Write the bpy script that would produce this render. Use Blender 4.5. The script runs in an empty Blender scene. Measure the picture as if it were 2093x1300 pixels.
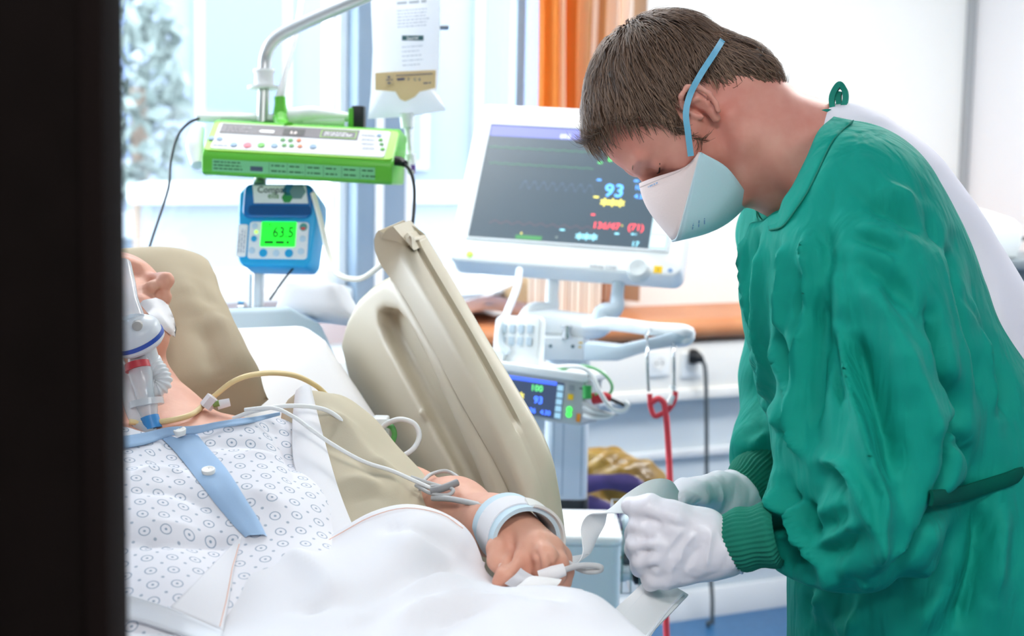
import bpy, bmesh, math, random
import numpy as np
from math import sin, cos, pi, radians, sqrt
from mathutils import Vector, Matrix
from mathutils.bvhtree import BVHTree

random.seed(7)
rng = np.random.default_rng(7)
SC = bpy.context.scene
COL = SC.collection

# ------------------------------------------------------------------ camera
# room axes: +X along the window wall, +Y towards the window wall, Z up
FPX = 3320.0
IW, IH = 2093, 1300
YAW, PITCH, ROLL = radians(27), radians(6.8), radians(1.1)
CAM = np.array([0.0, 0.0, 1.5])
FW = np.array([sin(YAW) * cos(PITCH), cos(YAW) * cos(PITCH), -sin(PITCH)])
_r0 = np.array([cos(YAW), -sin(YAW), 0.0])
_u0 = np.cross(_r0, FW)
UP = _u0 * cos(ROLL) - _r0 * sin(ROLL)
RT = _r0 * cos(ROLL) + _u0 * sin(ROLL)
cam_data = bpy.data.cameras.new('camera')
cam_data.sensor_width = 36.0
cam_data.lens = FPX / IW * 36.0
cam_data.clip_start = 0.05
cam_data.dof.use_dof = True
cam_data.dof.focus_distance = 2.0
cam_data.dof.aperture_fstop = 5.2
cam = bpy.data.objects.new('camera', cam_data)
COL.objects.link(cam)
cam.matrix_world = Matrix(((RT[0], UP[0], -FW[0], CAM[0]),
                           (RT[1], UP[1], -FW[1], CAM[1]),
                           (RT[2], UP[2], -FW[2], CAM[2]),
                           (0, 0, 0, 1)))
SC.camera = cam

# ------------------------------------------------------------------ world, exposure
world = bpy.data.worlds.new('sky')
SC.world = world
world.use_nodes = True
_bg = world.node_tree.nodes['Background']
_bg.inputs[0].default_value = (0.86, 0.94, 1.0, 1)
_bg.inputs[1].default_value = 6.2
SC.view_settings.view_transform = 'Standard'
SC.view_settings.look = 'None'
SC.view_settings.gamma = 1.0
SC.view_settings.use_curve_mapping = False
SC.view_settings.exposure = 1.1

def area_light(name, loc, size, energy, color, target):
    d = bpy.data.lights.new(name, 'AREA')
    d.shape = 'RECTANGLE'
    d.size, d.size_y = size
    d.energy = energy
    d.color = color
    o = bpy.data.objects.new(name, d)
    COL.objects.link(o)
    o.location = loc
    o.rotation_euler = (Vector(target) - Vector(loc)).to_track_quat('-Z', 'Y').to_euler()
    return o
# unseen key and fill lamps added at ceiling height (panels are built further down)
ADDED_LAMPS = [(2.9, 2.7, 20), (1.0, 3.1, 7), (-0.05, 0.15, 11), (0.9, -1.0, 13)]
for _x, _y, _e in ADDED_LAMPS:
    area_light('added_light', (_x, _y, 2.62), (1.15, 0.55) if _x > 0.1 else (0.6, 0.4), _e, (1.0, 0.97, 0.93), (_x, _y, 0))

# ------------------------------------------------------------------ helpers
def ray(x, y):
    return FW + RT * ((x - IW / 2) / FPX) - UP * ((y - IH / 2) / FPX)
def P(x, y, d):
    """room point seen at photo pixel x, y at d metres along the lens axis"""
    return CAM + d * ray(x, y)
def onY(x, y, Y):
    r = ray(x, y); return CAM + r * (Y / r[1])
def onX(x, y, X):
    r = ray(x, y); return CAM + r * (X / r[0])
def onZ(x, y, Z):
    r = ray(x, y); return CAM + r * ((Z - CAM[2]) / r[2])
def unit(v):
    v = np.asarray(v, float); return v / (np.linalg.norm(v) + 1e-12)
def V3(p): return Vector((float(p[0]), float(p[1]), float(p[2])))

def srgb(c):
    if isinstance(c, str):
        c = [int(c[i:i + 2], 16) / 255 for i in (0, 2, 4)]
    return tuple(((x / 12.92) if x <= 0.04045 else ((x + 0.055) / 1.055) ** 2.4) for x in c)

MATS = {}
def mat(name, col, rough=0.5, metal=0.0, bump=None, var=None, trans=0.0, alpha=1.0, emit=0.0, sheen=0.0, ior=1.45, sss=0.0, coat=0.0, spec=None):
    """col: sRGB hex; bump=(scale, strength); var=(scale, hex colour 2)"""
    if name in MATS: return MATS[name]
    m = bpy.data.materials.new(name); m.use_nodes = True
    nt = m.node_tree; b = nt.nodes['Principled BSDF']
    c = srgb(col)
    b.inputs['Base Color'].default_value = (*c, 1)
    b.inputs['Roughness'].default_value = rough
    b.inputs['Metallic'].default_value = metal
    b.inputs['IOR'].default_value = ior
    b.inputs['Transmission Weight'].default_value = trans
    b.inputs['Alpha'].default_value = alpha
    if sheen:
        b.inputs['Sheen Weight'].default_value = sheen
        b.inputs['Sheen Roughness'].default_value = 0.5
    if spec is not None: b.inputs['Specular IOR Level'].default_value = spec
    if coat: b.inputs['Coat Weight'].default_value = coat
    if sss:
        b.inputs['Subsurface Weight'].default_value = sss
        b.inputs['Subsurface Radius'].default_value = (0.012, 0.005, 0.003)
        b.inputs['Subsurface Scale'].default_value = 1.0
    if emit:
        b.inputs['Emission Color'].default_value = (*c, 1)
        b.inputs['Emission Strength'].default_value = emit
    tc = None
    if bump or var:
        tc = nt.nodes.new('ShaderNodeTexCoord')
    if var:
        n = nt.nodes.new('ShaderNodeTexNoise'); n.inputs['Scale'].default_value = var[0]; n.inputs['Detail'].default_value = 4
        mx = nt.nodes.new('ShaderNodeMix'); mx.data_type = 'RGBA'
        mx.inputs[6].default_value = (*c, 1); mx.inputs[7].default_value = (*srgb(var[1]), 1)
        rp = nt.nodes.new('ShaderNodeMapRange'); rp.inputs[1].default_value = 0.35; rp.inputs[2].default_value = 0.65
        nt.links.new(tc.outputs['Object'], n.inputs['Vector'])
        nt.links.new(n.outputs[0], rp.inputs[0]); nt.links.new(rp.outputs[0], mx.inputs[0])
        nt.links.new(mx.outputs[2], b.inputs['Base Color'])
    if bump:
        n = nt.nodes.new('ShaderNodeTexNoise'); n.inputs['Scale'].default_value = bump[0]; n.inputs['Detail'].default_value = 3
        bp = nt.nodes.new('ShaderNodeBump'); bp.inputs['Strength'].default_value = bump[1]; bp.inputs['Distance'].default_value = 0.002
        nt.links.new(tc.outputs['Object'], n.inputs['Vector'])
        nt.links.new(n.outputs[0], bp.inputs['Height']); nt.links.new(bp.outputs[0], b.inputs['Normal'])
    MATS[name] = m
    return m

def tag(o, label=None, cat=None, group=None, kind=None):
    if label: o['label'] = label
    if cat: o['category'] = cat
    if group: o['group'] = group
    if kind: o['kind'] = kind
    return o
def thing(name, label, cat, loc, group=None):
    o = bpy.data.objects.new(name, None)
    o.empty_display_size = 0.05
    o.location = V3(loc)
    COL.objects.link(o)
    return tag(o, label, cat, group)
def world_loc(o):
    p = Vector((0, 0, 0))
    while o is not None:
        p = p + o.location
        o = o.parent
    return p
def mesh(name, verts, faces, m, parent=None, smooth=True, angle=None):
    """vertices in room coordinates; the object's origin is put at its lowest-centre point"""
    verts = np.asarray(verts, float).reshape(-1, 3)
    lo, hi = verts.min(0), verts.max(0)
    org = np.array([(lo[0] + hi[0]) / 2, (lo[1] + hi[1]) / 2, lo[2]])
    me = bpy.data.meshes.new(name)
    if isinstance(faces, np.ndarray):
        nv, nf, k = len(verts), len(faces), faces.shape[1]
        me.vertices.add(nv); me.vertices.foreach_set('co', (verts - org).ravel().astype(np.float32))
        me.loops.add(nf * k); me.loops.foreach_set('vertex_index', faces.ravel().astype(np.int32))
        me.polygons.add(nf); me.polygons.foreach_set('loop_start', np.arange(0, nf * k, k, dtype=np.int32))
        me.update(calc_edges=True)
    else:
        me.from_pydata((verts - org).tolist(), [], [list(f) for f in faces])
    if smooth:
        me.polygons.foreach_set('use_smooth', np.ones(len(me.polygons), bool))
    if angle is not None:
        try: me.set_sharp_from_angle(angle=radians(angle))
        except Exception: pass
    if m is not None: me.materials.append(m)
    me.update()
    o = bpy.data.objects.new(name, me)
    COL.objects.link(o)
    if parent is not None:
        o.parent = parent
        o.location = V3(org) - world_loc(parent)
    else:
        o.location = V3(org)
    return o
def from_bm(name, bm, m, parent=None, smooth=False, angle=35):
    bm.verts.index_update()
    bmesh.ops.recalc_face_normals(bm, faces=bm.faces[:])
    v = [list(x.co) for x in bm.verts]; f = [[y.index for y in x.verts] for x in bm.faces]
    bm.free()
    return mesh(name, v, f, m, parent, True, angle)

class Frame:
    """o: origin, x, y, z: unit axes (room coordinates)"""
    def __init__(s, o, x, y, z=None):
        s.o = np.asarray(o, float); s.x = unit(x)
        y = np.asarray(y, float); s.y = unit(y - s.x * (y @ s.x))
        s.z = np.cross(s.x, s.y) if z is None else unit(z)
    def __call__(s, a, b, c=0.0):
        return s.o + s.x * a + s.y * b + s.z * c
ROOM = Frame((0, 0, 0), (1, 0, 0), (0, 1, 0))

def box(name, fr, lo, hi, m, parent=None, bevel=0.0, seg=2):
    bm = bmesh.new()
    c = [bm.verts.new(V3(fr(x, y, z))) for z in (lo[2], hi[2]) for y in (lo[1], hi[1]) for x in (lo[0], hi[0])]
    for f in ((0, 2, 3, 1), (4, 5, 7, 6), (0, 1, 5, 4), (2, 6, 7, 3), (0, 4, 6, 2), (1, 3, 7, 5)):
        bm.faces.new([c[i] for i in f])
    if bevel > 0:
        bmesh.ops.bevel(bm, geom=bm.edges[:], offset=bevel, segments=seg, profile=0.5, affect='EDGES')
    return from_bm(name, bm, m, parent)
def prism(name, fr, poly, z0, z1, m, parent=None, bevel=0.0, seg=2):
    """polygon (a, b) in the frame's x, y plane, extruded from z0 to z1"""
    bm = bmesh.new()
    lo = [bm.verts.new(V3(fr(a, b, z0))) for a, b in poly]
    hi = [bm.verts.new(V3(fr(a, b, z1))) for a, b in poly]
    n = len(poly)
    bm.faces.new(lo[::-1]); bm.faces.new(hi)
    for i in range(n):
        bm.faces.new([lo[i], lo[(i + 1) % n], hi[(i + 1) % n], hi[i]])
    if bevel > 0:
        bmesh.ops.recalc_face_normals(bm, faces=bm.faces[:])
        es = [e for e in bm.edges if len(e.link_faces) == 2 and e.calc_face_angle(0) > 0.5]
        bmesh.ops.bevel(bm, geom=es, offset=bevel, segments=seg, profile=0.5, affect='EDGES')
    return from_bm(name, bm, m, parent)
def rrect(w, h, r, n=5, cx=0.0, cy=0.0):
    pts = []
    for qx, qy, a0 in ((1, 1, 0), (-1, 1, 90), (-1, -1, 180), (1, -1, 270)):
        for i in range(n + 1):
            a = radians(a0 + 90 * i / n)
            pts.append((cx + qx * (w / 2 - r) + r * cos(a), cy + qy * (h / 2 - r) + r * sin(a)))
    return pts
def flat(name, fr, poly, z, m, parent=None):
    return mesh(name, [fr(a, b, z) for a, b in poly], [list(range(len(poly)))], m, parent, False)

def catmull(pts, n=8, closed=False):
    pts = [np.asarray(p, float) for p in pts]
    if len(pts) == 2:
        return [pts[0] * (1 - t) + pts[1] * t for t in np.linspace(0, 1, n + 1)]
    out = []
    k = len(pts)
    for i in range(k if closed else k - 1):
        p1, p2 = pts[i], pts[(i + 1) % k]
        p0 = pts[i - 1] if (i > 0 or closed) else 2 * p1 - p2
        p3 = pts[(i + 2) % k] if (i + 2 < k or closed) else 2 * p2 - p1
        for j in range(n):
            t = j / n
            out.append(0.5 * ((2 * p1) + (-p0 + p2) * t + (2 * p0 - 5 * p1 + 4 * p2 - p3) * t * t + (-p0 + 3 * p1 - 3 * p2 + p3) * t ** 3))
    if not closed: out.append(pts[-1])
    return out
def rings_mesh(rings, caps=True, closed=False):
    k = len(rings[0]); v = [p for r in rings for p in r]; f = []
    nr = len(rings)
    for i in range(nr if closed else nr - 1):
        a, b = i * k, ((i + 1) % nr) * k
        for j in range(k):
            f.append([a + j, a + (j + 1) % k, b + (j + 1) % k, b + j])
    if caps and not closed:
        f.append(list(range(k))[::-1]); f.append([(nr - 1) * k + j for j in range(k)])
    return v, f
def tube_geo(pts, r, n=8, sub=6, closed=False, flatten=1.0, side=None):
    c = catmull(pts, sub, closed) if sub else [np.asarray(p, float) for p in pts]
    m = len(c)
    if np.ndim(r) == 0: rr = [r] * m
    else:
        rr = np.interp(np.linspace(0, 1, m), np.linspace(0, 1, len(r)), r)
    nrm = None; rings = []
    for i in range(m):
        if closed: t = unit(c[(i + 1) % m] - c[i - 1])
        else: t = unit(c[min(i + 1, m - 1)] - c[max(i - 1, 0)])
        if side is not None: nrm = np.asarray(side, float)
        elif nrm is None: nrm = np.array([0, 0, 1.0]) if abs(t[2]) < 0.9 else np.array([1.0, 0, 0])
        nrm = unit(nrm - t * (nrm @ t)); bn = np.cross(t, nrm)
        rings.append([c[i] + rr[i] * (nrm * cos(2 * pi * j / n) + bn * flatten * sin(2 * pi * j / n)) for j in range(n)])
    return rings_mesh(rings, True, closed)
def tube(name, pts, r, m, parent=None, n=8, sub=6, closed=False, flatten=1.0, side=None):
    v, f = tube_geo(pts, r, n, sub, closed, flatten, side)
    return mesh(name, v, f, m, parent, True, 50)
def ptube(name, pix, r, m, parent=None, **k):
    return tube(name, [P(*p) for p in pix], r, m, parent, **k)
def lathe(name, a, b, prof, m, parent=None, n=28):
    """profile [(t metres along a->b, radius)]"""
    a = np.asarray(a, float); ax = unit(np.asarray(b, float) - a)
    s = unit(np.cross(ax, (0, 0, 1) if abs(ax[2]) < 0.9 else (1, 0, 0))); t = np.cross(ax, s)
    rings = [[a + ax * q + max(r, 1e-4) * (s * cos(2 * pi * j / n) + t * sin(2 * pi * j / n)) for j in range(n)] for q, r in prof]
    v, f = rings_mesh(rings)
    return mesh(name, v, f, m, parent, True, 40)
def ribbon(name, ctr, wid, m, parent=None, thick=0.002, sub=6, crown=0.0):
    """ctr: centre points; wid: half-width vectors"""
    c = catmull(ctr, sub); w = catmull(wid, sub)
    K = 5; rows = []
    for i in range(len(c)):
        t = unit(c[min(i + 1, len(c) - 1)] - c[max(i - 1, 0)]); nn = unit(np.cross(t, w[i]))
        row = [c[i] + w[i] * s + nn * (crown * (1 - s * s) + thick / 2) for s in np.linspace(-1, 1, K)]
        row += [c[i] + w[i] * s + nn * (crown * (1 - s * s) - thick / 2) for s in np.linspace(1, -1, K)]
        rows.append(row)
    v, f = rings_mesh(rows)
    return mesh(name, v, f, m, parent, True, 60)
def grid_faces(nu, nv):
    i, j = np.meshgrid(np.arange(nu - 1), np.arange(nv - 1), indexing='ij')
    a = (i * nv + j).ravel()
    return np.stack([a, a + nv, a + nv + 1, a + 1], 1)

_FONT = {}
def text(name, s, fr, size, m, parent=None, align='LEFT', z=0.0006, sx=1.0):
    if s not in _FONT:
        cu = bpy.data.curves.new('txt', 'FONT'); cu.body = s; cu.resolution_u = 2; cu.offset = 0.014
        ob = bpy.data.objects.new('txt', cu); COL.objects.link(ob)
        dg = bpy.context.evaluated_depsgraph_get()
        me = bpy.data.meshes.new_from_object(ob.evaluated_get(dg))
        _FONT[s] = ([list(v.co) for v in me.vertices], [list(p.vertices) for p in me.polygons])
        bpy.data.objects.remove(ob); bpy.data.curves.remove(cu); bpy.data.meshes.remove(me)
    v, f = _FONT[s]
    if not v: return None
    xs = [p[0] for p in v]; off = {'LEFT': 0, 'CENTER': (min(xs) + max(xs)) / 2, 'RIGHT': max(xs)}[align]
    return mesh(name, [fr((p[0] - off) * size * sx, p[1] * size, z) for p in v], f, m, parent, False)

def print_marks(fr, w, h, m, parent, seed=0, rows=1, gap=1.7, align='LEFT'):
    """small print too fine to read: rows of short word-long marks"""
    r = np.random.default_rng(seed + 11); v = []; f = []
    for k in range(rows):
        x = 0.0; end = w * r.uniform(.75, 1.0); x0 = 0 if align == 'LEFT' else -end
        while x < end:
            l = h * r.uniform(.8, 3.0); l = min(l, end - x)
            q = len(v); v += [fr(x0 + x, -k * h * gap, .0006), fr(x0 + x + l, -k * h * gap, .0006), fr(x0 + x + l, -k * h * gap + h * .62, .0006), fr(x0 + x, -k * h * gap + h * .62, .0006)]
            f.append([q, q + 1, q + 2, q + 3]); x += l + h * .5
    return mesh('small_print', v, f, m, parent, False)

# ---- signed distance modelling: smooth unions of tapered capsules, ellipsoids ...
class SDF:
    def __init__(s, lo, hi, h):
        s.lo = np.asarray(lo, float); s.h = h
        s.n = np.ceil((np.asarray(hi, float) - s.lo) / h).astype(int) + 1
        s.ax = [s.lo[i] + h * np.arange(s.n[i]) for i in range(3)]
        s.D = np.full(s.n, 1.0, np.float32)
    def region(s, lo, hi, pad):
        sl = []
        for i in range(3):
            a = int(max(0, math.floor((lo[i] - pad - s.lo[i]) / s.h))); b = int(min(s.n[i], math.ceil((hi[i] + pad - s.lo[i]) / s.h) + 1))
            if b <= a: return None, None
            sl.append(slice(a, b))
        g = [s.ax[0][sl[0]][:, None, None], s.ax[1][sl[1]][None, :, None], s.ax[2][sl[2]][None, None, :]]
        return tuple(sl), g
    def op(s, sl, d, k, mode):
        a = s.D[sl]
        if mode < 0: a = -a
        if mode == 2: a = -a; d = -d
        if k > 1e-6:
            h = np.clip(0.5 + 0.5 * (a - d) / k, 0, 1)
            r = a * (1 - h) + d * h - k * h * (1 - h)
        else: r = np.minimum(a, d)
        if mode < 0 or mode == 2: r = -r
        s.D[sl] = r
    def cone(s, a, b, ra, rb, k=0.01, mode=1):
        a = np.asarray(a, float); b = np.asarray(b, float); R = max(ra, rb)
        sl, g = s.region(np.minimum(a, b) - R, np.maximum(a, b) + R, k + 4 * s.h + 0.015)
        if sl is None: return
        ab = b - a; L = ab @ ab + 1e-12
        t = np.clip(((g[0] - a[0]) * ab[0] + (g[1] - a[1]) * ab[1] + (g[2] - a[2]) * ab[2]) / L, 0, 1)
        d = np.sqrt((g[0] - a[0] - ab[0] * t) ** 2 + (g[1] - a[1] - ab[1] * t) ** 2 + (g[2] - a[2] - ab[2] * t) ** 2) - (ra + (rb - ra) * t)
        s.op(sl, d.astype(np.float32), k, mode)
    def chain(s, pts, k=0.01, mode=1):
        """pts: [(point, radius), ...]"""
        for (a, ra), (b, rb) in zip(pts[:-1], pts[1:]): s.cone(a, b, ra, rb, k, mode)
    def ell(s, c, axes, radii, k=0.01, mode=1):
        c = np.asarray(c, float); R = max(radii)
        sl, g = s.region(c - R, c + R, k + 4 * s.h + 0.015)
        if sl is None: return
        q0 = 0; q1 = 0
        for ax, r in zip(axes, radii):
            e = (g[0] - c[0]) * ax[0] + (g[1] - c[1]) * ax[1] + (g[2] - c[2]) * ax[2]
            q0 = q0 + (e / r) ** 2; q1 = q1 + (e / (r * r)) ** 2
        q0 = np.sqrt(q0); q1 = np.sqrt(q1) + 1e-9
        s.op(sl, (q0 * (q0 - 1) / q1).astype(np.float32), k, mode)
    def field(s, fn, lo, hi, k=0.01, mode=1):
        sl, g = s.region(lo, hi, k + 4 * s.h)
        if sl is None: return
        d = fn(*g)
        s.op(sl, np.broadcast_to(d, s.D[sl].shape).astype(np.float32), k, mode)
    def mesh(s, smooth=1):
        D = s.D.copy(); n = D.shape
        D[0] = D[-1] = np.maximum(D[0], s.h); D[-1] = np.maximum(D[-1], s.h)
        for ax in range(3):
            for e in (0, -1):
                ix = [slice(None)] * 3; ix[ax] = e
                D[tuple(ix)] = np.maximum(np.abs(D[tuple(ix)]), s.h * 0.5)
        S = D < 0
        c = [(i, j, k) for i in (0, 1) for j in (0, 1) for k in (0, 1)]
        def cut(A, o): return A[o[0]:n[0] - 1 + o[0], o[1]:n[1] - 1 + o[1], o[2]:n[2] - 1 + o[2]]
        cnt = sum(cut(S, o).astype(np.int8) for o in c)
        act = np.argwhere((cnt > 0) & (cnt < 8))
        idx = np.full((n[0] - 1, n[1] - 1, n[2] - 1), -1, np.int64)
        idx[act[:, 0], act[:, 1], act[:, 2]] = np.arange(len(act))
        cv = np.stack([D[act[:, 0] + o[0], act[:, 1] + o[1], act[:, 2] + o[2]] for o in c], 1)
        acc = np.zeros((len(act), 3)); num = np.zeros(len(act))
        for a in range(8):
            for b in range(a + 1, 8):
                if sum(abs(c[a][i] - c[b][i]) for i in range(3)) != 1: continue
                va, vb = cv[:, a], cv[:, b]; x = (va < 0) != (vb < 0)
                t = np.where(x, va / np.where(x, va - vb, 1), 0)
                p = np.array(c[a])[None] + t[:, None] * (np.array(c[b]) - np.array(c[a]))[None]
                acc += np.where(x[:, None], p, 0); num += x
        verts = s.lo + s.h * (act + acc / num[:, None])
        quads = []
        for ax in range(3):
            u, w = (ax + 1) % 3, (ax + 2) % 3
            s0 = [slice(None)] * 3; s1 = [slice(None)] * 3
            s0[ax] = slice(0, -1); s1[ax] = slice(1, None)
            A, B = S[tuple(s0)], S[tuple(s1)]
            e = np.argwhere(A != B)
            ok = (e[:, u] > 0) & (e[:, w] > 0) & (e[:, u] < n[u] - 1) & (e[:, w] < n[w] - 1); e = e[ok]
            def cell(du, dw):
                q = e.copy(); q[:, u] -= du; q[:, w] -= dw
                return idx[q[:, 0], q[:, 1], q[:, 2]]
            q = np.stack([cell(1, 1), cell(0, 1), cell(0, 0), cell(1, 0)], 1)
            fl = ~A[e[:, 0], e[:, 1], e[:, 2]]
            q[fl] = q[fl][:, ::-1]
            quads.append(q)
        F = np.concatenate(quads); F = F[(F >= 0).all(1)]
        for _ in range(smooth): verts = laplace(verts, F)
        return verts, F
def laplace(v, F, w=0.5):
    acc = np.zeros_like(v); num = np.zeros(len(v))
    for a, b in ((0, 1), (1, 2), (2, 3), (3, 0)):
        for i, j in ((a, b), (b, a)):
            for q in range(3):
                acc[:, q] += np.bincount(F[:, i], v[F[:, j], q], len(v))
            num += np.bincount(F[:, i], minlength=len(v))
    return v * (1 - w) + w * acc / np.maximum(num, 1)[:, None]
def normals(v, F):
    n = np.cross(v[F[:, 2]] - v[F[:, 0]], v[F[:, 3]] - v[F[:, 1]])
    N = np.zeros_like(v)
    for i in range(4):
        for q in range(3): N[:, q] += np.bincount(F[:, i], n[:, q], len(v))
    return N / (np.linalg.norm(N, axis=1)[:, None] + 1e-12)
def polydist(v, pts):
    best = np.full(len(v), 9.0)
    for a, b in zip(pts[:-1], pts[1:]):
        ab = b - a
        t = np.clip(((v - a) @ ab) / (ab @ ab + 1e-12), 0, 1)
        best = np.minimum(best, np.linalg.norm(v - a - t[:, None] * ab, axis=1))
    return best
def fold(v, F, lines):
    """lines: (photo pixels of a crease on the cloth, height m, width m [, sharp]). Each crease is laid on the
    surface and raised or sunk along the surface normal, so it is real relief."""
    bvh = BVHTree.FromPolygons([tuple(p) for p in v], [tuple(int(x) for x in f) for f in F])
    N = normals(v, F); out = np.zeros(len(v))
    o = V3(CAM)
    for ln in lines:
        pix, amp, wid = ln[0], ln[1], ln[2]; sharp = len(ln) > 3
        pp = [np.array(q[:2], float) for q in pix]
        pp = catmull([np.array([q[0], q[1], 0]) for q in pp], 6)
        pts = []
        for q in pp:
            h = bvh.ray_cast(o, V3(unit(ray(q[0], q[1]))))
            if h[0] is not None: pts.append(np.array(h[0]))
        if len(pts) < 2: continue
        # drop jumps between separate layers
        runs = [[pts[0]]]
        for a, b in zip(pts[:-1], pts[1:]):
            if np.linalg.norm(a - b) > 0.10: runs.append([])
            runs[-1].append(b)
        runs = [[np.mean(r[max(0, i - 2):i + 3], 0) for i in range(len(r))] for r in runs]
        L = len(pp)
        for rr in runs:
            if len(rr) < 2: continue
            lo = np.min(rr, 0) - wid * 4; hi = np.max(rr, 0) + wid * 4
            ix = np.where(((v > lo) & (v < hi)).all(1))[0]
            d = polydist(v[ix], rr)
            # taper towards both ends
            e = np.minimum(np.linalg.norm(v[ix] - rr[0], axis=1), np.linalg.norm(v[ix] - rr[-1], axis=1))
            tp = np.clip(e / (wid * 2.0), 0, 1) * 0.75 + 0.25
            pr = np.exp(-d / (wid * 0.7)) if sharp else np.exp(-(d / wid) ** 1.5)
            out[ix] += amp * pr * tp
    return v + N * out[:, None]
def vnoise(v, scale, seed=0):
    """smooth pseudo noise from a few sine waves, roughly -1..1"""
    r = np.random.default_rng(seed); s = np.zeros(len(v))
    for i in range(10):
        k = unit(r.normal(size=3)) * scale * r.uniform(0.5, 1.7)
        s += np.sin(v @ k + r.uniform(0, 6.28))
    return s / 4.0
def tps(xy, z, lam=1e-4):
    """thin plate spline through scattered heights -> function(x, y)"""
    xy = np.asarray(xy, float); z = np.asarray(z, float); n = len(xy)
    def U(r2): return r2 * np.log(r2 + 1e-12)
    r2 = ((xy[:, None] - xy[None]) ** 2).sum(2)
    A = np.zeros((n + 3, n + 3)); A[:n, :n] = U(r2) + lam * np.eye(n)
    A[:n, n] = 1; A[:n, n + 1:] = xy; A[n, :n] = 1; A[n + 1:, :n] = xy.T
    w = np.linalg.solve(A, np.concatenate([z, np.zeros(3)]))
    def f(x, y):
        x = np.asarray(x, float); y = np.asarray(y, float)
        r = w[n] + w[n + 1] * x + w[n + 2] * y
        for i in range(n): r = r + w[i] * U((x - xy[i, 0]) ** 2 + (y - xy[i, 1]) ** 2)
        return r
    return f
def cushion(name, q, thick, m, parent=None, n=40, puff=0.55, wr=0.0, seed=1, sag=0.0, lines=(), dent=None):
    """pillow over the four corner points q (a, b, c, d in order round the edge), normal side up"""
    q = [np.asarray(p, float) for p in q]
    u = np.linspace(-1, 1, n); U_, V_ = np.meshgrid(u, u, indexing='ij')
    def side(sgn):
        a, b = (U_ + 1) / 2, (V_ + 1) / 2
        # corners stay, edges pull in a little
        pin = 0.04 * (1 - V_ ** 2) * U_ ; pin2 = 0.04 * (1 - U_ ** 2) * V_
        a = a - pin / 2; b = b - pin2 / 2
        base = (q[0] * ((1 - a) * (1 - b))[..., None] + q[1] * (a * (1 - b))[..., None] + q[2] * (a * b)[..., None] + q[3] * ((1 - a) * b)[..., None])
        nn = unit(np.cross(q[1] - q[0], q[3] - q[0]))
        hgt = (np.clip((1 - U_ ** 4) * (1 - V_ ** 4), 0, 1) ** puff)
        return base + nn * (sgn * thick / 2 * hgt)[..., None]
    top, bot = side(1).reshape(-1, 3), side(-1).reshape(-1, 3)
    Ft = grid_faces(n, n); Fb = grid_faces(n, n)[:, ::-1] + n * n
    v = np.concatenate([top, bot])
    # weld the rim
    rim = ((np.abs(U_) > 0.999) | (np.abs(V_) > 0.999)).ravel()
    mp = np.arange(2 * n * n); mp[n * n:][rim] = np.arange(n * n)[rim]
    F = np.concatenate([Ft, mp[Fb]])
    used = np.unique(F); re = np.full(2 * n * n, -1); re[used] = np.arange(len(used))
    v, F = v[used], re[F]
    if wr:
        N = normals(v, F)
        v = v + N * (wr * (vnoise(v, 28, seed) + 0.5 * vnoise(v, 60, seed + 1)))[:, None]
    if dent:
        nn = unit(np.cross(q[1] - q[0], q[3] - q[0])); w = v - np.asarray(dent[0]); hgt = w @ nn; w = w - hgt[:, None] * nn
        v = v - nn * (dent[2] * np.exp(-(np.linalg.norm(w, axis=1) / dent[1]) ** 2) * np.clip((hgt - dent[3]) / .03, 0, 1))[:, None]
    if lines: v = fold(v, F, lines)
    return mesh(name, v, F, m, parent, True)

# ================================================================== SETTING
YL = 4.09      # face of the lower wall
YU = 4.38      # upper wall / window plane
XR = 4.003      # right-hand wall
M_wall = mat('wall_paint', 'f2f4f2', 0.6, bump=(60, 0.03))
M_wallr = mat('wall_right_paint', 'f4f5f7', 0.5, bump=(60, 0.02))
M_lowblue = mat('lower_wall_blue_grey', 'd0d9de', 0.5)
M_trunk = mat('trunking_cream', 'ecebe6', 0.45)
M_base = mat('baseboard_grey', 'd9dde0', 0.5)
M_frame = mat('window_frame_grey', '7e93a8', 0.45, var=(3, '8a9dae'))
M_framew = mat('window_frame_white', 'eef2f5', 0.4)
M_wood = mat('counter_wood', 'cf8a5c', 0.45, var=(9, 'c47d50'))
M_pink = mat('sill_wall_pinkish_grey', 'cdbfc2', 0.6)

def zpx(x, y, Y): return float(onY(x, y, Y)[2])
def xpx(x, y, Y): return float(onY(x, y, Y)[0])

fl = box('floor', ROOM, (-2.5, -2.0, -0.08), (5.0, 4.7, 0.0), mat('floor_vinyl_blue', '2d6290', 0.38, var=(40, '376c9b'), bump=(150, 0.03)))
tag(fl, kind='structure')
cl = box('ceiling', ROOM, (-2.5, -2.0, 2.7), (5.0, 4.7, 2.78), mat('ceiling_tile_white', 'f0f0ee', 0.7, bump=(90, 0.1)))
tag(cl, kind='structure')

# window wall
z_led = zpx(1450, 805, YL); z_rib = zpx(1450, 922, YL)
wl = box('wall_window', ROOM, (-2.5, YL, 0), (XR, 4.6, 0.86), M_lowblue); tag(wl, kind='structure')
box('upper_panel', ROOM, (xpx(1270, 300, YU), YU, 0.93), (XR, 4.6, 2.7), M_wall, wl)
z_wb = zpx(450, 596, YU)
x_w0, x_w1 = -2.2, xpx(1275, 300, YU)
box('apron_panel', ROOM, (-2.5, YU, 0.86), (x_w1, 4.6, z_wb), M_pink, wl)
box('header_panel', ROOM, (-2.5, YU, 2.5), (x_w1, 4.6, 2.7), M_wall, wl)
box('pier_panel', ROOM, (-2.5, YU, 0.86), (x_w0, 4.6, 2.5), M_wall, wl)
box('wall_rib', ROOM, (-2.5, YL - 0.018, z_rib - 0.012), (XR, YL + 0.01, z_rib + 0.014), M_base, wl, 0.006)
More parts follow.
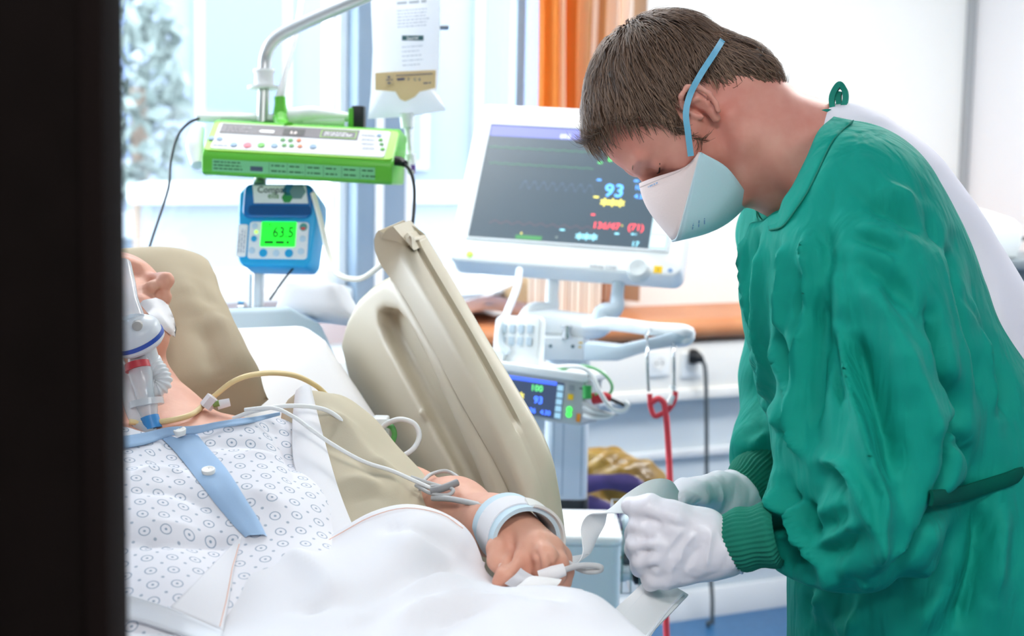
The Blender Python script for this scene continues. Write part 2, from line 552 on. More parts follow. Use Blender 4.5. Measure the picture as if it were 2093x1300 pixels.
tr = box('trim_1', ROOM, (-2.5, YL - 0.045, z_led), (XR, YL + 0.002, 0.862), M_trunk, None, 0.006); tag(tr, kind='structure')
box('trunking_lip', ROOM, (-2.5, YL - 0.055, z_led - 0.004), (XR, YL - 0.04, z_led + 0.03), M_trunk, tr, 0.005)
z_bb = zpx(1500, 1194, YL)
bb = prism('baseboard_window', Frame((0, 0, 0), (0, 1, 0), (0, 0, 1)), [(YL + 0.01, 0), (YL - 0.03, 0), (YL - 0.03, 0.015), (YL - 0.016, z_bb - 0.01), (YL - 0.010, z_bb), (YL + 0.01, z_bb)], -2.5, XR, M_base)
tag(bb, kind='structure')
# wood window board with a rounded front
prof = [(YU + 0.0, 0.90), (YL - 0.03, 0.90)] + [(YL - 0.045 - 0.030 * sin(a), 0.93 - 0.030 * cos(a)) for a in np.linspace(0.2, pi - 0.2, 7)] + [(YL - 0.03, 0.96), (YU + 0.0, 0.96)]
wb = prism('window_board', Frame((0, 0, 0), (0, 1, 0), (0, 0, 1)), [(a, b - 0.025) for a, b in prof], 1.80, XR - 0.002, M_wood)
wb.name = 'trim_2'; tag(wb, kind='structure')
# right wall with its panel joint
wr = box('wall_right', ROOM, (XR, -2.0, 0), (XR + 0.12, 4.6, 2.7), M_wallr); tag(wr, kind='structure')
box('corner_joint', ROOM, (XR - 0.030, YU - 0.022, 0.97), (XR - 0.002, YU + 0.002, 2.7), mat('joint_grey', 'a9adb0', 0.5), wr)

tag(box('wall_left', ROOM, (-2.62, -2.0, 0), (-2.5, 4.6, 2.7), mat('wall_left_grey', 'b9b4ae', .7)), kind='structure')  # unseen wall, added to cut light from behind the camera
tag(box('wall_rear', ROOM, (-2.5, -2.12, 0), (XR, -2.0, 2.7), mat('wall_rear_brown', '5d544c', .7)), kind='structure')  # unseen wall, added and toned dark to lower the fill light
# windows: grey posts, white sashes, glass
def window(name, x0, x1, posts):
    z0, z1 = z_wb, 2.5
    w = bpy.data.objects.new(name, None); COL.objects.link(w); w.location = ((x0 + x1) / 2, YU + 0.1, z0); tag(w, kind='structure')
    return w
M_glass = bpy.data.materials.new('window_glass'); M_glass.use_nodes = True
_nt = M_glass.node_tree; _nt.nodes.remove(_nt.nodes['Principled BSDF'])
_t = _nt.nodes.new('ShaderNodeBsdfTransparent'); _t.inputs[0].default_value = (0.97, 0.985, 1, 1)
_g = _nt.nodes.new('ShaderNodeBsdfGlossy'); _g.inputs['Roughness'].default_value = 0.05
_mx = _nt.nodes.new('ShaderNodeMixShader'); _mx.inputs[0].default_value = 0.05
_nt.links.new(_t.outputs[0], _mx.inputs[1]); _nt.links.new(_g.outputs[0], _mx.inputs[2])
_nt.links.new(_mx.outputs[0], _nt.nodes['Material Output'].inputs[0])
xa, xb, xc, xd, xe = (xpx(q, 330, YU) for q in (681, 716, 754, 770, 817))
xf = xpx(1052, 120, YU)
for nm, a, b in (('window_1', x_w0, xb), ('window_2', xe, x_w1)):
    w = window(nm, a, b, None)
    fwid = xb - xa
    box('window_frame', ROOM, (a, YU + 0.02, z_wb), (b, YU + 0.10, z_wb + 0.055), M_framew, w, 0.006)
    box('window_frame', ROOM, (a, YU + 0.02, 2.44), (b, YU + 0.10, 2.5), M_framew, w, 0.006)
    box('window_frame', ROOM, (a, YU + 0.021, z_wb + 0.05), (a + fwid, YU + 0.099, 2.445), M_framew, w, 0.006)
    box('window_frame', ROOM, (b - fwid, YU + 0.021, z_wb + 0.05), (b, YU + 0.099, 2.445), M_framew, w, 0.006)
    box('glass_pane', ROOM, (a + fwid * 0.9, YU + 0.05, z_wb + 0.05), (b - fwid * 0.9, YU + 0.056, 2.45), M_glass, w)
    box('window_sill', ROOM, (a, YU - 0.03, z_wb - 0.03), (b, YU + 0.03, z_wb + 0.003), M_framew, w, 0.006)
pf = tag(box('trim_3', ROOM, (xb, YU - 0.05, z_wb - 0.06), (xe, YU + 0.12, 2.5), M_frame, None, 0.006), kind='structure')
box('joint_strip', ROOM, (xc, YU - 0.055, z_wb - 0.05), (xd, YU - 0.045, 2.49), M_framew, pf)
box('grey_mullion', ROOM, (xf, YU - 0.01, z_wb), (xf + 0.03, YU + 0.03, 2.5), M_frame, pf)

# near door leaf, its unlit shade put into the near-black colour, half open on the left of the picture
pd = P(249, 650, 0.965)
dx = unit([RT[0], RT[1], 0]); dy = np.array([-dx[1], dx[0], 0])
DF = Frame((pd[0] - dy[0] * 0.045, pd[1] - dy[1] * 0.045, 0), dx, dy)
M_door = mat('door_unlit_dark', '0d0807', 0.9, var=(25, '0a0605'), spec=.08)
dr = box('door_1', DF, (-0.75, 0, 0.008), (0, 0.045, 2.08), M_door, None, 0.004); tag(dr, kind='structure')
box('door_edge_strip', DF, (-0.012, -0.003, 0.01), (0.002, 0.048, 2.078), mat('door_edge', '100a09', 0.9, spec=.08), dr, 0.002)
box('door_handle_plate', DF, (-0.075, -0.008, 0.95), (-0.035, 0.0, 1.15), mat('brushed_steel', 'b8bcc0', 0.35, 1.0), dr, 0.003)
tube('door_handle', [DF(-0.055, -0.005, 1.06), DF(-0.055, -0.05, 1.06), DF(-0.07, -0.06, 1.06), DF(-0.17, -0.06, 1.06)], 0.009, MATS['brushed_steel'], dr)

# glowing panels added out of view around the key and fill lamps
for _x, _y, _e in ADDED_LAMPS:
    lp = thing('added_light_panel', 'flat white light panel added out of view ' + {2.9: 'between the window wall and the right wall', 1.0: 'above the head of the bed', -.05: 'beside the dark door', .9: 'furthest from the window wall'}[_x], 'lamp', (_x, _y, 2.64), 'added light panels')
    box('housing', ROOM, (_x - 0.62, _y - 0.32, 2.64), (_x + 0.62, _y + 0.32, 2.70), M_wall, lp, 0.006)
    box('diffuser', ROOM, (_x - 0.58, _y - 0.28, 2.632), (_x + 0.58, _y + 0.28, 2.645), mat('added_panel_glow', 'ffffff', 0.5, emit=2.0), lp)

# ---- outside: pale facade across the yard, low white wall, hedge
M_fac = mat('facade_pale_blue', '5c6674', 0.8, var=(0.35, '66707e'))
M_facw = mat('facade_white', '848a92', 0.8)
M_pane = mat('facade_window', '4e5d76', 0.3)
bd = thing('building', 'pale blue building with tall windows seen across the yard', 'building', (5.5, 13.0, -3.0))
box('wall', ROOM, (-1.5, 13.0, -3.0), (13, 13.4, 8.0), M_fac, bd)
for i, bx in enumerate((1.2, 2.45, 3.7, 4.95, 6.2, 7.45)):
    for j, bz in enumerate((1.1, 3.4)):
        f_ = box('window', ROOM, (bx, 12.94, bz), (bx + 0.8, 13.05, bz + 1.7), M_facw, bd)
        box('pane', ROOM, (bx + 0.07, 12.925, bz + 0.07), (bx + 0.73, 12.95, bz + 1.63), M_pane, f_)
box('ledge', ROOM, (-1.5, 12.8, 0.55), (13, 13.02, 0.75), M_facw, bd)
lw = thing('garden_wall', 'low white rendered wall with a rounded coping outside the window', 'wall', (3.8, 8.0, -3.0))
zt = float(onY(450, 372, 8.0)[2]); zb_ = float(onY(450, 418, 8.0)[2])
box('coping', ROOM, (float(onY(262, 400, 8.0)[0]), 7.85, zb_), (7.6, 8.15, zt), M_facw, lw, 0.1, 4)
box('wall', ROOM, (float(onY(300, 400, 8.0)[0]), 7.92, -3.0), (7.6, 8.10, zb_ + 0.05), mat('render_pale', '646c77', 0.8), lw)
# tree beyond the window, loose clumps of leaves
def leaf_blob(center, rad, n, seed):
    r = np.random.default_rng(seed); v = []; f = []
    for _ in range(n):
        c = center + unit(r.normal(size=3)) * np.asarray(rad) * r.uniform(0.3, 1) ** 0.5
        a = unit(r.normal(size=3)); b = unit(np.cross(a, r.normal(size=3))); s = r.uniform(0.05, 0.09)
        k = len(v); v += [c - a * s, c + b * s * 0.5, c + a * s, c - b * s * 0.5]; f.append([k, k + 1, k + 2, k + 3])
    return v, f
tc_ = onY(283, 180, 9.5)
t_ = thing('garden_tree', 'small grey-green tree outside the window beside the dark door', 'tree', (tc_[0], tc_[1], -3.0))
v_, f_ = leaf_blob(tc_, (0.28, 0.4, 0.75), 500, 3)
lf = mesh('foliage', v_, f_, mat('leaves', '5f6a68', 0.7), t_, False); lf['kind'] = 'stuff'
tube('trunk', [(tc_[0], tc_[1], -3.0), (tc_[0] + 0.05, tc_[1], -1.5), (tc_[0], tc_[1], tc_[2])], [0.09, 0.05], mat('bark', '6f6259', 0.9), t_)
gr = box('ground', ROOM, (-6, 4.7, -3.1), (16, 16, -3.0), mat('paving_pale', 'b9c4c9', 0.8, var=(1, 'a9b8b0'))); tag(gr, kind='structure')

# ---- curtain: orange, cream and brown stripes
def curtain():
    xl, xr = xpx(1098, 120, YU - 0.06), xpx(1312, 120, YU - 0.06)
    n, k = 260, 12
    v = []
    for i in range(n):
        t = i / (n - 1); x = xl + (xr - xl) * t
        y = YU - 0.075 + 0.040 * sin(2 * pi * 8.5 * t + 0.8 * sin(5 * t)) + 0.01 * sin(40 * t)
        for j in range(k):
            s = j / (k - 1); v.append((x + 0.01 * sin(7 * t + 3 * s), y * 1.0 - 0.008 * sin(s * 5 + t * 9), 0.965 + s * 1.5))
    f = grid_faces(n, k)
    m = bpy.data.materials.new('curtain_stripes'); m.use_nodes = True; nt = m.node_tree; b = nt.nodes['Principled BSDF']
    b.inputs['Roughness'].default_value = 0.85
    b.inputs['Subsurface Weight'].default_value = 0.0
    at = nt.nodes.new('ShaderNodeAttribute'); at.attribute_name = 'stripe'
    cr = nt.nodes.new('ShaderNodeValToRGB'); cr.color_ramp.interpolation = 'CONSTANT'
    stops = [(0, 'd9822f'), (.10, 'e9a45a'), (.17, 'f4dfc2'), (.22, 'd8792a'), (.36, 'f0c691'), (.42, 'b8743c'), (.47, 'f2e7da'), (.53, 'c98f5c'), (.60, 'e2d3c3'), (.68, 'd58c48'), (.76, 'f1eae2'), (.84, 'c9a98c'), (.92, 'e6ded8')]
    el = cr.color_ramp.elements
    while len(el) < len(stops): el.new(0.5)
    for e, (p, c) in zip(el, stops): e.position = p; e.color = (*srgb(c), 1)
    nt.links.new(at.outputs['Fac'], cr.inputs[0]); nt.links.new(cr.outputs[0], b.inputs['Base Color'])
    tr_ = nt.nodes.new('ShaderNodeBsdfTranslucent'); mx = nt.nodes.new('ShaderNodeMixShader'); mx.inputs[0].default_value = 0.4
    nt.links.new(cr.outputs[0], tr_.inputs[0]); nt.links.new(b.outputs[0], mx.inputs[1]); nt.links.new(tr_.outputs[0], mx.inputs[2])
    nt.links.new(mx.outputs[0], nt.nodes['Material Output'].inputs[0])
    o = mesh('curtain', v, f, m, None)
    a = o.data.attributes.new('stripe', 'FLOAT', 'POINT')
    a.data.foreach_set('value', np.repeat(np.linspace(0, 1, n), k).astype(np.float32))
    tag(o, 'orange, cream and brown striped curtain hanging beside the window behind the monitor', 'curtain')
curtain()
bc = thing('blind_cord', 'white beaded blind cord hanging at the window edge beside the grey post', 'cord', (xa, YU - 0.02, z_wb))
tube('bead_chain', [(xa + 0.012, YU - 0.012, z_wb + 0.05), (xa + 0.012, YU - 0.012, 2.44)], 0.004, mat('cord_white', 'e8ecef', 0.5), bc, n=6, sub=3)

# ================================================================== EQUIPMENT
M_white = mat('device_white', 'f1f4f5', 0.35)
M_whitem = mat('device_white_matt', 'e9eef0', 0.5)
M_pale = mat('device_pale_blue_grey', 'c3d2dd', 0.4)
M_grey = mat('device_grey', '9aa3ab', 0.4)
M_dark = mat('device_dark', '22272b', 0.45)
M_black = mat('cable_black', '14181c', 0.45)
M_chrome = mat('chrome', 'd3d7da', 0.18, 1.0)
M_steel = mat('satin_steel', 'c3c6c8', 0.3, 1.0)
M_cablew = mat('cable_white', 'eceeee', 0.45)
M_cableg = mat('cable_grey', 'b9babb', 0.5)

# ---- bedside monitor
mon = thing('patient_monitor', 'large white bedside monitor with dark screen of blue, yellow and red readings', 'monitor', P(1160, 560, 3.32))
bl, br_, tl = P(958, 487, 3.36), P(1362, 515, 3.264), P(992, 257, 3.473)
sw = float(np.linalg.norm(br_ - bl)); sh = float(np.linalg.norm(tl - bl))
MF = Frame(bl, br_ - bl, tl - bl)          # z towards the camera side
if MF.z @ FW > 0: MF.z = -MF.z
def to_frame(fr, x, y):
    """photo pixel onto the frame's plane -> (a, b)"""
    r = ray(x, y); t = ((fr.o - CAM) @ fr.z) / (r @ fr.z); q = CAM + r * t - fr.o
    return float(q @ fr.x), float(q @ fr.y)
c_bl, c_tl, c_br = to_frame(MF, 915, 532), to_frame(MF, 960, 213), to_frame(MF, 1392, 570)
x0, x1, y0, y1 = c_bl[0], c_br[0], (c_bl[1] + c_br[1]) / 2, c_tl[1]
oc = ((x0 + x1) / 2, (y0 + y1) / 2)
M_scr = mat('monitor_screen', '44525c', 0.28, emit=0.25)
prism('housing', MF, rrect(x1 - x0, y1 - y0, 0.022, 6, *oc), -0.055, 0.006, M_white, mon, 0.006, 3)
prism('rear_shell', MF, rrect((x1 - x0) * 0.8, (y1 - y0) * 0.75, 0.03, 5, *oc), -0.10, -0.05, M_whitem, mon, 0.01, 2)
# thin raised rim round the display
def rim(name, fr, a0, b0, a1, b1, t, z0, z1, m, par):
    bm = bmesh.new()
    def ring(g, z): return [bm.verts.new(V3(fr(a, b, z))) for a, b in ((a0 - g, b0 - g), (a1 + g, b0 - g), (a1 + g, b1 + g), (a0 - g, b1 + g))]
    r = [ring(0, z0), ring(0, z1), ring(t, z1), ring(t, z0)]
    for p, q in ((0, 1), (1, 2), (2, 3)):
        for i in range(4): bm.faces.new([r[p][i], r[p][(i + 1) % 4], r[q][(i + 1) % 4], r[q][i]])
    return from_bm(name, bm, m, par)
rim('display_rim', MF, 0, 0, sw, sh, 0.004, 0.004, 0.009, mat('rim_pale', 'd8dee2', 0.4), mon)
scr = prism('screen', MF, [(0, 0), (sw, 0), (sw, sh), (0, sh)], 0.003, 0.0070, M_scr, mon)
SF = Frame(MF(0, 0, 0.0072), MF.x, MF.y, MF.z)
def G(name, hexc, e=0.7): return mat(name, hexc, 0.4, emit=e)
def sx(x, y): return to_frame(SF, x, y)
def srect(px0, py0, px1, py1, m, par=scr, name='screen_field', z=0.0003, fr=None):
    fr = fr or SF
    a, b = to_frame(fr, px0, py1); c, d = to_frame(fr, px1, py0)
    return flat(name, fr, [(a, b), (c, b), (c, d), (a, d)], z, m, par)
flat('header_field', SF, [(0.002, sh - 0.028), (sw - 0.002, sh - 0.028), (sw - 0.002, sh - 0.002), (0.002, sh - 0.002)], 0.0002, G('scr_header', '6a6fb0', 0.45), scr)
flat('menu_field', SF, [(sw - 0.036, 0.002), (sw - 0.001, 0.002), (sw - 0.001, sh - 0.03), (sw - 0.036, sh - 0.03)], 0.0002, G('scr_menu', '9fb6bc', 0.6), scr)
for i in range(7):
    b = 0.008 + i * 0.030
    flat('menu_key', SF, [(sw - 0.033, b), (sw - 0.004, b), (sw - 0.004, b + 0.022), (sw - 0.033, b + 0.022)], 0.0005, G('scr_key', 'b9cdd2', 0.6), scr)
flat('status_field', SF, [(0.10, 0.003), (0.155, 0.003), (0.155, 0.012), (0.10, 0.012)], 0.0003, G('scr_green_dim', '3f7d4c', 0.5), scr)
def stext(s, px, py, size, m, align='CENTER', par=scr, fr=None):
    fr = fr or SF; a, b = to_frame(fr, px, py)
    text('lettering', s, Frame(fr(a, b, 0), fr.x, fr.y, fr.z), size, m, par, align, 0.0006)
Gb, Gy, Gr, Gc, Gg = G('scr_blue', '4f92e8', 1.3), G('scr_yellow', 'd8c95a', 1.1), G('scr_red', 'e0464f', 1.2), G('scr_cyan', '7fc0d2', 1.0), G('scr_green', '56c06a', 1.1)
Gdim = G('scr_dim', '8d9a94', 0.6)
stext('93', 1253, 402, 0.042, Gb); stext('***', 1249, 432, 0.040, Gy)
stext('136/47', 1240, 468, 0.0205, Gr); stext('(71)', 1299, 471, 0.0205, Gr)
stext('***', 1196, 500, 0.036, Gc); stext('17', 1299, 504, 0.016, Gc)
stext('100', 1308, 388, 0.014, Gb); stext('4.30', 1308, 406, 0.014, Gb)
stext('09:3', 1155, 283, 0.013, G('scr_white', 'cfd3e4', 0.8)); [(lambda ab: print_marks(Frame(SF(ab[0], ab[1], -.0002), SF.x, SF.y, SF.z), .011, .0052, mm_, scr, sd_))(sx(x_, y_)) for x_, y_, mm_, sd_ in ((1220, 369, Gb, 1), (1213, 404, Gy, 2), (1208, 440, Gr, 3), (1144, 471, Gc, 4), (1256, 479, Gc, 5), (1290, 480, Gc, 6), (1222, 334, Gg, 7), (1296, 371, Gb, 8))]

flat('pulse_mark', SF, [(sx(1243, 330)[0], sx(1243, 330)[1]), (sx(1251, 330)[0], sx(1251, 330)[1]), (sx(1252, 318)[0], sx(1252, 318)[1]), (sx(1244, 318)[0], sx(1244, 318)[1])], 0.0004, Gg, scr)
def wave(name, x0_, y0_, x1_, amp, per, m, w=0.0012, pw=3.0):
    a0, b0 = sx(x0_, y0_); a1, _ = sx(x1_, y0_); n = 160; v = []; f = []
    for i in range(n + 1):
        t = i / n; a = a0 + (a1 - a0) * t; ph = (t * per) % 1
        b = b0 + amp * (max(0, sin(pi * ph)) ** pw)
        v += [SF(a, b - w / 2, 0.0004), SF(a, b + w / 2, 0.0004)]
        if i: k = 2 * i; f.append([k - 2, k, k + 1, k - 1])
    mesh(name, v, f, m, scr, False)
wave('trace', 1000, 300, 1215, 0.002, 9, G('tr_g', '4d8a66', 0.6), 0.001, 12)
wave('trace', 1000, 333, 1215, 0.002, 9, G('tr_g', '4d8a66', 0.6), 0.001, 12)
wave('trace', 1062, 385, 1215, 0.018, 8, G('tr_b', '5a6f92', 0.55), 0.0012, 1.5)
wave('trace', 1000, 455, 1215, 0.006, 9, G('tr_r', '6a4f58', 0.5), 0.0012, 2)
stext('+', 1065, 480, 0.010, Gy); stext('+', 1137, 488, 0.010, Gdim); stext('+', 1271, 464, 0.008, Gy)
# bezel: power lamp, lettering, knob, labels
KF = Frame(MF(0, 0, 0.006), MF.x, MF.y, MF.z)
def lathe_on(name, fr, px, py, prof, m, par, n=24):
    a, b = to_frame(fr, px, py); p = fr(a, b, 0); return lathe(name, p, p + fr.z, prof, m, par, n)
lathe_on('power_button', KF, 960, 520, [(0, 0.0072), (0.002, 0.0072), (0.0025, 0.006)], mat('lamp_green', '9be04c', 0.4, emit=0.5), mon)
for q in (978, 992, 1006): lathe_on('status_lamp', KF, q, 522 + (q - 978) * .08, [(0, 0.003), (0.001, 0.003), (0.0012, 0.002)], mat('lamp_pale', 'e3f0cf', 0.4), mon, 12)
stext('Infinity C500', 1233, 549, 0.0105, mat('print_grey', '8f989d', 0.5), par=mon, fr=KF)
lathe_on('rotary_knob', KF, 1306, 557, [(0, 0.0235), (0.012, 0.0235), (0.02, 0.021), (0.023, 0.018), (0.0225, 0.010), (0.021, 0.0)], mat('knob_grey', 'c9d0d2', 0.35), mon, 36)
a, b = to_frame(KF, 1345, 551); prism('warning_label', KF, rrect(0.017, 0.016, 0.001, 2, a, b), 0, 0.0006, mat('label_yellow', 'f0c419', 0.5), mon)
text('lettering', '!', Frame(KF(a, b - 0.005, 0.0007), KF.x, KF.y, KF.z), 0.012, M_dark, mon, 'CENTER')
lathe_on('round_symbol', KF, 1370, 553, [(0, 0.005), (0.0006, 0.005)], mat('symbol_blue', '7f9dc4', 0.5), mon, 20)

# ---- monitor stand: column, yoke, handle rail, base
st = thing('monitor_stand', 'white and grey wheeled stand column carrying the big monitor', 'stand', onZ(1168, 1225, 0.0) * 0 + np.array([*P(1160, 1040, 3.33)[:2], 0.0]))
cx0, cy0 = P(1160, 800, 3.36)[:2]
CF = Frame((cx0, cy0, 0), dx, dy)         # turned to the viewer
z_ct = float(P(1160, 690, 3.36)[2]); z_cb = float(P(1160, 1040, 3.36)[2])
prism('column', CF, rrect(0.088, 0.085, 0.018, 5), z_cb + 0.02, z_ct, mat('column_pale', 'dfe7ee', 0.35), st, 0.004)
for q in (-0.028, -0.008, 0.030):
    box('column_groove', CF, (q - 0.0015, -0.0435, z_cb + 0.03), (q + 0.0015, -0.0420, z_ct - 0.12), mat('groove', 'b4c3d0', 0.5), st)
prism('column_foot', CF, rrect(0.094, 0.09, 0.02, 5), z_cb - 0.012, z_cb + 0.022, M_dark, st, 0.004)
prism('inner_post', CF, rrect(0.05, 0.05, 0.012, 4), 0.10, z_cb, M_steel, st)
for k in range(5):
    a = 2 * pi * k / 5 + 0.3
    tube('base_leg', [CF(0, 0, 0.10), CF(0.16 * cos(a), 0.16 * sin(a), 0.085), CF(0.30 * cos(a), 0.30 * sin(a), 0.07)], [0.03, 0.025, 0.018], M_whitem, st)
    c_ = CF(0.30 * cos(a), 0.30 * sin(a), 0.026)
    lathe('caster', c_ + np.array([-sin(a), cos(a), 0]) * -0.012, c_ + np.array([-sin(a), cos(a), 0]) * 0.012, [(0, 0.024), (0.002, 0.026), (0.022, 0.026), (0.024, 0.024)], M_dark, st, 18)
# head block with screws
hb0, hb1 = P(1113, 735, 3.30), P(1190, 690, 3.30)
HF = Frame(P(1152, 712, 3.305), dx, (0, 0, 1)); HF.z = -dy
prism('head_block', HF, rrect(0.082, 0.048, 0.004), -0.06, 0.012, M_whitem, st, 0.003)
for q in (-0.027, 0.018):
    lathe('screw', HF(q, 0.006, 0.0125), HF(q, 0.006, 0.02), [(0, 0.0035), (0.0012, 0.0035), (0.0014, 0.001)], mat('screw_teal', '54707a', 0.3, 0.6), st, 10)
print_marks(Frame(HF(0.030, 0.012, 0.0125), HF.x, HF.y, HF.z), .008, .005, MATS['label_yellow'], st, 10, 2)
lathe('pivot_pin', P(1158, 692, 3.29), P(1158, 665, 3.29), [(0, 0.011), (0.008, 0.011), (0.009, 0.008), (0.02, 0.008), (0.021, 0.012), (0.026, 0.012)], M_chrome, st, 16)
# cross bar and two yoke arms up to the monitor
bar = [P(1065, 660, 3.33), P(1130, 660, 3.33), P(1210, 668, 3.30), P(1240, 660, 3.28)]
tube('yoke_bar', bar, [0.020, 0.028, 0.026, 0.02], M_white, st, n=10, flatten=0.8)
ptube('yoke_arm', [(1230, 668, 3.28), (1232, 640, 3.28), (1258, 632, 3.28), (1262, 600, 3.30), (1266, 556, 3.31)], [0.022, 0.019, 0.016, 0.013, 0.013], M_pale, st, n=10)
ptube('yoke_arm', [(1075, 660, 3.34), (1090, 635, 3.35), (1125, 630, 3.36), (1128, 600, 3.37), (1134, 545, 3.39)], [0.022, 0.017, 0.016, 0.013, 0.013], M_white, st, n=10)
# handle rail reaching right
ptube('handle_rail', [(1195, 668, 3.30), (1250, 662, 3.25), (1330, 672, 3.2), (1395, 676, 3.15), (1408, 684, 3.15), (1404, 694, 3.15), (1385, 698, 3.16)], [0.014, 0.014, 0.0135, 0.013, 0.012, 0.012, 0.012], M_white, st, n=10)
pl = [(1193, 700), (1260, 708), (1330, 692), (1405, 672), (1412, 690), (1395, 705), (1330, 716), (1262, 738), (1193, 738)]
RF = Frame(P(1193, 738, 3.22), P(1405, 712, 3.14) - P(1193, 738, 3.22), (0, 0, 1)); RF.z = RF.z if RF.z @ FW < 0 else -RF.z
prism('bracket_arm', RF, [to_frame(RF, *q) for q in pl], -0.045, 0.0, M_pale, st, 0.004)
for q in (1322, 1376):
    ptube('rail_ring', [(q - 1, 688, 3.16), (q + 6, 672, 3.19), (q + 18, 666, 3.23), (q + 26, 672, 3.26)], 0.004, M_chrome, st, n=6)
# white cabinet beside the stand and the wire basket on it
cb = thing('bedside_cabinet', 'low white rounded cabinet standing behind the bed rail under the stand column', 'cabinet', np.array([*P(1190, 1150, 2.95)[:2], 0]))
BF = Frame((*P(1192, 1150, 2.98)[:2], 0), dx, dy)
zc = float(P(1192, 1064, 2.98)[2])
prism('body', BF, rrect(0.125, 0.2, 0.02, 5), 0.03, zc - 0.02, mat('cabinet_side', 'd7e4ec', 0.45), cb)
prism('top', BF, rrect(0.130, 0.205, 0.022, 5), zc - 0.021, zc, M_white, cb, 0.008, 3)
box('plinth', BF, (-0.055, -0.09, 0.0), (0.055, 0.09, 0.032), M_grey, cb)
bk = thing('wire_basket', 'chrome wire basket of wrapped supplies hanging beside the white cabinet', 'basket', P(1285, 1225, 3.0))
WF = Frame(P(1252, 1212, 3.0), dx, (0, 0, 1)); WF.z = dy
ww, wh, wd = 0.066, 0.155, 0.09
for i in range(5):
    tube('wire', [WF(ww * i / 4, wh, 0), WF(ww * i / 4, 0, 0), WF(ww * i / 4, 0, wd), WF(ww * i / 4, wh, wd)], 0.0014, M_steel, bk, n=5, sub=0)
for j in range(5):
    tube('wire', [WF(0, wh * j / 4, 0), WF(ww, wh * j / 4, 0), WF(ww, wh * j / 4, wd), WF(0, wh * j / 4, wd)], 0.0014, M_steel, bk, n=5, sub=0, closed=True)
for i, (a, b, c, s_, mm) in enumerate(((0.02, 0.03, 0.04, 0.026, M_whitem), (0.05, 0.022, 0.04, 0.022, M_dark), (0.018, 0.075, 0.05, 0.024, M_whitem), (0.05, 0.07, 0.04, 0.026, mat('wrap_pale', 'c9cbb9', 0.5)), (0.03, 0.115, 0.04, 0.028, M_pale), (0.03, 0.055, 0.03, 0.014, mat('wrap_grey', '555b60', 0.5)))):
    lathe('supply_roll', WF(a - 0.012, b, c), WF(a + 0.012, b + 0.004, c), [(0, s_ * 0.5), (0.003, s_ * 0.8), (0.012, s_ * 0.85), (0.024, s_ * 0.75), (0.027, s_ * 0.4)], mm, bk, 12)

# ---- transport module with its own small screen
tm = thing('transport_monitor', 'small grey-framed vital signs monitor with blue screen below the keyboard', 'monitor', P(1110, 870, 3.1))
TF = Frame(P(1012, 845, 3.12), P(1176, 870, 3.06) - P(1012, 845, 3.12), (0.0, 0.12, 1)); TF.z = TF.z if TF.z @ FW < 0 else -TF.z
a0, b0 = to_frame(TF, 1000, 842); a1, b1 = to_frame(TF, 1188, 870)
tw = a1 - a0; th_ = to_frame(TF, 1180, 775)[1] - to_frame(TF, 1176, 870)[1]
TF = Frame(TF(a0, b1 * 0, 0), TF.x, TF.y, TF.z)
prism('body', TF, rrect(tw, th_, 0.008, 4, tw / 2, th_ / 2), -0.10, 0.0, mat('module_grey', 'aeb6ba', 0.4), tm, 0.004)
prism('top_cover', TF, rrect(tw + 0.01, 0.016, 0.005, 3, tw / 2, th_ + 0.004), -0.105, 0.004, M_white, tm, 0.003)
ms = prism('screen', TF, rrect(tw * 0.76, th_ * 0.80, 0.003, 3, tw * 0.40, th_ * 0.48), -0.001, 0.0014, mat('module_screen', '3d4a63', 0.25, emit=0.3), tm)
T2 = Frame(TF(0, 0, 0.0016), TF.x, TF.y, TF.z)
flat('header_field', T2, [(tw * .03, th_ * .80), (tw * .70, th_ * .80), (tw * .70, th_ * .88), (tw * .03, th_ * .88)], 0.0002, G('mod_head', '3b59d8', 0.9), ms)
for i in range(5):
    b = th_ * (0.10 + 0.15 * i); flat('menu_key', T2, [(tw * .71, b), (tw * .775, b), (tw * .775, b + th_ * .12), (tw * .71, b + th_ * .12)], 0.0003, G('mod_key', '7fa4b8', 0.6), ms)
def mtext(s, a, b, size, m): text('lettering', s, Frame(T2(a * tw, b * th_, 0), T2.x, T2.y, T2.z), size, m, ms, 'CENTER')
mtext('100', .50, .62, 0.017, Gg); mtext('93', .52, .36, 0.019, G('mod_blue', '3f6cff', 1.4)); mtext('136', .46, .14, 0.013, G('mod_blue', '3f6cff', 1.4)); mtext('4.30', .61, .14, 0.012, G('mod_blue', '3f6cff', 1.4)); mtext('*', .33, .30, 0.030, Gy)
for b, c in ((.80, mat('key_grey', '8b969c', 0.5)), (.60, MATS['label_yellow'])):
    prism('module_key', T2, rrect(0.011, 0.011, 0.001, 2, tw * .86, th_ * b), 0, 0.001, c, tm)
for b in (.33, .22): lathe('module_lamp', T2(tw * .86, th_ * b, 0), T2(tw * .86, th_ * b, 1), [(0, 0.0055), (0.002, 0.005), (0.0028, 0.003)], mat('lamp_green2', '38e048', 0.4, emit=1.0), tm, 14)
prism('orange_label', T2, rrect(0.008, 0.016, 0.001, 2, tw * .965, th_ * .18), 0, 0.0006, mat('label_orange', 'd98a2b', 0.5), tm)
print_marks(Frame(T2(tw * .945, th_ * .80, 0), T2.x, T2.y, T2.z), .008, .004, M_dark, tm, 9)
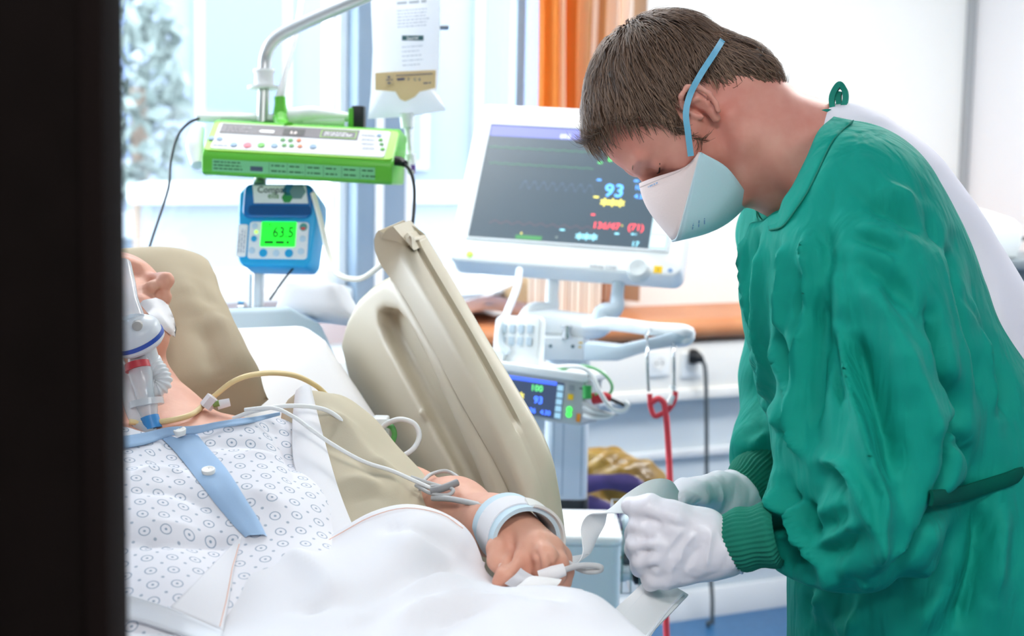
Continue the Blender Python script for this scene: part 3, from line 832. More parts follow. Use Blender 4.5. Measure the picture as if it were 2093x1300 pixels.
# plugs and leads on its right flank
ptube('green_plug', [(1200, 788, 3.05), (1200, 815, 3.05)], [0.009, 0.009], mat('plug_green', '3fae5a', 0.4), tm, n=8, sub=2)
ptube('red_plug', [(1212, 815, 3.06), (1238, 812, 3.05), (1248, 815, 3.05)], [0.011, 0.010, 0.006], mat('plug_red', 'cf2f3a', 0.4), tm, n=8)
ptube('black_lead', [(1246, 815, 3.05), (1262, 822, 3.04), (1276, 828, 3.04)], 0.0035, M_black, tm, n=6)
ptube('green_lead', [(1140, 757, 3.08), (1190, 748, 3.06), (1228, 760, 3.05), (1250, 785, 3.05), (1245, 805, 3.05), (1215, 806, 3.05)], 0.0028, mat('lead_green', '6fbf7c', 0.4), tm, n=6)
ptube('white_lead', [(1120, 752, 3.1), (1180, 750, 3.06), (1208, 765, 3.05), (1225, 800, 3.04), (1250, 835, 3.04), (1275, 840, 3.04), (1283, 828, 3.04), (1276, 822, 3.04)], 0.0046, M_cablew, tm, n=8)
for i in range(4):
    ptube('white_lead', [(1192, 822 + i * 9, 3.05), (1215, 836 + i * 6, 3.04), (1245, 846 + i * 2, 3.05), (1262, 846 - i * 3, 3.06)], 0.0038, M_cablew if i % 2 else M_cableg, tm, n=6)

# ---- keyboard pad over the module
kb = thing('keypad', 'white sloping keypad lying on the small monitor', 'keyboard', P(1060, 745, 3.15))
KB = Frame(P(1003, 748, 3.16), P(1110, 752, 3.10) - P(1003, 748, 3.16), (-0.45, 0.9, 0.35))
KB.z = KB.z if KB.z[2] > 0 else -KB.z
prism('body', KB, rrect(0.105, 0.10, 0.012, 4, 0.052, 0.05), -0.022, 0.0, M_white, kb, 0.005)
for i in range(4):
    for j in range(2):
        prism('key', KB, rrect(0.012, 0.016, 0.002, 2, 0.022 + i * 0.02, 0.05 + j * 0.024), 0, 0.003, M_pale, kb)
prism('strap_clip', KB, rrect(0.03, 0.02, 0.004, 2, 0.016, 0.02), 0, 0.008, M_whitem, kb)
hs = tag(ptube('monitor_hose', [(1062, 552, 3.3), (1056, 590, 3.24), (1036, 640, 3.18), (1022, 680, 3.16), (1026, 706, 3.15), (1040, 722, 3.14)], 0.0075, mat('hose_white', 'e3ebf2', 0.4), n=10), 'white hose hanging from the monitor down to the keypad', 'hose')

# ---- stethoscope: chrome ear tubes, red tubing
sg = thing('stethoscope', 'red stethoscope with chrome ear tubes hanging from the handle rail', 'stethoscope', P(1368, 1320, 3.12))
M_red = mat('red_rubber', 'ee4a55', 0.35)
for a, b in ((1322, 1326), (1376, 1378)):
    ptube('ear_tube', [(a, 690, 3.17), (a + 1, 720, 3.12), (a + 2, 760, 3.12), (b, 800, 3.12)], 0.0032, M_chrome, sg, n=8)
ptube('ear_tip', [(1374, 796, 3.12), (1376, 788, 3.12)], [0.007, 0.0065], mat('tip_white', 'f4f6f6', 0.3), sg, n=10, sub=2)
ptube('ear_tip', [(1368, 826, 3.12), (1376, 808, 3.12)], [0.007, 0.0065], MATS['tip_white'], sg, n=10, sub=2)
ptube('yoke_tube', [(1328, 805, 3.12), (1330, 832, 3.12), (1338, 850, 3.12), (1352, 846, 3.12), (1366, 838, 3.12), (1378, 820, 3.12), (1381, 800, 3.12)], 0.0052, M_red, sg, n=8)
ptube('yoke_tube', [(1332, 822, 3.12), (1345, 815, 3.115), (1356, 822, 3.115), (1360, 840, 3.115), (1364, 880, 3.12)], 0.0058, M_red, sg, n=8)
ptube('tubing', [(1362, 850, 3.12), (1367, 930, 3.12), (1370, 1010, 3.11), (1368, 1100, 3.1), (1362, 1200, 3.1), (1363, 1310, 3.1), (1375, 1390, 3.1), (1400, 1440, 3.1)], 0.0062, M_red, sg, n=8)
ch = P(1404, 1445, 3.1); lathe('chest_piece', ch, ch + np.array([0.3, -0.9, 0.1]), [(0, 0.022), (0.006, 0.022), (0.009, 0.014), (0.016, 0.012)], M_chrome, sg)

# ---- sockets, plug and lead
def socket(px, py, label, second):
    p = onY(px, py, YL - 0.046); s_ = thing('wall_socket', label, 'socket', p - np.array([0, 0, 0.04]))
    SFm = Frame(p, (1, 0, 0), (0, 0, 1)); SFm.z = np.array([0, -1.0, 0])
    prism('plate', SFm, rrect(0.075, 0.078, 0.008, 3), -0.002, 0.007, M_wall, s_, 0.002)
    lathe('well', SFm(0, 0, 0.0072), SFm(0, 0, 1), [(0, 0.021), (0.002, 0.021), (0.0024, 0.018), (0.0005, 0.017)], M_trunk, s_)
    if not second:
        for q in (-0.0095, 0.0095): lathe('pin_hole', SFm(q, 0, 0.0068), SFm(q, 0, 1), [(0, 0.003), (0.002, 0.003)], M_dark, s_, 10)
    return SFm
socket(1345, 742, 'empty white wall socket behind the stethoscope', False)
KS = socket(1413, 745, 'white wall socket with a black plug in it', True)
pw = thing('power_lead', 'black plug and dark lead hanging down the wall from the socket', 'power lead', P(1450, 1300, 4.7))
pp = KS(0, 0.006, 0.008)
pa = onY(1418, 729, YL - 0.062); pb = onY(1436, 738, YL - 0.085)
tube('plug', [onY(1408, 728, YL - 0.054), pa, onY(1428, 732, YL - 0.08), pb], [0.020, 0.024, 0.016, 0.008], M_black, pw, n=12)
tube('lead', [pb, onY(1442, 760, YL - 0.09), onY(1444, 850, YL - 0.09), onY(1445, 1000, YL - 0.09), onY(1450, 1150, YL - 0.09), onY(1456, 1230, YL - 0.09), onY(1452, 1320, YL - 0.10), np.array([*onY(1445, 1320, YL - 0.12)[:2], 0.02])], 0.0062, mat('lead_dark_grey', '4d5558', 0.5), pw, n=8)

# ---- gold and purple bag
bgp = thing('carrier_bag', 'crumpled gold and purple plastic bag standing behind the trolley column', 'bag', P(1265, 1110, 3.7))
M_gold = mat('bag_gold', 'a88430', 0.3, var=(14, '6b4f1c'), bump=(30, 0.6))
M_purp = mat('bag_purple', '5a4a86', 0.4, var=(16, '43366b'), bump=(30, 0.5))
sb_ = SDF(P(1260, 1050, 3.7) - 0.28, P(1260, 1050, 3.7) + 0.28, 0.008)
for q in ((1215, 965, 3.72, .05), (1260, 990, 3.7, .07), (1300, 1010, 3.68, .065), (1230, 1050, 3.7, .09), (1280, 1080, 3.7, .085), (1250, 960, 3.74, .04)):
    sb_.ell(P(*q[:3]), np.eye(3), (q[3],) * 3, 0.03)
v_, F_ = sb_.mesh(2); N_ = normals(v_, F_); v_ = v_ + N_ * (0.010 * np.abs(vnoise(v_, 45, 4)) + 0.004 * vnoise(v_, 120, 6))[:, None]
mesh('bag_body', v_, F_, M_gold, bgp)
for s0 in ([(1200, 990), (1240, 985), (1290, 990), (1330, 1010)], [(1202, 1030), (1240, 1040), (1275, 1065), (1295, 1100)], [(1205, 1075), (1240, 1085), (1255, 1105)]):
    ribbon('purple_band', [P(x, y, 3.585) for x, y in s0], [(UP * 0.016 if i % 2 else UP * 0.021) for i in range(len(s0))], M_purp, bgp, 0.004, crown=0.006)

# ---- things on the window board: paper pile, folders, white carton
zt_ = 0.936
pp_ = thing('paper_pile', 'loose heap of white papers on the window board behind the bed rail', 'papers', onZ(1010, 665, zt_))
for i in range(9):
    o = onZ(955 + (i * 37) % 90, 640 + (i * 13) % 30, zt_); an = -0.9 + 0.35 * i
    n = 8; v = []
    for u in np.linspace(-0.5, 0.5, n):
        for w in np.linspace(-0.5, 0.5, n):
            x = u * 0.20; y = w * 0.24
            lift = 0.10 * max(0, w * (1 if i % 2 else -1)) * (i % 3 != 1)
            v.append((o[0] + x * cos(an) - y * sin(an), min(o[1] + 0.07 + (x * sin(an) + y * cos(an)) * 0.55, YU - 0.005), zt_ + 0.004 + 0.010 * i + 0.012 * sin(5 * u + i) + lift))
    mesh('sheet', v, grid_faces(n, n), mat('paper_white', 'f4f5f7', 0.7) if i % 4 else mat('paper_blue', 'd8dfec', 0.7), pp_)
fx = 1078
fcols = ['d9b98f', 'c98f63', 'e8d5bd', 'b9805a', 'e0c3a0', 'c7a183', 'efe3d4', 'd09a6c', 'b58a66', 'e5cfb2', 'c48757', 'dcbd9b', 'eee0cd', 'c2946e']
for i, c in enumerate(fcols):
    wpx = (9, 13, 8, 11, 14)[i % 5]
    a = onY(fx, 630, YU - 0.19)[0]; b = onY(fx + wpx - 1, 630, YU - 0.19)[0]; fx += wpx
    hgt = 0.19 + 0.03 * ((i * 7) % 5) / 5
    ords = ('first', 'second', 'third', 'fourth', 'fifth', 'sixth', 'seventh', 'eighth', 'ninth', 'tenth', 'eleventh', 'twelfth', 'thirteenth', 'fourteenth')
    bk_ = thing('folder', f'{ords[i]} cardboard folder from the left in the row under the monitor', 'folder', ((a + b) / 2, YU - 0.1, zt_), 'folders on the window board')
    M_f = mat('folder_' + c, c, 0.7)
    box('cover', ROOM, (a, YU - 0.19, zt_), (b, YU - 0.02, zt_ + hgt), M_f, bk_, 0.001, 1)
    box('paper_block', ROOM, (a + 0.002, YU - 0.1915, zt_ + 0.006), (b - 0.002, YU - 0.03, zt_ + hgt - 0.008), mat('paper_edge', 'efe6da', 0.8), bk_)
# ---- printer on a grey cart at the right wall
pr = thing('printer', 'white desktop printer on the grey cart by the right wall', 'printer', P(2030, 528, 4.3))
PF = Frame(P(1965, 528, 4.35), dx, dy)
zp0 = float(P(2030, 528, 4.35)[2]); 
prism('body', Frame(PF(0, 0, zp0 - PF.o[2]), dx, (0, 0, 1), dy), [(0.0, 0), (0.15, 0.002), (0.162, 0.05), (0.158, 0.085), (0.135, 0.105), (0.06, 0.128), (0.0, 0.135)], 0.0, 0.22, mat('printer_white', 'dfe5e4', 0.4), pr, 0.006, 3)
prism('paper_slot', Frame(PF(0, 0, zp0 - PF.o[2]), dx, (0, 0, 1), dy), [(0.02, 0.128), (0.10, 0.113), (0.101, 0.118), (0.02, 0.133)], 0.05, 0.18, M_grey, pr)
box('side_vent', Frame(PF(0, 0, zp0 - PF.o[2]), dx, dy), (0.159, 0.03, 0.02), (0.163, 0.15, 0.045), M_grey, pr)
ct = thing('equipment_cart', 'dark grey cart below the printer at the right edge', 'cart', np.array([*PF(0.1, 0.1, 0)[:2], 0]))
KF2 = Frame(PF(0, 0, -PF.o[2]), dx, dy)
box('top_shelf', KF2, (-0.10, -0.02, zp0 - 0.03), (0.42, 0.30, zp0 - 0.001), mat('cart_grey', '7b858b', 0.4), ct, 0.006)
box('front_panel', KF2, (-0.09, 0.0, zp0 - 0.13), (0.41, 0.02, zp0 - 0.03), MATS['cart_grey'], ct)
box('lower_shelf', KF2, (-0.10, -0.02, 0.30), (0.42, 0.30, 0.325), MATS['cart_grey'], ct, 0.006)
for a in (-0.08, 0.40):
    for b in (0.0, 0.28): tube('post', [KF2(a, b, 0.0), KF2(a, b, zp0 - 0.02)], 0.012, M_steel, ct, n=8, sub=1)
tag(tube('printer_lead', [PF(0.17, 0.1, zp0 - PF.o[2] + 0.03), PF(0.20, 0.08, zp0 - PF.o[2] + 0.05), PF(0.24, 0.06, zp0 - PF.o[2] + 0.01), PF(0.27, 0.05, zp0 - PF.o[2] + 0.005)], 0.005, M_black), 'short black lead beside the printer', 'cable')

# ================================================================== INFUSION POLE, PUMPS, FEED BAG
PD = 2.93
M_pole = mat('pole_steel', 'd9dbdc', 0.3, 0.45)
M_green = mat('pump_green', '63c23c', 0.35)
M_lime = mat('pump_lime_edge', '8fd63a', 0.35)
ip = thing('infusion_pole', 'steel bed pole with a bent top arm carrying the green and blue pumps', 'pole', P(527, 760, PD))
zfl = P(527, 760, PD); zfl[2] = 0.30
ptop = P(541, 150, PD)
tube('pole', [(*P(541, 200, PD)[:2], 0.32), P(527, 640, PD), P(541, 140, PD)], 0.0108, M_pole, ip, n=14, sub=2)
ptube('bent_arm', [(541, 160, PD), (543, 118, PD), (556, 88, PD - 0.01), (585, 65, PD - 0.02), (660, 30, PD - 0.05), (738, -4, PD - 0.08), (800, -32, PD - 0.1)], 0.0118, M_pole, ip, n=14)
cp = P(540, 178, PD)
lathe('collar', cp, cp + UP, [(-0.004, 0.030), (0.001, 0.030), (0.002, 0.018), (0.024, 0.017), (0.028, 0.020), (0.032, 0.019)], mat('collar_white', 'eceeee', 0.4), ip)
tube('rear_post', [P(512, 640, PD + 0.05), P(514, 560, PD + 0.05)], 0.006, M_white, ip)
prism('foot_clamp', Frame(P(535, 634, PD), dx, dy), rrect(0.085, 0.05, 0.008, 3), -0.02, 0.004, M_dark, ip, 0.003)
ptube('clamp_knob', [(500, 628, PD - 0.03), (488, 628, PD - 0.03)], [0.011, 0.013], M_chrome, ip, n=12, sub=2)

# ---- syringe pump
sp = thing('syringe_pump', 'long bright green syringe pump with white key panel clamped on the pole', 'pump', P(600, 360, 2.86))
def plane_frame(bl_, br2, tl_):
    f = Frame(bl_, br2 - bl_, tl_ - bl_)
    if f.z @ FW > 0: f.z = -f.z
    return f
f1 = plane_frame(P(412, 309, 2.83), P(803, 330, 2.80), P(400, 250, 2.89))     # key face, leaning back
pw_ = float(np.linalg.norm(P(803, 330, 2.80) - P(412, 309, 2.83))); ph_ = float(np.linalg.norm(P(400, 250, 2.89) - P(412, 309, 2.83)))
ax = f1.x; 
side = Frame(f1.o, unit(np.cross(f1.x, UP)) , UP - ax * (UP @ ax)); 
if side.x @ FW < 0: side.x = -side.x
def q2(p): v = p - f1.o; return (float(v @ side.x), float(v @ side.y))
ysec = q2(f1(0, ph_))
prof = [(0, 0), ysec, (ysec[0] + 0.010, ysec[1] + 0.004), (ysec[0] + 0.075, ysec[1] + 0.0), (ysec[0] + 0.075, -0.03), (0.012, -0.040), (0.004, -0.036), (-0.001, -0.010)]
side.z = ax
prism('body', side, prof, 0.0, pw_, M_green, sp, 0.005, 3)
F1 = Frame(f1(0, 0, 0.0008), f1.x, f1.y, f1.z)
prism('lime_rim', F1, rrect(pw_ - 0.004, ph_ - 0.004, 0.008, 4, pw_ / 2, ph_ / 2), -0.004, 0.0012, M_lime, sp, 0.001, 1)
prism('key_panel', F1, rrect(pw_ - 0.030, ph_ - 0.013, 0.005, 4, pw_ / 2 - 0.001, ph_ / 2), 0, 0.0022, mat('panel_white', 'cfd3d8', 0.4), sp)
F2 = Frame(F1(0, 0, 0.0024), f1.x, f1.y, f1.z)
prism('display_band', F2, [(0.020, ph_ * .58), (pw_ * .79, ph_ * .58), (pw_ * .79, ph_ - 0.009), (0.020, ph_ - 0.009)], 0, 0.0005, mat('band_grey', '5c5a62', 0.4), sp)
prism('rate_display', F2, rrect(pw_ * .115, ph_ * .20, 0.001, 2, pw_ * .45, ph_ * .72), 0.0004, 0.001, M_dark, sp)
text('lettering', '5.0', Frame(F2(pw_ * .43, ph_ * .66, 0.0005), F2.x, F2.y, F2.z), 0.010, G('seg_red', 'e8dcd8', 0.4), sp)
rim('text_frame', F2, pw_ * .595, ph_ * .62, pw_ * .775, ph_ * .83, 0.0012, 0.0002, 0.0010, M_lime, sp)
print_marks(Frame(F2(pw_ * .61, ph_ * .765, 0.0003), F2.x, F2.y, F2.z), pw_ * .15, 0.0030, M_white, sp, 1, 3, 1.35)
print_marks(Frame(F2(pw_ * .06, ph_ * .77, 0.0003), F2.x, F2.y, F2.z), pw_ * .17, 0.0036, mat('print_pale', 'a9a6ac', 0.5), sp, 2, 3, 1.5)
prism('syringe_symbol', F2, [(pw_ * .262, ph_ * .70), (pw_ * .276, ph_ * .74), (pw_ * .33, ph_ * .74), (pw_ * .345, ph_ * .74), (pw_ * .345, ph_ * .66), (pw_ * .33, ph_ * .66), (pw_ * .276, ph_ * .66)], 0.0004, 0.0008, M_white, sp)
def pbtn(px, py, r, m, nm='key'):
    a, b = to_frame(F2, px, py); r *= 1.25; lathe(nm, F2(a, b, 0), F2(a, b, 1), [(0, r), (0.001, r), (0.0014, r * .7)], m, sp, 14)
Kb, Kr, Kg, Ko, Kdg = mat('key_blue', '7d9ebd', 0.4), mat('key_red', 'e0677a', 0.4), mat('key_green', '56b83c', 0.4), mat('key_orange', 'd5784a', 0.4), mat('key_dark_green', '4f9a4f', 0.4)
for x_, y_, r_, m_ in ((432, 283, .0042, Kb), (449, 284, .0042, Kb), (478, 296, .0048, Kb), (506, 297, .0058, Kr), (534, 297, .0052, Kg), (561, 298, .0048, Kb), (640, 300, .0048, Kb),
                       (578, 286, .0036, Kdg), (594, 287, .0036, Kdg), (611, 287, .0036, Ko), (581, 297, .0036, Kdg), (596, 298, .0036, Kdg), (613, 299, .0036, Ko),
                       (775, 277, .003, Kb), (778, 286, .003, Kg), (780, 295, .003, Kdg), (782, 305, .003, Kg)):
    pbtn(x_, y_, r_, m_)
print_marks(Frame(F2(0.018, ph_ * .16, 0.0001), F2.x, F2.y, F2.z), .026, 0.0038, mat('print_blue_grey', '8d9cb0', 0.5), sp, 3)
for j in range(4):
    a, b = to_frame(F2, 770, 277 + 9 * j); print_marks(Frame(F2(a - 0.004, b, 0.0001), F2.x, F2.y, F2.z), .024, 0.0022, MATS['print_blue_grey'], sp, 4 + j, 2, 1.4, 'RIGHT')
# underside print on the lower green face
ff = Frame(f1.o + side.x * 0.0045 + side.y * -0.034, ax, unit(side.y * 0.026 - side.x * 0.0045)); ff.z = -np.abs(1) * unit(np.cross(ax, ff.y)); ff.z = ff.z if ff.z @ FW < 0 else -ff.z
prism('print_strip', ff, [(0.02, 0.001), (pw_ - 0.03, 0.001), (pw_ - 0.03, 0.022), (0.02, 0.022)], 0.0, 0.0018, mat('print_strip_mint', '7ccf95', 0.4), sp)
FP = Frame(ff(0, 0, 0.002), ff.x, ff.y, ff.z)
M_pdg = mat('print_dark_green', '2f6a44', 0.5)
print_marks(Frame(FP(0.023, 0.0165, -.0003), FP.x, FP.y, FP.z), .055, .0036, M_pdg, sp, 8, 3, 1.6)
for i in range(6):
    a = 0.125 + i * 0.032
    box('rule_line', FP, (a - 0.004, 0.002, 0.0), (a - 0.0035, 0.021, 0.0004), MATS['print_dark_green'], sp)
    print_marks(Frame(FP(a, 0.0150, -.0003), FP.x, FP.y, FP.z), .024, .0042, M_pdg, sp, 20 + i)
    print_marks(Frame(FP(a, 0.0055, -.0003), FP.x, FP.y, FP.z), .026, .0042, M_pdg, sp, 30 + i)
box('type_plate', FP, (0.088, 0.005, 0), (0.110, 0.013, 0.0005), mat('plate_slate', '4a5d70', 0.5), sp)
for x_ in (424, 470, 645, 762): ptube('foot', [(x_, 352 + (x_ - 424) * .02, 2.85), (x_, 358 + (x_ - 424) * .02, 2.85)], [0.006, 0.005], M_green, sp, n=10, sub=2)
ptube('pole_clamp', [(548, 354, 2.88), (602, 357, 2.88)], 0.007, M_dark, sp, n=8, sub=2)
# end cap (white), syringe with flange holder on top
ptube('end_cap', [(404, 262, 2.90), (398, 300, 2.88), (404, 338, 2.86)], [0.012, 0.016, 0.012], M_whitem, sp, n=10)
ptube('syringe_barrel', [(404, 240, 2.93), (560, 243, 2.93), (705, 248, 2.93)], [0.0085, 0.0095, 0.0095], mat('syringe_clear', 'eef3f2', 0.25), sp, n=14, sub=3)
ptube('syringe_plunger', [(590, 240, 2.93), (640, 234, 2.93), (712, 240, 2.93)], [0.016, 0.015, 0.008], M_white, sp, n=10)
ptube('barrel_holder', [(573, 240, 2.915), (576, 256, 2.90), (590, 262, 2.88)], [0.014, 0.013, 0.012], M_green, sp, n=8)
ptube('green_rack', [(450, 250, 2.92), (580, 254, 2.92)], 0.006, mat('rack_green', '3d8f35', 0.4), sp, n=8, sub=2)
prism('pusher_block', Frame(P(733, 262, 2.92), dx, dy), rrect(0.022, 0.05, 0.004, 3), 0, 0.040, M_dark, sp, 0.003)
prism('pusher_flange', Frame(P(720, 262, 2.92), dx, dy), rrect(0.010, 0.052, 0.003, 3), 0, 0.036, M_green, sp, 0.002)
ptube('syringe_cap', [(573, 232, 2.92), (573, 212, 2.92), (572, 198, 2.92)], [0.0135, 0.0105, 0.0105], M_green, sp, n=12)
tag(ptube('infusion_line', [(572, 202, 2.92), (577, 180, 2.92), (588, 130, 2.94), (602, 78, 2.96), (612, 30, 2.98), (620, -30, 3.0)], [0.010, 0.006, 0.0055, 0.005], mat('line_white', 'f2f4f4', 0.4), n=10), 'white infusion line rising from the green pump cap', 'tube')
tag(ptube('left_pump_lead', [(408, 242, 2.90), (385, 252, 2.9), (362, 280, 2.9), (349, 330, 2.9), (345, 380, 2.9), (330, 430, 2.9), (310, 490, 2.9), (296, 540, 2.88), (288, 600, 2.86)], 0.0024, M_black, n=6), 'thin black lead looping down left from the green pump', 'cable')
rl = thing('right_pump_lead', 'black plug and lead curving down from the right end of the green pump', 'cable', P(843, 470, 2.75))
ptube('plug', [(802, 328, 2.82), (818, 330, 2.82), (828, 335, 2.81)], [0.0085, 0.0085, 0.006], M_black, rl, n=10)
ptube('lead', [(826, 334, 2.81), (840, 352, 2.80), (847, 385, 2.79), (846, 430, 2.77), (842, 475, 2.75), (838, 560, 2.73)], 0.0030, M_black, rl, n=8)

# ---- feeding pump
fp = thing('feeding_pump', 'blue feeding pump with lit green display on the pole below the green pump', 'pump', P(557, 545, 2.88))
M_cyan = mat('pump_cyan', '1ea6dd', 0.35)
f3 = plane_frame(P(482, 543, 2.86), P(634, 545, 2.84), P(478, 380, 2.89))
fw_ = float(np.linalg.norm(P(634, 545, 2.84) - P(482, 543, 2.86))); fh_ = float(np.linalg.norm(P(478, 380, 2.89) - P(482, 543, 2.86)))
poly = [(0.012, 0), (fw_ - 0.008, 0), (fw_ - 0.001, 0.012), (fw_ + 0.006, fh_ * .70), (fw_ + 0.004, fh_ * .86), (fw_ - 0.012, fh_), (0.006, fh_), (-0.006, fh_ * .90), (-0.004, fh_ * .66), (0.0, 0.03), (0.003, 0.010)]
prism('body', f3, poly, -0.07, 0.0, M_cyan, fp, 0.006, 3)
F3 = Frame(f3(0, 0, 0.001), f3.x, f3.y, f3.z)
prism('cover', f3, rrect(fw_ - 0.010, fh_ * .42, 0.012, 4, fw_ / 2 + 0.001, fh_ * .80), -0.02, 0.007, mat('cover_deep_blue', '0d6bb0', 0.18, coat=0.5), fp, 0.004, 3)
prism('cover_dark_band', f3, rrect(fw_ * .84, fh_ * .12, 0.006, 3, fw_ * .55, fh_ * .68), 0.0, 0.0078, mat('band_navy', '0c4b86', 0.25), fp)
F4 = Frame(f3(0, 0, 0.0078), f3.x, f3.y, f3.z)
prism('name_label', F4, [(fw_ * .20, fh_ * .765), (fw_ * .93, fh_ * .765), (fw_ * .88, fh_ * .99), (fw_ * .16, fh_ * .99)], 0, 0.0008, mat('label_pale', 'dfe6ea', 0.4), fp)
F5 = Frame(f3(0, 0, 0.0088), f3.x, f3.y, f3.z)
text('lettering', 'Compat', Frame(F5(fw_ * .23, fh_ * .895, 0), f3.x, f3.y, f3.z), 0.0165, mat('print_teal_dark', '27424a', 0.5), fp)
text('lettering', 'ella', Frame(F5(fw_ * .38, fh_ * .825, 0), f3.x, f3.y, f3.z), 0.0155, mat('print_sage', '6f9a72', 0.5), fp)
def hexa(cx_, cy_, r): return [(cx_ + r * cos(radians(60 * i)), cy_ + r * sin(radians(60 * i))) for i in range(6)]
for nm, cx_, cy_, r_, c_ in (('logo_hexagon', .66, .93, .012, mat('hex_teal', '1c6a8c', 0.4)), ('logo_hexagon', .78, .91, .015, mat('hex_slate', '66878e', 0.4)), ('logo_hexagon', .645, .835, .0105, mat('hex_green', '2f8f4a', 0.4))):
    prism(nm, F5, hexa(fw_ * cx_, fh_ * cy_, r_), 0, 0.0005 + 0.0002 * (cx_ > .7), c_, fp)
prism('key_panel', F3, rrect(fw_ * .80, fh_ * .46, 0.006, 4, fw_ * .55, fh_ * .315), -0.001, 0.002, mat('panel_white2', 'e4eaee', 0.4), fp, 0.001, 1)
F6 = Frame(F3(0, 0, 0.0022), f3.x, f3.y, f3.z)
prism('lit_display', F6, rrect(fw_ * .47, fh_ * .31, 0.002, 3, fw_ * .55, fh_ * .39), 0, 0.0008, mat('lcd_green', '1ee62e', 0.3, emit=0.75), fp)
M_lcd = mat('lcd_digit', '0a5f16', 0.5)
F7 = Frame(F6(0, 0, 0.001), f3.x, f3.y, f3.z)
text('lettering', '63.5', Frame(F7(fw_ * .47, fh_ * .35, 0), f3.x, f3.y, f3.z), 0.027, M_lcd, fp, sx=.85)
text('lettering', '1 A', Frame(F7(fw_ * .35, fh_ * .485, 0), f3.x, f3.y, f3.z), 0.009, M_dark, fp); print_marks(Frame(F7(fw_ * .37, fh_ * .27, -.0004), f3.x, f3.y, f3.z), .05, .008, M_lcd, fp, 41)
for cx_, cy_, r_, c_ in ((.225, .49, .0052, mat('key_pale_blue', 'bcd8ea', 0.4)), (.225, .33, .0055, M_cyan), (.21, .185, .0058, MATS['key_pale_blue']), (.365, .155, .0075, M_cyan), (.54, .155, .006, MATS['key_pale_blue']), (.71, .155, .0075, M_cyan), (.88, .48, .007, mat('key_teal', '4d9a92', 0.4)), (.88, .335, .0058, MATS['key_pale_blue']), (.87, .18, .006, MATS['key_pale_blue'])):
    p_ = F6(fw_ * cx_, fh_ * cy_, 0); lathe('key', p_, p_ + f3.z, [(0, r_), (0.001, r_), (0.0016, r_ * .6)], c_, fp, 16)
prism('stop_half', F6, [(fw_ * .845, fh_ * .475), (fw_ * .915, fh_ * .475), (fw_ * .90, fh_ * .445), (fw_ * .86, fh_ * .445)], 0.001, 0.002, mat('key_red2', 'd8504f', 0.4), fp)
lathe('run_lamp', F6(fw_ * .25, fh_ * .415, 0), F6(fw_ * .25, fh_ * .415, 1), [(0, .003), (.0012, .003)], mat('lamp_green3', '9bf04a', 0.4, emit=0.8), fp, 10)
prism('side_sticker', F3, rrect(fw_ * .13, fh_ * .40, 0.003, 2, fw_ * .06, fh_ * .31), -0.003, 0.0008, M_white, fp)
print_marks(Frame(F3(fw_ * .03, fh_ * .16, 0.0005), f3.y, -f3.x, f3.z), .045, .0032, MATS['print_blue_grey'], fp, 42, 3, 1.5)
ptube('pole_hook', [(530, 384, 2.90), (530, 372, 2.92)], [0.013, 0.010], M_pale, fp, n=10, sub=2)
tag(ptube('feeding_line', [(846, 352, 2.93), (838, 352, 2.93), (834, 330, 2.93)], 0.004, M_cablew, n=8), 'short clear line end below the feed bag', 'tube')

# ---- feed bag
fb = thing('feed_bag', 'white printed feed bag with beige liquid hanging beside the grey window post', 'bag', P(832, 345, 2.95))
out = [(757, -60), (900, -60), (899, 60), (897, 150), (893, 190), (912, 226), (862, 234), (838, 238), (752, 243), (758, 190), (762, 100), (758, 0)]
BG = plane_frame(P(757, 240, 2.95), P(905, 230, 2.93), P(757, 0, 2.97))
def bagmesh(name, pts, m, th, z, par, n=26):
    # a soft bag: the outline puffed towards its middle, front and back
    xs = [to_frame(BG, *p) for p in pts]
    k = len(xs); c = np.mean(xs, 0); v = []; f = []
    R = 7
    for sgn in (1, -1):
        for r in range(R + 1):
            t = 1 - r / R
            for a, b in xs:
                v.append(BG(c[0] + (a - c[0]) * t, c[1] + (b - c[1]) * t, z + sgn * th * (1 - t ** 2.5)))
    L = (R + 1) * k
    for h in (0, 1):
        for r in range(R):
            for j in range(k):
                q = [h * L + r * k + j, h * L + r * k + (j + 1) % k, h * L + (r + 1) * k + (j + 1) % k, h * L + (r + 1) * k + j]
                f.append(q if h == 0 else q[::-1])
    return mesh(name, v, f, m, par, True)
def dense(pts, n=4): return [tuple(np.array(a) * (1 - t) + np.array(b) * t) for a, b in zip(pts, pts[1:] + pts[:1]) for t in np.linspace(0, 1, n, endpoint=False)]
M_bagf = mat('bag_white', 'f7f9fb', 0.35)
_nt = M_bagf.node_tree; _t = _nt.nodes.new('ShaderNodeBsdfTranslucent'); _t.inputs[0].default_value = (.95, .97, 1, 1); _m = _nt.nodes.new('ShaderNodeMixShader'); _m.inputs[0].default_value = .5
_nt.links.new(_nt.nodes['Principled BSDF'].outputs[0], _m.inputs[1]); _nt.links.new(_t.outputs[0], _m.inputs[2]); _nt.links.new(_m.outputs[0], _nt.nodes['Material Output'].inputs[0])
bagmesh('bag_film', dense(out), M_bagf, 0.014, 0, fb)
BG2 = Frame(BG(0, 0, 0.0145), BG.x, BG.y, BG.z)
M_feed = mat('feed_beige', 'e0c797', 0.4)
def bq(pts, m, nm, z=0.0, par=fb): return prism(nm, BG2, [to_frame(BG2, *p) for p in pts], z, z + 0.0006, m, par)
bq([(767, 149), (800, 147), (891, 143), (890, 180), (858, 187), (848, 198), (836, 204), (828, 207), (818, 203), (808, 187), (767, 184)], M_feed, 'liquid')
M_ink = mat('ink_navy', '4a4f78', 0.5); M_inkp = mat('ink_pale', 'c3c9d0', 0.6); M_plate = mat('plate_teal', '3f6a70', 0.5)
bq([(822, 73), (866, 73), (866, 83), (822, 83)], M_plate, 'name_plate', 0.001)
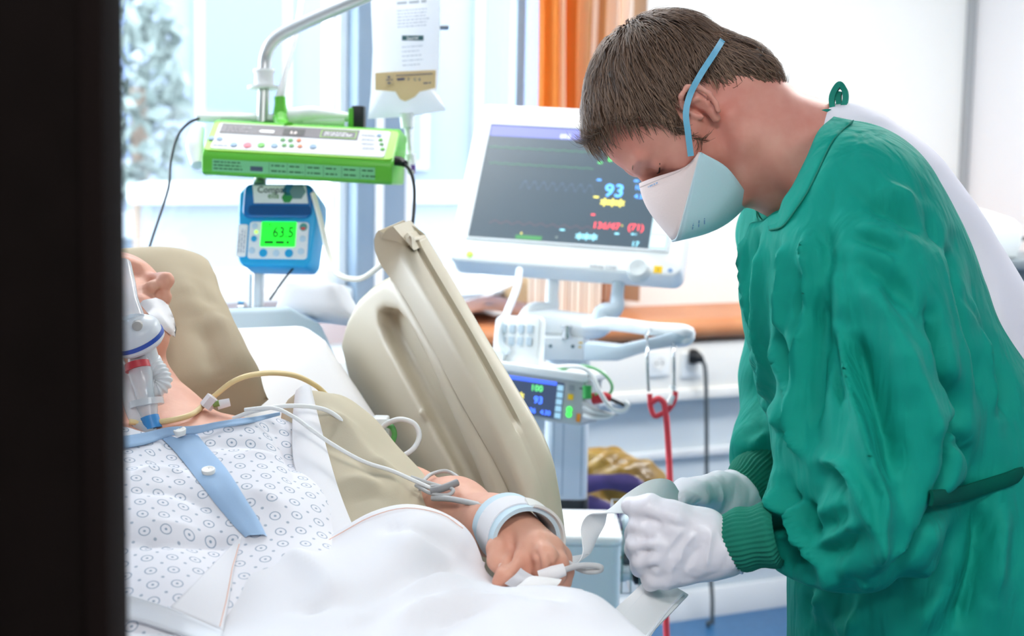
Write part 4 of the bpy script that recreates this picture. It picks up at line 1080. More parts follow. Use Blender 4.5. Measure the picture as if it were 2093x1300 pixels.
def btext(s_, px, py, size, m, al='LEFT', z=0.002):
    a, b = to_frame(BG2, px, py); text('lettering', s_, Frame(BG2(a, b, z), BG.x, BG.y, BG.z), size, m, fb, al)
btext('Secret', 844, 81.5, 0.0085, M_white, 'CENTER')
def bmarks(px, py, w, h, m, sd, rows=1, gap=1.7): a, b = to_frame(BG2, px, py); print_marks(Frame(BG2(a, b, .0012), BG.x, BG.y, BG.z), w, h, m, fb, sd, rows, gap)
bmarks(812, 10, .06, .0075, M_inkp, 51); bmarks(812, 24, .062, .0030, M_inkp, 52, 6, 2.0); bmarks(822, 98, .04, .0028, M_inkp, 53, 5, 3.0)
bq([(788, 152), (805, 152), (805, 174), (788, 174)], mat('feed_box', 'd5bd93', 0.5), 'print_box', 0.0008); bmarks(793, 160, .006, .005, M_ink, 54); bmarks(790, 165, .012, .003, M_ink, 55); bmarks(793, 172, .006, .005, M_ink, 56)
bmarks(812, 165, .016, .006, M_ink, 57); btext('F', 834, 166, .0075, M_ink); btext('8', 856, 166, .0075, M_ink); btext('C', 846, 166, .0075, M_ink); bq([(810, 154), (884, 150), (884, 151.4), (810, 155.4)], M_ink, 'print_line', 0.0008); bmarks(866, 172, .015, .004, M_ink, 58)
ptube('port', [(832, 232, 2.945), (833, 262, 2.945)], [0.014, 0.012], M_white, fb, n=12, sub=2)
ptube('drip_line', [(834, 258, 2.945), (836, 290, 2.945), (839, 320, 2.945)], [0.007, 0.0055, 0.0055], mat('line_white', 'f2f4f4', 0.4), fb, n=10)
ptube('drip_chamber', [(838, 316, 2.945), (841, 336, 2.945)], [0.010, 0.010], M_white, fb, n=12, sub=2)
ptube('purple_connector', [(842, 338, 2.945), (844, 356, 2.945)], [0.0075, 0.004], mat('connector_purple', '6a4a90', 0.4), fb, n=10, sub=2)
ptube('hanger_peg', [(850, 56, 2.975), (893, 56, 2.99), (915, 56, 3.0)], 0.005, M_steel, fb, n=8, sub=2)
tag(ptube('cream_line', [(800, 520, 2.62), (775, 545, 2.66), (735, 570, 2.72), (690, 560, 2.76), (672, 520, 2.8), (655, 450, 2.84), (640, 395, 2.86)], 0.0050, mat('line_cream', 'f0eee2', 0.4), n=8), 'cream tube hooked over the bed rail top', 'tube')
tag(ptube('thin_black_lead', [(602, 545, 2.86), (580, 572, 2.88), (552, 612, 2.92)], 0.0022, M_black, n=6), 'thin black lead under the blue pump', 'cable')

# ================================================================== BED
BX0, BX1 = 0.05, 0.915
HIP = np.array([1.66, 0.862]); HEADP = np.array([2.50, 1.195])
bdir = unit(HEADP - HIP); bnor = np.array([-bdir[1], bdir[0]])
def back(X, t, h=0.0):
    """point on the raised back section: t metres up from the hip, h above it"""
    q = HIP + bdir * t + bnor * h; return np.array([X, q[0], q[1]])
BL = float(np.linalg.norm(HEADP - HIP))
bed = thing('hospital_bed', 'hospital bed with raised back section and beige moulded side rail', 'bed', (0.5, 1.5, 0))
M_beige = mat('rail_beige', 'c4bba6', 0.42, bump=(400, 0.03), var=(3, 'beb49e'))
M_bedw = mat('bed_white', 'e6eaec', 0.4)
M_linen = mat('white_linen', 'e3e3e7', 0.85, bump=(700, 0.05))
M_linen2 = mat('white_mattress_cover', 'e6e6e8', 0.8, bump=(500, 0.05))
YZ = Frame((0, 0, 0), (0, 1, 0), (0, 0, 1)); YZ.z = np.array([1.0, 0, 0])
box('base_frame', ROOM, (BX0 + 0.03, 0.15, 0.52), (BX1 - 0.03, 2.42, 0.62), M_bedw, bed, 0.01)
for yy in (0.45, 2.0):
    box('lift_column', ROOM, (0.36, yy - 0.08, 0.14), (0.62, yy + 0.08, 0.53), M_grey, bed, 0.01)
box('chassis', ROOM, (BX0 + 0.08, 0.2, 0.10), (BX1 - 0.08, 2.35, 0.16), M_bedw, bed, 0.01)
for xx in (0.15, 0.82):
    for yy in (0.27, 2.28):
        lathe('caster', (xx - 0.02, yy, 0.065), (xx + 0.02, yy, 0.065), [(0, 0.055), (0.006, 0.065), (0.034, 0.065), (0.04, 0.055)], M_dark, bed, 22)
        box('caster_fork', ROOM, (xx - 0.03, yy - 0.02, 0.06), (xx + 0.03, yy + 0.02, 0.115), M_grey, bed)
bq_ = [back(0, 0.0, -0.17), back(0, BL + 0.02, -0.17), back(0, BL + 0.02, -0.145), back(0, 0, -0.145)]
prism('back_plate', YZ, [(p[1], p[2]) for p in bq_], BX0 + 0.02, BX1 - 0.01, M_bedw, bed)
# pale blue head board behind the mattress
hbp = [onY(*p, 2.60) for p in ((640, 632), (690, 624), (722, 640), (742, 690))]
zh = float(onY(690, 624, 2.60)[2])
HBF = Frame((0, 2.585, 0), (1, 0, 0), (0, 0, 1)); HBF.z = np.array([0, 1.0, 0])
prism('head_board', HBF, [(0.02, 0.60), (0.985, 0.60), (0.985, zh - 0.09), (0.955, zh - 0.03), (0.90, zh), (0.10, zh), (0.045, zh - 0.03), (0.02, zh - 0.09)], 0, 0.03, mat('head_board_pale_blue', 'c9dbe6', 0.4), bed, 0.008, 3)

# moulded side rail with hand slot, grooves and raised top bar
XI = 0.945
def yz(px, py, X=XI): q = onX(px, py, X); return np.array([q[1], q[2]])
outer = [(700, 705), (716, 648), (737, 606), (768, 577), (800, 560), (806, 522), (815, 492), (838, 471), (866, 476), (886, 502), (1100, 868), (1134, 948), (1152, 1040), (1157, 1130), (1150, 1215), (1010, 1215), (900, 1060), (835, 975), (765, 860), (722, 790)]
RIGHT = {(838, 471), (866, 476), (886, 502), (1100, 868), (1134, 948), (1152, 1040), (1157, 1130), (1150, 1215)}
OUT = [yz(*p, XI + .044) if p in RIGHT else yz(*p) for p in outer]
lo2, hi2 = np.min(OUT, 0), np.max(OUT, 0)
def polysdf(poly):
    A = np.array(poly)
    def f(y, z):
        d2 = None; s = None
        n = len(A)
        for i in range(n):
            a, b = A[i], A[i - 1]; e = b - a
            wy, wz = y - a[0], z - a[1]
            t = np.clip((wy * e[0] + wz * e[1]) / (e @ e), 0, 1)
            q = (wy - e[0] * t) ** 2 + (wz - e[1] * t) ** 2
            d2 = q if d2 is None else np.minimum(d2, q)
            c1 = z >= a[1]; c2 = z < b[1]; c3 = e[0] * wz > e[1] * wy
            fl = np.where((c1 & c2 & c3) | (~c1 & ~c2 & ~c3), -1.0, 1.0)
            s = fl if s is None else s * fl
        return s * np.sqrt(d2)
    return f
def slab(poly, xa_, xb_, rnd, shrink=0.0):
    g = polysdf(poly)
    def f(x, y, z):
        d2 = g(y, z) + rnd + shrink; dxx = np.abs(x - (xa_ + xb_) / 2) - (xb_ - xa_) / 2 + rnd
        return np.minimum(np.maximum(d2, dxx), 0) + np.sqrt(np.maximum(d2, 0) ** 2 + np.maximum(dxx, 0) ** 2) - rnd
    return f
rs = SDF((XI - 0.04, lo2[0] - 0.03, lo2[1] - 0.03), (XI + 0.07, hi2[0] + 0.03, hi2[1] + 0.03), 0.0038)
L_, H_ = (XI - 0.05, *lo2), (XI + 0.07, *hi2)
pad = [yz(*p) for p in [(704, 705), (719, 650), (740, 608), (770, 580), (800, 562), (818, 570), (834, 592), (920, 740), (1020, 958), (1068, 1090), (1074, 1215), (1010, 1215), (900, 1060), (835, 975), (765, 860), (725, 790)]]
rs.field(slab(pad, XI - 0.012, XI + 0.034, 0.018), L_, H_, 0.0)
slot = [yz(*p) for p in [(786, 638), (800, 628), (826, 634), (848, 660), (884, 728), (986, 952), (1036, 1080), (1040, 1160), (1004, 1110), (945, 962), (800, 694), (788, 662)]]
rs.field(slab(slot, XI - 0.06, XI + 0.016, 0.010), L_, H_, 0.008, -1)
def xyz(px, py, x): a = yz(px, py, XI); return np.array([x, a[0], a[1]])
rs.cone(xyz(879, 842, XI - 0.012), xyz(884, 850, XI - 0.012), 0.006, 0.005, 0.004)
rs.cone(xyz(812, 560, XI), xyz(832, 534, XI + .004), 0.012, 0.012, 0.008)
rs.chain([(xyz(*p, XI + 0.004), 0.010) for p in ((796, 642), (794, 662), (806, 690), (945, 955), (1005, 1085))], 0.004, -1)
v_, F_ = rs.mesh(1)
rail = mesh('side_rail', v_, F_, M_beige, bed); rail['label'] = 'beige moulded side rail with long hand slot'
def top_bar():
    GP = [(836, 480), (824, 496), (834, 540), (945, 735), (1048, 955), (1085, 1060), (1098, 1150), (1098, 1240)]
    RP = [(846, 474), (868, 478), (890, 510), (1003, 701), (1112, 890), (1146, 1010), (1158, 1130), (1152, 1235)]
    g3 = np.array(catmull([onX(*p, XI - .010) for p in GP], 14)); r3 = np.array(catmull([onX(*p, XI + .046) for p in RP], 14)); n = len(g3)
    prof = [(-.01, -.050), (-.03, -.012), (.0, -.002), (.10, .004), (.40, .004), (.43, 0), (.46, 0), (.54, 0), (.57, 0), (.60, .004), (.90, .004), (1.0, -.002), (1.03, -.012), (1.01, -.050)]
    rings = []
    for i in range(n):
        ax_ = unit(g3[min(i + 1, n - 1)] - g3[max(i - 1, 0)]); c = r3[i] - g3[i]; nn = unit(np.cross(ax_, c)); nn = nn if nn @ FW < 0 else -nn
        t = i / (n - 1); deep = .0035 - .009 * max(0, min(1, (t - .17) / .03, (.54 - t) / .02))
        e = min(1, i / 22 + .08)
        rings.append([g3[i] + c * u + nn * (deep if 5 <= j <= 8 else h * (1 if h > 0 else e)) for j, (u, h) in enumerate(prof)])
    v, f = rings_mesh(rings); mesh('top_bar', v, f, M_beige, rail, True, 50)
top_bar()
tube('rail_arm', [xyz(1000, 1150, XI + 0.02), (XI + 0.02, 1.95, 0.75), (XI - 0.03, 1.95, 0.60)], 0.018, M_bedw, bed)
tube('rail_arm', [xyz(860, 1010, XI + 0.02), (XI + 0.02, 2.2, 0.75), (XI - 0.03, 2.2, 0.60)], 0.018, M_bedw, bed)

# mattress: seat and back sections, one cover
def mattress():
    n, k = 60, 26; prof_t, prof_b = [], []
    for i in range(n):
        t = i / (n - 1)
        y = 0.18 + (2.50 - 0.18) * t
        if y < HIP[0]: z = HIP[1]
        else: z = HIP[1] + (y - HIP[0]) * bdir[1] / bdir[0]
        z0 = z + 0.010 * math.exp(-((y - HIP[0]) / 0.12) ** 2)
        prof_t.append((y, z0))
    v = []
    for i, (y, z) in enumerate(prof_t):
        e = min(i, n - 1 - i); ins = 0.03 * max(0, 1 - e / 2.0) ** 2
        ring = rrect(BX1 - BX0 - 2 * ins, 0.145 - 2 * ins, 0.045 - ins * .5, 6, (BX0 + BX1) / 2, -0.0725)
        for a, b in ring: v.append((a, y + (-b) * (0.0 if y < HIP[0] else bdir[1] * 0.8) * -1 * -1, z + b))
    kk = len(rrect(1, 1, .1, 6)); f = []
    for i in range(n - 1):
        for j in range(kk): f.append([i * kk + j, i * kk + (j + 1) % kk, (i + 1) * kk + (j + 1) % kk, (i + 1) * kk + j])
    f.append(list(range(kk))); f.append([(n - 1) * kk + j for j in range(kk)][::-1])
    bm = bmesh.new(); vs = [bm.verts.new(V3(p)) for p in v]
    for q in f: bm.faces.new([vs[i] for i in q])
    o = from_bm('mattress', bm, M_linen2, None, True, 70)
    tag(o, 'white covered bed mattress with its head end raised behind the beige pillow', 'mattress')
mattress()

# pillows
M_pbeige = mat('pillow_beige', 'b3a68d', 0.8, bump=(500, 0.06), var=(5, 'ab9d84'))
M_pbeige2 = mat('pillow_beige_pale', 'c1b7a0', 0.8, bump=(500, 0.06), var=(5, 'bab098'))
cushion('head_pillow', [back(.27, .50, .065), back(.712, .535, .060), back(.712, .87, .095), back(.27, .87, .095)], 0.15, M_pbeige, None, 56, 0.36, 0.0025, 3, dent=(back(.487, .62, .06), .12, .07, -.06),
        lines=[([(430, 620), (480, 700), (520, 770)], 0.008, 0.014), ([(400, 640), (430, 720), (440, 790)], -0.010, 0.016), ([(400, 560), (415, 600), (450, 640)], -0.008, 0.012), ([(470, 790), (500, 780), (540, 778)], -0.008, 0.010), ([(380, 560), (395, 620)], 0.008, 0.015)])
tag(bpy.data.objects['head_pillow'], 'beige pillow under the head of the patient', 'pillow')
ap = thing('arm_pillow', 'beige pillow with a white hem lying along the left arm of the patient', 'pillow', P(760, 1000, 2.0))
cushion('cushion', [P(606, 800, 2.10), P(690, 1150, 1.82), P(955, 1125, 1.915), P(645, 812, 2.24)], 0.10, M_pbeige2, ap, 56, 0.45, 0.0032, 8,
        lines=[([(640, 820), (700, 870), (780, 960), (840, 1040)], 0.007, 0.012), ([(660, 900), (720, 930), (800, 1000)], -0.006, 0.010), ([(640, 860), (690, 860), (740, 890)], 0.006, 0.010), ([(680, 990), (740, 980), (800, 1010)], 0.006, 0.010), ([(690, 1040), (760, 1010), (800, 1030)], -0.005, 0.010), ([(730, 940), (790, 960), (850, 1010)], 0.006, 0.012)])
hem = [(607, 797, 2.085), (612, 860, 2.03), (622, 930, 1.965), (640, 1000, 1.90), (662, 1060, 1.85), (690, 1125, 1.80)]
ribbon('white_hem', [P(x + 12, y, d) for x, y, d in hem], [P(x + 15 + 22 * t_, y - 4, d + .01) - P(x, y, d) for (x, y, d), t_ in zip(hem, (0, .5, .9, 1, 1, 1))], M_linen, ap, 0.006, crown=0.006)

cushion('blanket', [P(560, 656, 2.83), P(742, 660, 2.74), P(704, 584, 2.77), P(592, 580, 2.84)], 0.07, M_linen, None, 30, .4, .003, 19)
tag(bpy.data.objects['blanket'], 'folded white blanket lying over the head board behind the mattress', 'blanket')

# ================================================================== PATIENT
M_skinp = mat('patient_skin', 'e0aa92', 0.5, var=(22, 'd69a84'), sss=0.12, bump=(260, 0.10))
T_ax = np.array([0, bdir[0], bdir[1]]); N_ax = np.array([0, bnor[0], bnor[1]]); X_ax = np.array([1.0, 0, 0])

def head_prims(S, o, f, s, u, k=1.0):
    """a head from smooth-blended volumes; o at the ear line, f forward, s to its left, u to the crown"""
    def L(a, b, c): return o + (f * a + s * b + u * c) * k
    A = (f, s, u)
    S.ell(L(.004, 0, .045), A, (.100 * k, .077 * k, .090 * k), .02)
    S.ell(L(.050, 0, .055), A, (.052 * k, .062 * k, .060 * k), .02)
    S.ell(L(.045, 0, -.015), A, (.055 * k, .064 * k, .060 * k), .02)
    S.cone(L(.060, 0, -.030), L(.084, 0, -.078), .045 * k, .022 * k, .02)
    for q in (-1, 1):
        S.cone(L(.004, q * .058, -.035), L(.020, q * .052, -.062), .016 * k, .016 * k, .015)
        S.cone(L(.020, q * .052, -.062), L(.080, q * .014, -.084), .016 * k, .016 * k, .015)
        S.cone(L(.066, q * .046, -.002), L(.030, q * .064, .004), .018 * k, .012 * k, .015)
        S.ell(L(.107, q * .034, .024), A, (.018 * k, .017 * k, .014 * k), .010, -1)
        S.cone(L(.099, q * .016, .046), L(.090, q * .046, .048), .010 * k, .008 * k, .010)
        S.ell(L(.0830, q * .033, .027), A, (.0135 * k, .0145 * k, .0125 * k), .003)
        S.cone(L(.095, q * .022, .020), L(.0905, q * .045, .022), .0022 * k, .002 * k, .003)
        S.cone(L(.108, q * .010, -.008), L(.112, q * .013, -.014), .008 * k, .009 * k, .006)
    S.cone(L(.100, 0, .036), L(.128, 0, -.004), .008 * k, .012 * k, .010)
    S.cone(L(.098, -.018, -.038), L(.098, .018, -.038), .008 * k, .008 * k, .006)
    S.cone(L(.096, -.016, -.050), L(.096, .016, -.050), .008 * k, .008 * k, .006)
    return L
def ear_prims(S, L, q, k=1.0, df=0.0, dc=0.0, z=.86):
    pts = [(.012, .010), (.010, .026), (-.002, .034), (-.017, .031), (-.024, .016), (-.021, -.002), (-.012, -.016), (-.003, -.024)]
    E = lambda a, b, c: L(a * z + df, b, c * z + dc)
    for i in range(len(pts) - 1):
        (a, c), (a2, c2) = pts[i], pts[i + 1]
        S.cone(E(a - .004, q * (.079 + .012 * (a < 0)), c), E(a2 - .004, q * (.079 + .012 * (a2 < 0)), c2), .0036 * k, .0036 * k, .0025)
    S.cone(E(-.004, q * .079, -.019), E(.001, q * .077, -.026), .0065 * k, .006 * k, .004)
    S.cone(E(-.014, q * .078, .016), E(-.010, q * .076, -.008), .0095 * k, .0085 * k, .006)
    S.cone(E(.000, q * .083, .021), E(-.013, q * .088, .011), .003 * k, .003 * k, .003)
    S.cone(E(-.013, q * .088, .011), E(-.012, q * .086, -.006), .003 * k, .003 * k, .003)
    S.ell(E(-.003, q * .090, .002), ((1, 0, 0), (0, 1, 0), (0, 0, 1)), (.0075 * k,) * 3, .003, -1)
    S.cone(E(.010, q * .079, .004), E(.008, q * .080, -.006), .004 * k, .004 * k, .003)

pat = thing('person', 'patient lying in bed in a patterned white gown with a breathing tube', 'person', (0.5, 1.7, HIP[1]))
bs = SDF((0.20, 1.30, 0.80), (1.05, 2.48, 1.42), 0.0042)
def bk(X, t, h): return back(X, t, h)
for X in (0.43, 0.575):
    bs.chain([(bk(X, -0.30, .08), .085), (bk(X, -0.02, .07), .098), (bk(X, .15, .07), .098), (bk(X, .30, .072), .095)], .05)
bs.cone(bk(.38, .325, .072), bk(.625, .325, .070), .060, .060, .05)
bs.chain([(bk(.53, .30, .085), .075), (bk(.525, .40, .095), .060), (bk(.505, .52, .105), .060)], .035)
bs.cone(bk(.54, .345, .130), bk(.62, .352, .118), .012, .010, .02)      # collar bone
hf_ = unit(N_ax * cos(radians(38)) + X_ax * sin(radians(38)) - T_ax * 0.12); hu_ = unit(T_ax + hf_ * 0.12 + X_ax * 0.06); hs_ = unit(np.cross(hu_, hf_)); hu_ = np.cross(hf_, hs_)
HP0 = bk(.487, .600, .128)
Lp = head_prims(bs, HP0, hf_, hs_, hu_, .98)
q_ = 1 if (hs_ @ X_ax) > 0 else -1
ear_prims(bs, Lp, q_, .98)
# left arm down to the wrist
bs.chain([(bk(.645, .31, .06), .052), (P(720, 985, 2.13), .046), (P(830, 1030, 2.06), .042), (P(930, 1050, 1.95), .038), (P(1010, 1075, 1.875), .030), (P(1058, 1090, 1.845), .027)], .03)
bv, bF = bs.mesh(1)
tt = (bv[:, 1] - HIP[0]) * bdir[0] + (bv[:, 2] - HIP[1]) * bdir[1]
bv = bv - normals(bv, bF) * (.014 * np.clip((.285 - tt) / .03, 0, 1) * np.clip((.78 - bv[:, 0]) / .04, 0, 1))[:, None]
# hand, finer
hc = P(1085, 1140, 1.80)
hsd = SDF(hc - 0.10, hc + 0.10, 0.0021)
W_ = P(1052, 1086, 1.85)
Kn = [P(1066, 1120, 1.805), P(1097, 1112, 1.797), P(1124, 1122, 1.80), P(1143, 1140, 1.812)]
hsd.cone(P(1030, 1075, 1.875), W_, .028, .026, .01)
for kn, r_ in zip(Kn, (.0165, .0165, .0155, .0145)): hsd.cone(W_, kn, .021, r_, .012)
def pc(*a): return [(P(*q[:3]), q[3]) for q in a]
hsd.chain(pc((1066, 1120, 1.803, .0145), (1050, 1150, 1.782, .0125), (1033, 1176, 1.772, .0108), (1021, 1189, 1.772, .0085)), .004)
hsd.chain(pc((1040, 1092, 1.835, .019), (1021, 1122, 1.806, .0145), (1019, 1146, 1.795, .0125), (1030, 1168, 1.786, .0095)), .004)
hsd.chain(pc((1099, 1113, 1.797, .0145), (1116, 1140, 1.772, .0135), (1112, 1166, 1.776, .0115), (1096, 1180, 1.795, .010)), .004)
hsd.chain(pc((1124, 1122, 1.80, .0140), (1139, 1152, 1.783, .0125), (1135, 1178, 1.788, .0108), (1120, 1192, 1.80, .009)), .004)
hsd.chain(pc((1143, 1140, 1.812, .0125), (1153, 1168, 1.803, .011), (1150, 1190, 1.805, .0095), (1138, 1200, 1.81, .008)), .004)
hsd.cone(P(1080, 1132, 1.792), P(1068, 1168, 1.785), .013, .010, .006)
hv, hF = hsd.mesh(1)
hv = fold(hv, hF, [([(1046, 1098), (1043, 1122), (1038, 1142), (1030, 1156)], -.010, .005), ([(1088, 1118), (1100, 1145), (1096, 1170)], -.004, .004), ([(1116, 1122), (1130, 1150), (1126, 1180)], -.004, .004), ([(1136, 1135), (1146, 1165)], -.003, .003), ([(1072, 1122), (1066, 1112)], .0025, .006), ([(1106, 1112), (1098, 1108)], .0025, .006)])
# nail beds stay part of the hand surface; nails are their own pieces
allv = np.concatenate([bv, hv]); allF = np.concatenate([bF, hF + len(bv)])
body = mesh('body', allv, allF, M_skinp, pat)
def nail(c, nx, ny, a, b, par, m):
    z = unit(np.cross(nx, ny)); z = z if z @ FW < 0 else -z
    v = []; f = []
    R, K = 4, 14
    for r in range(R + 1):
        for k in range(K):
            an = 2 * pi * k / K; t = r / R
            v.append(c + unit(nx) * a * t * cos(an) + unit(ny) * b * t * sin(an) - z * (0.0022 * (t * sin(an)) ** 2 + 0.0006 * t))
    for r in range(R):
        for k in range(K): f.append([r * K + k, r * K + (k + 1) % K, (r + 1) * K + (k + 1) % K, (r + 1) * K + k])
    return mesh('fingernail', v, f, m, par)
M_nail = mat('nail', 'e6c3b6', 0.3)
nail(P(1029, 1161, 1.7735), P(1031, 1173, 1.78) - P(1022, 1152, 1.785), RT, .0065, .0052, pat, M_nail)
# grey hair behind the ear
hr = SDF(HP0 - 0.16, HP0 + 0.16, 0.004)
hr.ell(HP0 + hu_ * .050 - hf_ * .012, (hf_, hs_, hu_), (.100, .084, .096), .01)
hr.field(lambda x, y, z: ((x - HP0[0]) * hf_[0] + (y - HP0[1]) * hf_[1] + (z - HP0[2]) * hf_[2]) - .030 - .35 * ((x - HP0[0]) * hu_[0] + (y - HP0[1]) * hu_[1] + (z - HP0[2]) * hu_[2]), HP0 - .16, HP0 + .16, .006, 2)
v_, F_ = hr.mesh(1); N_ = normals(v_, F_)
mesh('hair', v_ + N_ * (0.002 * vnoise(v_, 160, 5))[:, None], F_, mat('hair_grey', '8d8075', 0.7, bump=(300, 0.5), var=(60, '6e6259')), pat)

# gown: inflated torso cut at the neckline
gs = SDF((0.20, 1.30, 0.80), (0.92, 2.20, 1.25), 0.0042)
for X in (0.43, 0.575):
    gs.chain([(bk(X, -0.30, .08), .094), (bk(X, -0.02, .07), .107), (bk(X, .15, .07), .107), (bk(X, .30, .070), .104)], .05)
gs.cone(bk(.36, .318, .074), bk(.635, .318, .074), .074, .074, .05)
gs.cone(bk(.645, .31, .06), P(700, 985, 2.13), .064, .060, .04)
def cutneck(x, y, z):
    t = (y - HIP[0]) * bdir[0] + (z - HIP[1]) * bdir[1]
    return t - (.300 + np.clip(np.abs(x - .525) / .10, 0, 1.5) ** 2 * .030)
gs.field(cutneck, (.2, 1.3, .8), (.92, 2.2, 1.25), .008, 2)
gv, gF = gs.mesh(1)
N_ = normals(gv, gF); gv = gv + N_ * (0.0022 * vnoise(gv, 30, 12))[:, None]
gv = fold(gv, gF, [([(260, 975), (330, 960), (400, 985)], .006, .010), ([(260, 1010), (340, 1000), (420, 1030), (460, 1060)], -.006, .010), ([(260, 1112), (340, 1110), (440, 1112), (500, 1108)], -.007, .008), ([(420, 920), (480, 905), (540, 915), (590, 945)], -.007, .010),
                    ([(470, 940), (540, 930), (600, 960)], .007, .012), ([(560, 860), (575, 900), (600, 950), (610, 1010)], -.008, .014), ([(480, 1000), (540, 1010), (600, 1060)], .005, .012), ([(340, 900), (300, 930), (260, 940)], .005, .010), ([(520, 850), (550, 870), (590, 880)], -.006, .010), ([(280, 1060), (350, 1075), (430, 1085)], .005, .012)])
def gown_material():
    m = bpy.data.materials.new('gown_print'); m.use_nodes = True; nt = m.node_tree; b = nt.nodes['Principled BSDF']; b.inputs['Roughness'].default_value = 0.85
    tc = nt.nodes.new('ShaderNodeTexCoord'); mp = nt.nodes.new('ShaderNodeMapping'); mp.vector_type = 'POINT'
    mp.inputs['Rotation'].default_value = (-math.atan2(bdir[1], bdir[0]), 0, radians(8)); mp.inputs['Scale'].default_value = (1, 1, 1)
    nt.links.new(tc.outputs['Object'], mp.inputs['Vector'])
    base = srgb('e6e6ec'); ink = srgb('90a1b4')
    last = None
    for scale, off, stops in ((41.0, 0.0, [(0, 1), (.05, 1), (.07, 0), (.20, 0), (.215, .9), (.25, .9), (.27, 0)]), (41.0, 0.5 / 41.0, [(0, .8), (.06, .8), (.085, 0)])):
        ad = nt.nodes.new('ShaderNodeVectorMath'); ad.operation = 'ADD'; ad.inputs[1].default_value = (off, off, 0)
        nt.links.new(mp.outputs[0], ad.inputs[0])
        vo = nt.nodes.new('ShaderNodeTexVoronoi'); vo.voronoi_dimensions = '2D'; vo.inputs['Scale'].default_value = scale; vo.inputs['Randomness'].default_value = 0.12
        nt.links.new(ad.outputs[0], vo.inputs['Vector'])
        cr = nt.nodes.new('ShaderNodeValToRGB'); cr.color_ramp.interpolation = 'LINEAR'; el = cr.color_ramp.elements
        while len(el) < len(stops): el.new(.5)
        for e, (p, c) in zip(el, stops): e.position = p; e.color = (c, c, c, 1)
        nt.links.new(vo.outputs['Distance'], cr.inputs[0])
        if last is None: last = cr.outputs[0]
        else:
            mx = nt.nodes.new('ShaderNodeMath'); mx.operation = 'MAXIMUM'; nt.links.new(last, mx.inputs[0]); nt.links.new(cr.outputs[0], mx.inputs[1]); last = mx.outputs[0]
    mx = nt.nodes.new('ShaderNodeMix'); mx.data_type = 'RGBA'; mx.inputs[6].default_value = (*base, 1); mx.inputs[7].default_value = (*ink, 1)
    nt.links.new(last, mx.inputs[0]); nt.links.new(mx.outputs[2], b.inputs['Base Color'])
    return m
gown = mesh('hospital_gown', gv, gF, gown_material(), pat)
gown['label'] = 'white hospital gown printed with small blue-grey rings'
gb = BVHTree.FromPolygons([tuple(p) for p in gv], [tuple(int(x) for x in f) for f in gF])
def hit(bvh, px, py, lift=0.0, dflt=2.0):
    r = unit(ray(px, py)); h = bvh.ray_cast(V3(CAM), V3(r))
    if h[0] is None: return P(px, py, dflt)
    n = np.array(h[1]); n = n if n @ r < 0 else -n
    return np.array(h[0]) + n * lift
def drape_strip(name, bvh, left, right, m, par, lift=.003, n=24, k=7, dflt=2.0):
    l = catmull([np.array([*p, 0.]) for p in left], max(2, n // (len(left) - 1))); r = catmull([np.array([*p, 0.]) for p in right], max(2, n // (len(right) - 1)))
    R = min(len(l), len(r)); v = []
    for i in range(R):
        a, b = l[int(i * (len(l) - 1) / (R - 1))], r[int(i * (len(r) - 1) / (R - 1))]
        for j in range(k):
            q = a * (1 - j / (k - 1)) + b * (j / (k - 1)); e = lift * (0.25 if j in (0, k - 1) else 1)
            v.append(hit(bvh, q[0], q[1], e, dflt))
    return mesh(name, v, grid_faces(R, k), m, par)
M_blue = mat('gown_trim_blue', '9fbddd', 0.8, bump=(600, .05))
drape_strip('button_placket', gb, [(318, 886), (362, 930), (405, 985), (448, 1040), (480, 1078), (502, 1100)], [(388, 868), (420, 910), (462, 958), (502, 1020), (528, 1062), (546, 1098)], M_blue, pat, .004)
def drape_patch(name, bvhs, px, m, par, lift=.005, sm=6):
    """px: rows of photo points; the patch is laid on whatever lies nearest under it"""
    R, K = len(px), len(px[0]); D = np.full((R, K), np.nan)
    for i in range(R):
        for j in range(K):
            r = ray(*px[i][j])
            for b in bvhs:
                h = b.ray_cast(V3(CAM), V3(unit(r)))
                if h[0] is not None:
                    d = float((np.array(h[0]) - CAM) @ FW); D[i, j] = d if np.isnan(D[i, j]) else min(D[i, j], d)
    for _ in range(60):
        if not np.isnan(D).any(): break
        Q = np.pad(D, 1, constant_values=np.nan); nb = np.stack([Q[:-2, 1:-1], Q[2:, 1:-1], Q[1:-1, :-2], Q[1:-1, 2:]])
        with np.errstate(all='ignore'):
            import warnings; warnings.simplefilter('ignore'); me_ = np.nanmean(nb, 0)
        D = np.where(np.isnan(D), me_, D)
    D0 = D.copy()
    for _ in range(sm):
        Q = np.pad(D, 1, mode='edge'); D = np.minimum((Q[:-2, 1:-1] + Q[2:, 1:-1] + Q[1:-1, :-2] + Q[1:-1, 2:]) / 4, D0)
    v = np.array([P(*px[i][j], D[i, j] - lift) for i in range(R) for j in range(K)])
    o = mesh(name, v, grid_faces(R, K), m, par); o.modifiers.new('thickness', 'SOLIDIFY').thickness = .0015
    return v.reshape(R, K, 3)
def rows_between(a, b, n, k):
    def rs(p): c = np.array(catmull([np.array([*q, 0.]) for q in p], 8))[:, :2]; i = np.linspace(0, len(c) - 1, n); return np.stack([np.interp(i, np.arange(len(c)), c[:, q]) for q in (0, 1)], 1)
    A_, B_ = rs(a), rs(b); return [[tuple(A_[i] * (1 - t) + B_[i] * t) for t in np.linspace(0, 1, k)] for i in range(n)]
trim_v = drape_patch('neck_trim', [gb], rows_between([(250, 893), (300, 884), (345, 873), (400, 870), (450, 861), (512, 853), (572, 842)], [(250, 917), (300, 908), (350, 891), (400, 887), (450, 875), (512, 865), (572, 848)], 46, 5), M_blue, pat, .005)
